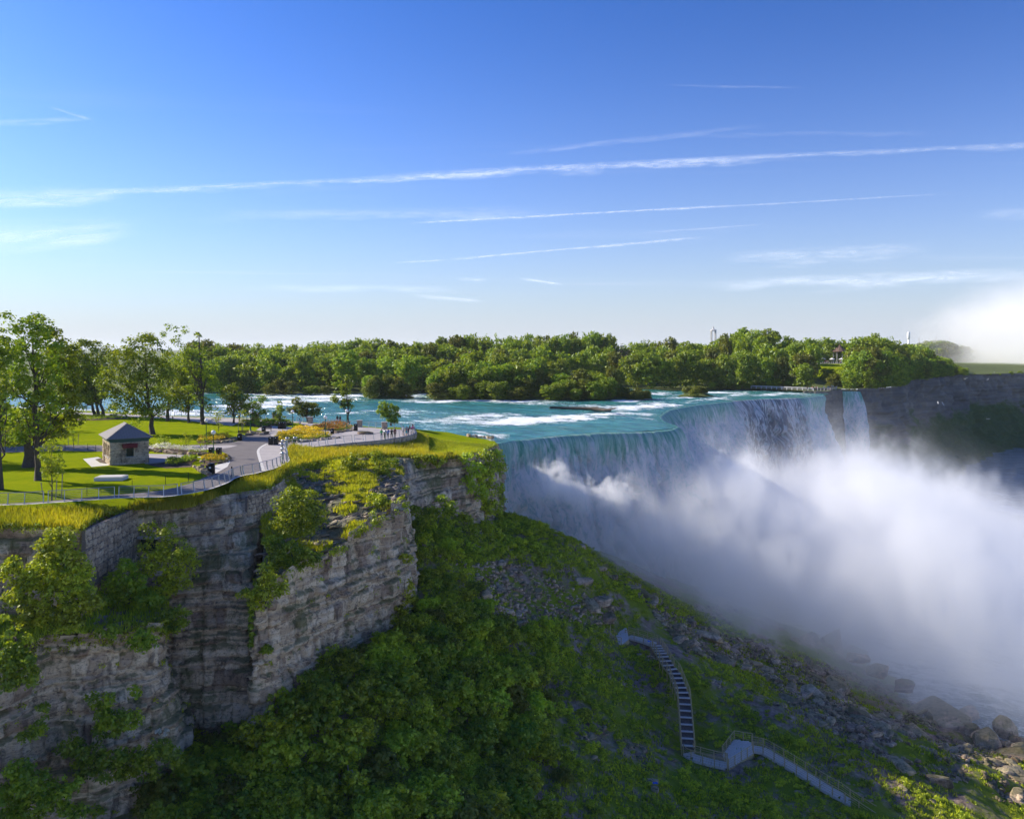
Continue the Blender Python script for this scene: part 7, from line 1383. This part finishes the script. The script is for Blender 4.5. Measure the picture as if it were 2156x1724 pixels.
# ------------------------------------------------------------------ people
def person_mesh(pose, fem=False):
    J = []; E = []; Rr = []
    def j(p, r, par=None):
        J.append(p); Rr.append(r); 
        if par is not None: E.append((par, len(J)-1))
        return len(J)-1
    lean = {'stand': 0, 'lean': .22, 'walk': .04}[pose]; w_ = .92 if fem else 1.
    pel = j((0, 0, .95), .135*w_); ab = j((0, lean*.4, 1.12), .12*w_, pel); ch = j((0, lean*.8, 1.32), .145*w_, ab); nk = j((0, lean*1.05, 1.47), .055, ch); hd = j((0, lean*1.2+.01, 1.57), .082, nk); tp = j((0, lean*1.2, 1.67), .075, hd); j((0, lean*1.2+.10, 1.58), .018, hd)
    for s in (-1, 1):
        st = {'stand': .0, 'lean': -.08*(s > 0), 'walk': .22*s}[pose]
        hp = j((.095*s, 0, .88), .095*w_, pel); kn = j((.10*s, st*.55+.02, .49), .062, hp); an = j((.10*s, st, .09), .040, kn); j((.11*s, st+.17, .03), .034, an)
        sh = j((.19*s*w_, lean*.85, 1.39), .058, ch)
        if pose == 'lean': el = j((.25*s, lean+.22, 1.22), .042, sh); wr = j((.16*s, lean+.42, 1.14), .028, el); dr = (0, 1, -.1)
        elif pose == 'walk': el = j((.25*s, lean-.10*s, 1.12), .042, sh); wr = j((.24*s, lean-.02-.18*s+.1, .90), .028, el); dr = (0, .2, -1)
        else: el = j((.26*s, lean-.02, 1.12), .042, sh); wr = j((.25*s, lean+.08, .88), .028, el); dr = (0, .1, -1)
        w0 = J[wr]; pm = j(tuple(w0[i]+dr[i]*.07 for i in range(3)), .027, wr); p0 = J[pm]
        for f in range(4): j((p0[0]+(f-1.5)*.018, p0[1]+dr[1]*(.07+.012*(f in (1, 2)))+.012, p0[2]+dr[2]*(.07+.012*(f in (1, 2)))), .009, pm)
        j((p0[0]-.045*s, p0[1]+.02, p0[2]+dr[2]*.01), .010, wr)
    me = bpy.data.meshes.new('body'); me.from_pydata(J, E, []); ob = bpy.data.objects.new('tmp_body', me); COL.objects.link(ob)
    md = ob.modifiers.new('skin', 'SKIN'); sk = me.skin_vertices[0].data
    for i, r in enumerate(Rr): sk[i].radius = (r, r)
    sk[0].use_root = True
    ob.modifiers.new('sub', 'SUBSURF').levels = 1
    dg = bpy.context.evaluated_depsgraph_get(); out = bpy.data.meshes.new_from_object(ob.evaluated_get(dg)); bpy.data.objects.remove(ob)
    hx_, hy_ = J[hd][0], J[hd][1]
    return out, (hx_, hy_)
PB = {}
for pz in ('stand', 'lean', 'walk'): PB[pz] = person_mesh(pz)
def pmat(name, c): 
    key = 'cloth_'+name
    if key not in M: M[key] = simple(key, c, .85, .15, 8)
    return M[key]
SKINM = simple('skin', (.42, .24, .16), .6, .08); HAIRM = simple('hair', (.03, .02, .015), .7, .2)
HM = {}
def person(p, rz, pose, shirt, legs, label, sleeves=True, shorts=False, long_hair=False, scale=1., group=None, low=False):
    base, (hx_, hy_) = PB[pose]; me = base.copy(); me.name = 'body'; me.materials.clear()
    for m_ in (SKINM, shirt, legs, M['black_paint']): me.materials.append(m_)
    co = np.zeros(len(me.polygons)*3, np.float32); me.polygons.foreach_get('center', co); co = co.reshape(-1, 3); z = co[:, 2]; ax = np.abs(co[:, 0]); idx = np.zeros(len(z), np.int32)
    torso = (z > .93) & (z < 1.47) & ((ax < .19) | (z > (1.24 if not sleeves else 1.16))); idx[torso] = 1; idx[(z <= .95) & (z > (.52 if shorts else .10)) & (ax < .20)] = 2; idx[z <= .09] = 3; me.polygons.foreach_set('material_index', idx); me.polygons.foreach_set('use_smooth', np.ones(len(z), bool))
    th = thing('person', label, 'person', p, rz=rz, group=group); th.scale = (scale,)*3; obj('body', me, th)
    key = (pose, long_hair)
    if key not in HM:
        mb = MB().ball((hx_, hy_-.018, 1.635), .098, 10, 7, (1, 1, 1.0))
        if long_hair: mb.tube([(hx_, hy_-.07, 1.62), (hx_, hy_-.09, 1.48), (hx_, hy_-.08, 1.36)], [.07, .075, .04], 7)
        HM[key] = mb.me('hair', HAIRM, True)
    obj('hair', HM[key], th); return th
W = pmat('white', (.75, .74, .72)); BK = pmat('black', (.02, .02, .025)); DN = pmat('denim', (.04, .06, .12)); GN = pmat('green', (.04, .38, .12)); BL = pmat('blue', (.05, .14, .55)); TL = pmat('teal', (.05, .35, .38)); MG = pmat('magenta', (.45, .04, .25)); GY = pmat('grey', (.25, .25, .26)); RD = pmat('red', (.35, .03, .04)); PK = pmat('pink', (.65, .25, .35)); YL = pmat('yellow', (.6, .45, .08))
GP = 'visitors on the terrace'
fc = lambda p, q: math.atan2(q[1]-p[1], q[0]-p[0])-math.pi/2
for (x, y), dxy, pose, a, b, kw, lb in [((1605, 322), (.2, -1), 'lean', GN, DN, {}, 'person in a green shirt leaning on the rail left of the viewer'), ((1692, 318), (.3, -1), 'lean', BL, DN, {}, 'person in a bright blue top leaning on the rail'), ((1738, 314), (.3, -1), 'lean', BK, BK, dict(long_hair=True), 'person all in black at the rail beside the blue top'),
                                       ((1784, 308), (.4, -1), 'stand', pmat('maroon', (.12, .03, .04)), BK, dict(long_hair=True), 'person in dark maroon at the right end of the leaning five'), ((1650, 312), (.2, -1), 'stand', GY, BK, dict(scale=.93), 'shorter person in grey behind the viewer'),
                                       ((1893, 276), (.7, -.7), 'stand', W, GY, dict(shorts=True), 'tall person in a white shirt and grey shorts at the rail corner'), ((1932, 282), (.7, -.7), 'stand', GY, TL, dict(shorts=True), 'person in a grey top and teal shorts next to the white shirt'), ((1962, 272), (.9, -.4), 'lean', BK, DN, dict(long_hair=True), 'person in a black top in the middle of the corner group'),
                                       ((1998, 262), (1, -.2), 'lean', MG, W, dict(shorts=True), 'person in a magenta top at the curved rail'), ((2018, 250), (1, 0), 'stand', BK, BK, {}, 'person in black furthest right at the curved rail'), ((1950, 262), (.2, 1), 'stand', PK, DN, dict(scale=.8), 'child in pink standing among the corner group'),
                                       ((532, 172), (-1, .2), 'walk', W, DN, dict(shorts=True, long_hair=True), 'person in a white shirt and dark shorts walking near the river rail'), ((1024, 120), (.3, 1), 'stand', BK, PK, dict(long_hair=True), 'person in black with pink trousers looking over the river'), ((1062, 122), (.2, 1), 'stand', BK, RD, {}, 'taller person in black beside the pink trousers at the river rail')]:
    p = e1(x, y); p[2] = .055; person(p, math.atan2(dxy[1], dxy[0])-math.pi/2, pose, a, b, lb, group=GP, **kw)
person(c1(1542, 955)+[0, 0, .03], .4, 'stand', BL, DN, 'person in blue seen between the trunks on the river walk', group=GP); person(c2(60, 905)+[0, 0, .03], 1.2, 'walk', RD, DN, 'person in red on the river walk behind the young trees', group=GP)
# island lookout above the narrow fall
pa, pb, pc = Pz(1600, 817, -1.75), Pz(1720, 820.5, -1.75), Pz(1756, 815.5, -1.75)
pb = np.array((122.5, 326.5, -1.9)); pc = np.array((137.8, 341, -1.9)); pa = np.array((103, 346, -1.9))
railing('railing', 'pale railing of the far island lookout between the two falls', [pb+[1.5, -.5, 0], np.array((128.5, 327.6, -1.9)), np.array((134.3, 333.5, -1.9)), pc], z=-1.9, spacing=1.6, bars=2, rr_=.06, mat='concrete', group='railings of the far island', pm=MB().box((0, 0, .6), (.22, .22, 1.2)).me('post', M['concrete']))
railing('railing', 'long pale parapet on the far island shore left of the lookout', [pa, np.array((112, 337.5, -1.9)), pb], z=-1.9, spacing=2.2, bars=2, rr_=.09, mat='pale_concrete', group='railings of the far island', pm=MB().box((0, 0, .55), (.3, .3, 1.1)).me('post', M['pale_concrete']))
r2 = np.random.default_rng(12); shirts = [W, RD, BL, BK, GY, PK, W, YL, TL]
for i in range(18):
    f = r2.random(); p = (pb+(np.array((134.3, 333.5, -1.9))-pb)*f) if i < 13 else (np.array((134.3, 333.5, -1.9))+(pc-np.array((134.3, 333.5, -1.9)))*r2.random()); p = p+[-.9-r2.random()*1.5, 1+r2.random(), 0]; k = int(r2.integers(0, 9))
    person(p, math.pi+r2.uniform(-1, 1), 'stand', shirts[k], DN, f'tiny visitor in {["white", "red", "blue", "black", "grey", "pink", "white", "yellow", "teal"][k]} on the far island lookout', group='visitors on the far lookout')

# far terrace with pavilion
g0 = float(land_z(np.array([172.]), np.array([428.]))[0]); zt_ = H-(765-HZ)/F*425
tz = zt_
pav = thing('pavilion', 'far pavilion with a brown conical roof and spire among the island trees', 'pavilion', ((1768-CX)/F*452, 452, tz)); 
obj('roof', MB().lathe((0, 0, 0), [(4.6, 6.1), (3.0, 7.4), (1.2, 8.8), (.35, 9.9), (.08, 10.2), (.05, 12.0)], 12).me('roof', simple('roof_brown', (.16, .10, .075), .85, .25)), pav)
for k in range(8): obj('column', MB().tube([(3.6*math.cos(k*.785), 3.6*math.sin(k*.785), -3), (3.6*math.cos(k*.785), 3.6*math.sin(k*.785), 6.1)], .16, 6).me('column', M['pale_concrete']), pav)
tr_ = thing('far_terrace', 'far island terrace wall with white posts above the sunny green bank', 'terrace', ((1780-CX)/F*425, 425, tz)); obj('terrace_slab', MB().box((0, 6, -2.1), (27, 12, 4)).me('terrace_slab', M['deck']), tr_)
for k in range(24): obj('post', MB().box((-13+k*1.13, .2, .45), (.16, .16, 1.1)).me('post', M['pale_concrete']), tr_)
obj('rail', MB().box((0, .2, 1.0), (26.5, .14, .12)).me('rail', M['pale_concrete']), tr_)
for k in range(5):
    u_ = thing('sun_canopy', f'white canopy on the far terrace, {["leftmost", "second from the left", "middle one", "second from the right", "rightmost"][k]}', 'canopy', ((1780-CX)/F*425-10+k*5, 430, tz-.1), group='white canopies of the far terrace'); obj('canopy_cloth', MB().lathe((0, 0, 2.1), [(1.7, 0), (.1, .9)], 8).me('canopy_cloth', M['globe']), u_); obj('pole', MB().tube([(0, 0, 0), (0, 0, 3)], .05, 5).me('pole', M['steel']), u_)
for i in range(14):
    k = int(r2.integers(0, 9)); person(((1780-CX)/F*425+r2.uniform(-12, 12), 425+r2.uniform(1, 5), tz-.1), r2.uniform(0, 6), 'stand', shirts[k], DN, f'tiny visitor in {["white", "red", "blue", "black", "grey", "pink", "white", "yellow", "teal"][k]} on the far terrace', group='visitors on the far terrace')
bk_ = patch('far_lawn_bank', [[np.array(((X-CX)/F*424, 424, tz-.15)), np.array(((X-CX)/F*408, 408, tz-1.6)), np.array(((X-CX)/F*388, 388, H-(787-HZ)/F*388)), np.array(((X-CX)/F*376, 376, -1.))] for X in (1690, 1725, 1760, 1800, 1840)], du=1.2, amp=.3, seed=61, mat=M['lawn'])
# towers on the horizon
tw_ = thing('tall_tower', 'slender pale tower of four columns far behind the woods', 'tower', ((1502-CX)/F*1600, 1600, -3))
for dx, dy in ((-4, -4), (4, -4), (-4, 4), (4, 4)): obj('column', MB().tube([(dx, dy, 0), (dx, dy, 54)], 1.0, 8).me('column', M['pale_concrete']), tw_)
obj('tower_cap', MB().lathe((0, 0, 54), [(6.5, 0), (6.5, 2), (2, 4), (.4, 10)], 8).me('tower_cap', M['pale_concrete']), tw_)
wt_ = thing('water_tower', 'white slender tower with a thicker top on the horizon near the spray', 'tower', ((1913-CX)/F*1500, 1500, -3)); obj('shaft', MB().lathe((0, 0, 0), [(2.2, 0), (1.6, 36)], 10).me('shaft', M['globe'], True), wt_); obj('tank', MB().lathe((0, 0, 36), [(1.7, 0), (2.7, 3), (2.7, 12), (.4, 15)], 10).me('tank', M['globe'], True), wt_)
for X, Y0, lb in [(1935, 711, 'left of three thin masts on the horizon beyond the gorge'), (1971, 708, 'middle of three thin masts on the horizon beyond the gorge'), (2000, 708, 'right one of three thin masts on the horizon beyond the gorge')]:
    m_t = thing('thin_mast', lb, 'mast', ((X-CX)/F*1500, 1500, -3), group='thin masts on the horizon'); obj('pole', MB().tube([(0, 0, 0), (0, 0, 18+(HZ-Y0)/F*1500)], .6, 5).me('pole', M['granite']), m_t)
# gulls over the gorge
gm_ = MB(); gm_.add([(0, -.25, 0), (.06, 0, .05), (-.06, 0, .05), (0, .3, 0)], [(0, 1, 3), (0, 3, 2), (0, 2, 1)]); gm_.add([(0, .1, .03), (0, -.1, .03), (.35, .02, .16), (.7, -.08, .05)], [(0, 1, 3, 2)]); gm_.add([(0, .1, .03), (0, -.1, .03), (-.35, .02, .16), (-.7, -.08, .05)], [(1, 0, 2, 3)])
gme = gm_.me('gull', M['globe'])
for i, (X, Y, d) in enumerate([(2080, 882, 330), (2093, 784, 350), (2034, 797, 360), (2080, 799, 340), (1975, 848, 340), (1985, 850, 300)]):
    o = obj('gull', gme, loc=Pd(X, Y, d), label=f'white gull gliding before the shaded gorge wall, {["lowest and brightest", "highest right", "upper left one", "at the far right rim", "lower left one", "beside the lower left one"][i]}', category='gull', group='gulls over the gorge'); o.scale = (1.3,)*3; o.rotation_euler = (0, .2*i, i*1.1)
# woods along the brink of the gorge
rng = np.random.default_rng(46); GA, gu = arc(np.array(GTOP, float), .5); GXX = CX+GA[:, 0]/GA[:, 1]*F
for X in np.arange(1806, 2046, 5.2):
    i = int(np.argmin(np.abs(GXX-X))); d0 = GA[i, 1]
    for k_ in range(3):
        d_ = d0+4+k_*20+rng.uniform(0, 12); x = (X+rng.uniform(-4, 4)-CX)/F*d_; zt = H-(np.interp(X, sky_x, sky_y)-HZ)/F*d_; g = float(land_z(np.array([x]), np.array([d_]))[0]); h_ = (zt-g)*(rng.uniform(.82, 1.12) if k_ == 2 else rng.uniform(.5, .9))
        if h_ > 2.5 and not (X < 1835 and k_ == 2 and rng.random() < .5): far_tree(int(rng.choice([0, 1, 2, 4, 5, 3])), (x, d_, g-.4), h_, min(1.5, max(.9, 13/h_)), rng.uniform(0, 6), f'{["low", "mid height", "tall"][k_]} tree of the woods above the gorge wall, {"near the narrow fall" if X < 1880 else "in the middle" if X < 1980 else "at the falling right end"}', 'trees above the gorge wall')
# brush and trees hanging over the gorge wall
rng = np.random.default_rng(44); A, u = arc(np.array(GTOP, float), 1.)
for i in range(90):
    f = rng.random(); q = A[int(f*(len(A)-1))]; X = CX+q[0]/q[1]*F
    hmax = np.interp(X, [1800, 1900, 1960, 2020, 2060, 2200], [15, 15, 13, 9, 3.5, 3]); h_ = hmax*rng.uniform(.55, 1.05) if X < 2050 else rng.uniform(1.5, 3)
    back_ = rng.uniform(-1.5, 14 if X < 2040 else 4); dr = np.array((-.62, .78)); p = (q[0]+dr[0]*back_, q[1]+dr[1]*back_); 
    far_tree(int(rng.choice([0, 1, 2, 4, 5])), (*p, -3.2), h_, min(1.6, max(1.1, 10/h_)), rng.uniform(0, 6), f'tree on the brink of the gorge wall, {"near the narrow fall" if X < 1880 else "in the shaded middle" if X < 1990 else "at the low right end"}', 'trees on the brink of the gorge wall')

# ------------------------------------------------------------------ far trees: the 290 largest in view as trees, the rest as one mass
def scr(q):
    k, p, h_, wid, rz, label, group = q; return wid*h_*h_/(p[1]**2)
FAR.sort(key=scr, reverse=True)
own = [q for q in FAR if 'far wood' not in q[6]]; wood = [q for q in FAR if 'far wood' in q[6]]
order_ = {'front': 0, 'back': 1, 'middle': 2}
wood.sort(key=lambda q: (order_.get(q[5].split(' tree')[0].split(' row')[0].split()[-1], 3), -scr(q)))
allq = own+wood; allq = own[:200]+wood[:max(0, 295-min(200, len(own)))]; rest = own[200:]+wood[max(0, 295-min(200, len(own))):]
for q in allq: far_tree_now(*q)
print('far trees', len(allq), 'mass', len(rest))
LG = []
for me, _ in FT:
    n_ = len(me.polygons); v = np.zeros(len(me.vertices)*3, np.float32); me.vertices.foreach_get('co', v); v = v.reshape(-1, 4, 3); ti = np.zeros(n_, np.float32)
    a_ = me.attributes['tint']; tv = np.zeros(len(a_.data), np.float32); a_.data.foreach_get('value', tv); ti = tv if len(tv) == n_ else tv[::4]
    sel_ = np.arange(0, n_, 3); v = v[sel_][:, :3]; c = v.mean(1, keepdims=True); LG.append(((c+(v-c)*2.1), ti[sel_]))
gm = {}
for k, p, h_, wid, rz, label, group in rest:
    v, ti = LG[k]; c_, s_ = math.cos(rz), math.sin(rz); x, y, z = v[..., 0]*h_*wid, v[..., 1]*h_*wid, v[..., 2]*h_
    gm.setdefault(FT[k][0].materials[0].name, []).append((np.stack([x*c_-y*s_+p[0], x*s_+y*c_+p[1], z+p[2]], -1), ti))
mats_ = sorted(gm); Vs = []; Ti = []; Mi = []
for mi_, kname in enumerate(mats_):
    for v, ti in gm[kname]: Vs.append(v.reshape(-1, 3)); Ti.append(ti); Mi.append(np.full(len(ti), mi_))
Vs = np.vstack(Vs); Ti = np.concatenate(Ti); Mi = np.concatenate(Mi)
obj('far_woodland', mesh('far_woodland', Vs, np.arange(len(Vs)).reshape(-1, 3), [M[k] for k in mats_], {'tint': Ti}, midx=Mi), kind='stuff')
tot = sum(len(m.polygons)*2 for m in bpy.data.meshes if m.users); print('triangles about', tot)

# ------------------------------------------------------------------ the air
m_, t = material('haze'); v = t.new('ShaderNodeVolumePrincipled'); v.inputs['Density'].default_value = .00005; v.inputs['Color'].default_value = (.90, .95, 1, 1); v.inputs['Anisotropy'].default_value = .2; t.l.new(v.outputs[0], t.out.inputs['Volume'])
obj('haze', MB().box((0, 6700, 38), (18400, 15000, 186)).me('haze', m_), kind='stuff')

# ------------------------------------------------------------------ labels: look-alikes are told apart by their order in view
ORD = ['first', 'second', 'third', 'fourth', 'fifth', 'sixth', 'seventh', 'eighth', 'ninth', 'tenth', 'eleventh', 'twelfth', 'thirteenth', 'fourteenth', 'fifteenth', 'sixteenth', 'seventeenth', 'eighteenth', 'nineteenth', 'twentieth']
bylab = {}
for o in COL.objects:
    if o.parent is None and o.get('label') and o.get('category') and o.location.y > 5: bylab.setdefault(o['label'], []).append((*proj(o.location), o))
def order(L, lab, extra=''):
    if len(L) > 9 and not extra:
        L = sorted(L, key=lambda q: q[1]); h_ = len(L)//2
        order(L[:h_], lab, 'upper '); order(L[h_:], lab, 'lower '); return
    for i, (x, y, o) in enumerate(sorted(L, key=lambda q: q[0])):
        wds = lab.split()[:16-(4 if extra else 3)-0]; o['label'] = ' '.join(lab.split()[:12]).rstrip(',')+f', {ORD[min(i, 19)]} {extra}from left'
for lab, L in list(bylab.items()):
    if len(L) > 1: order(L, lab)
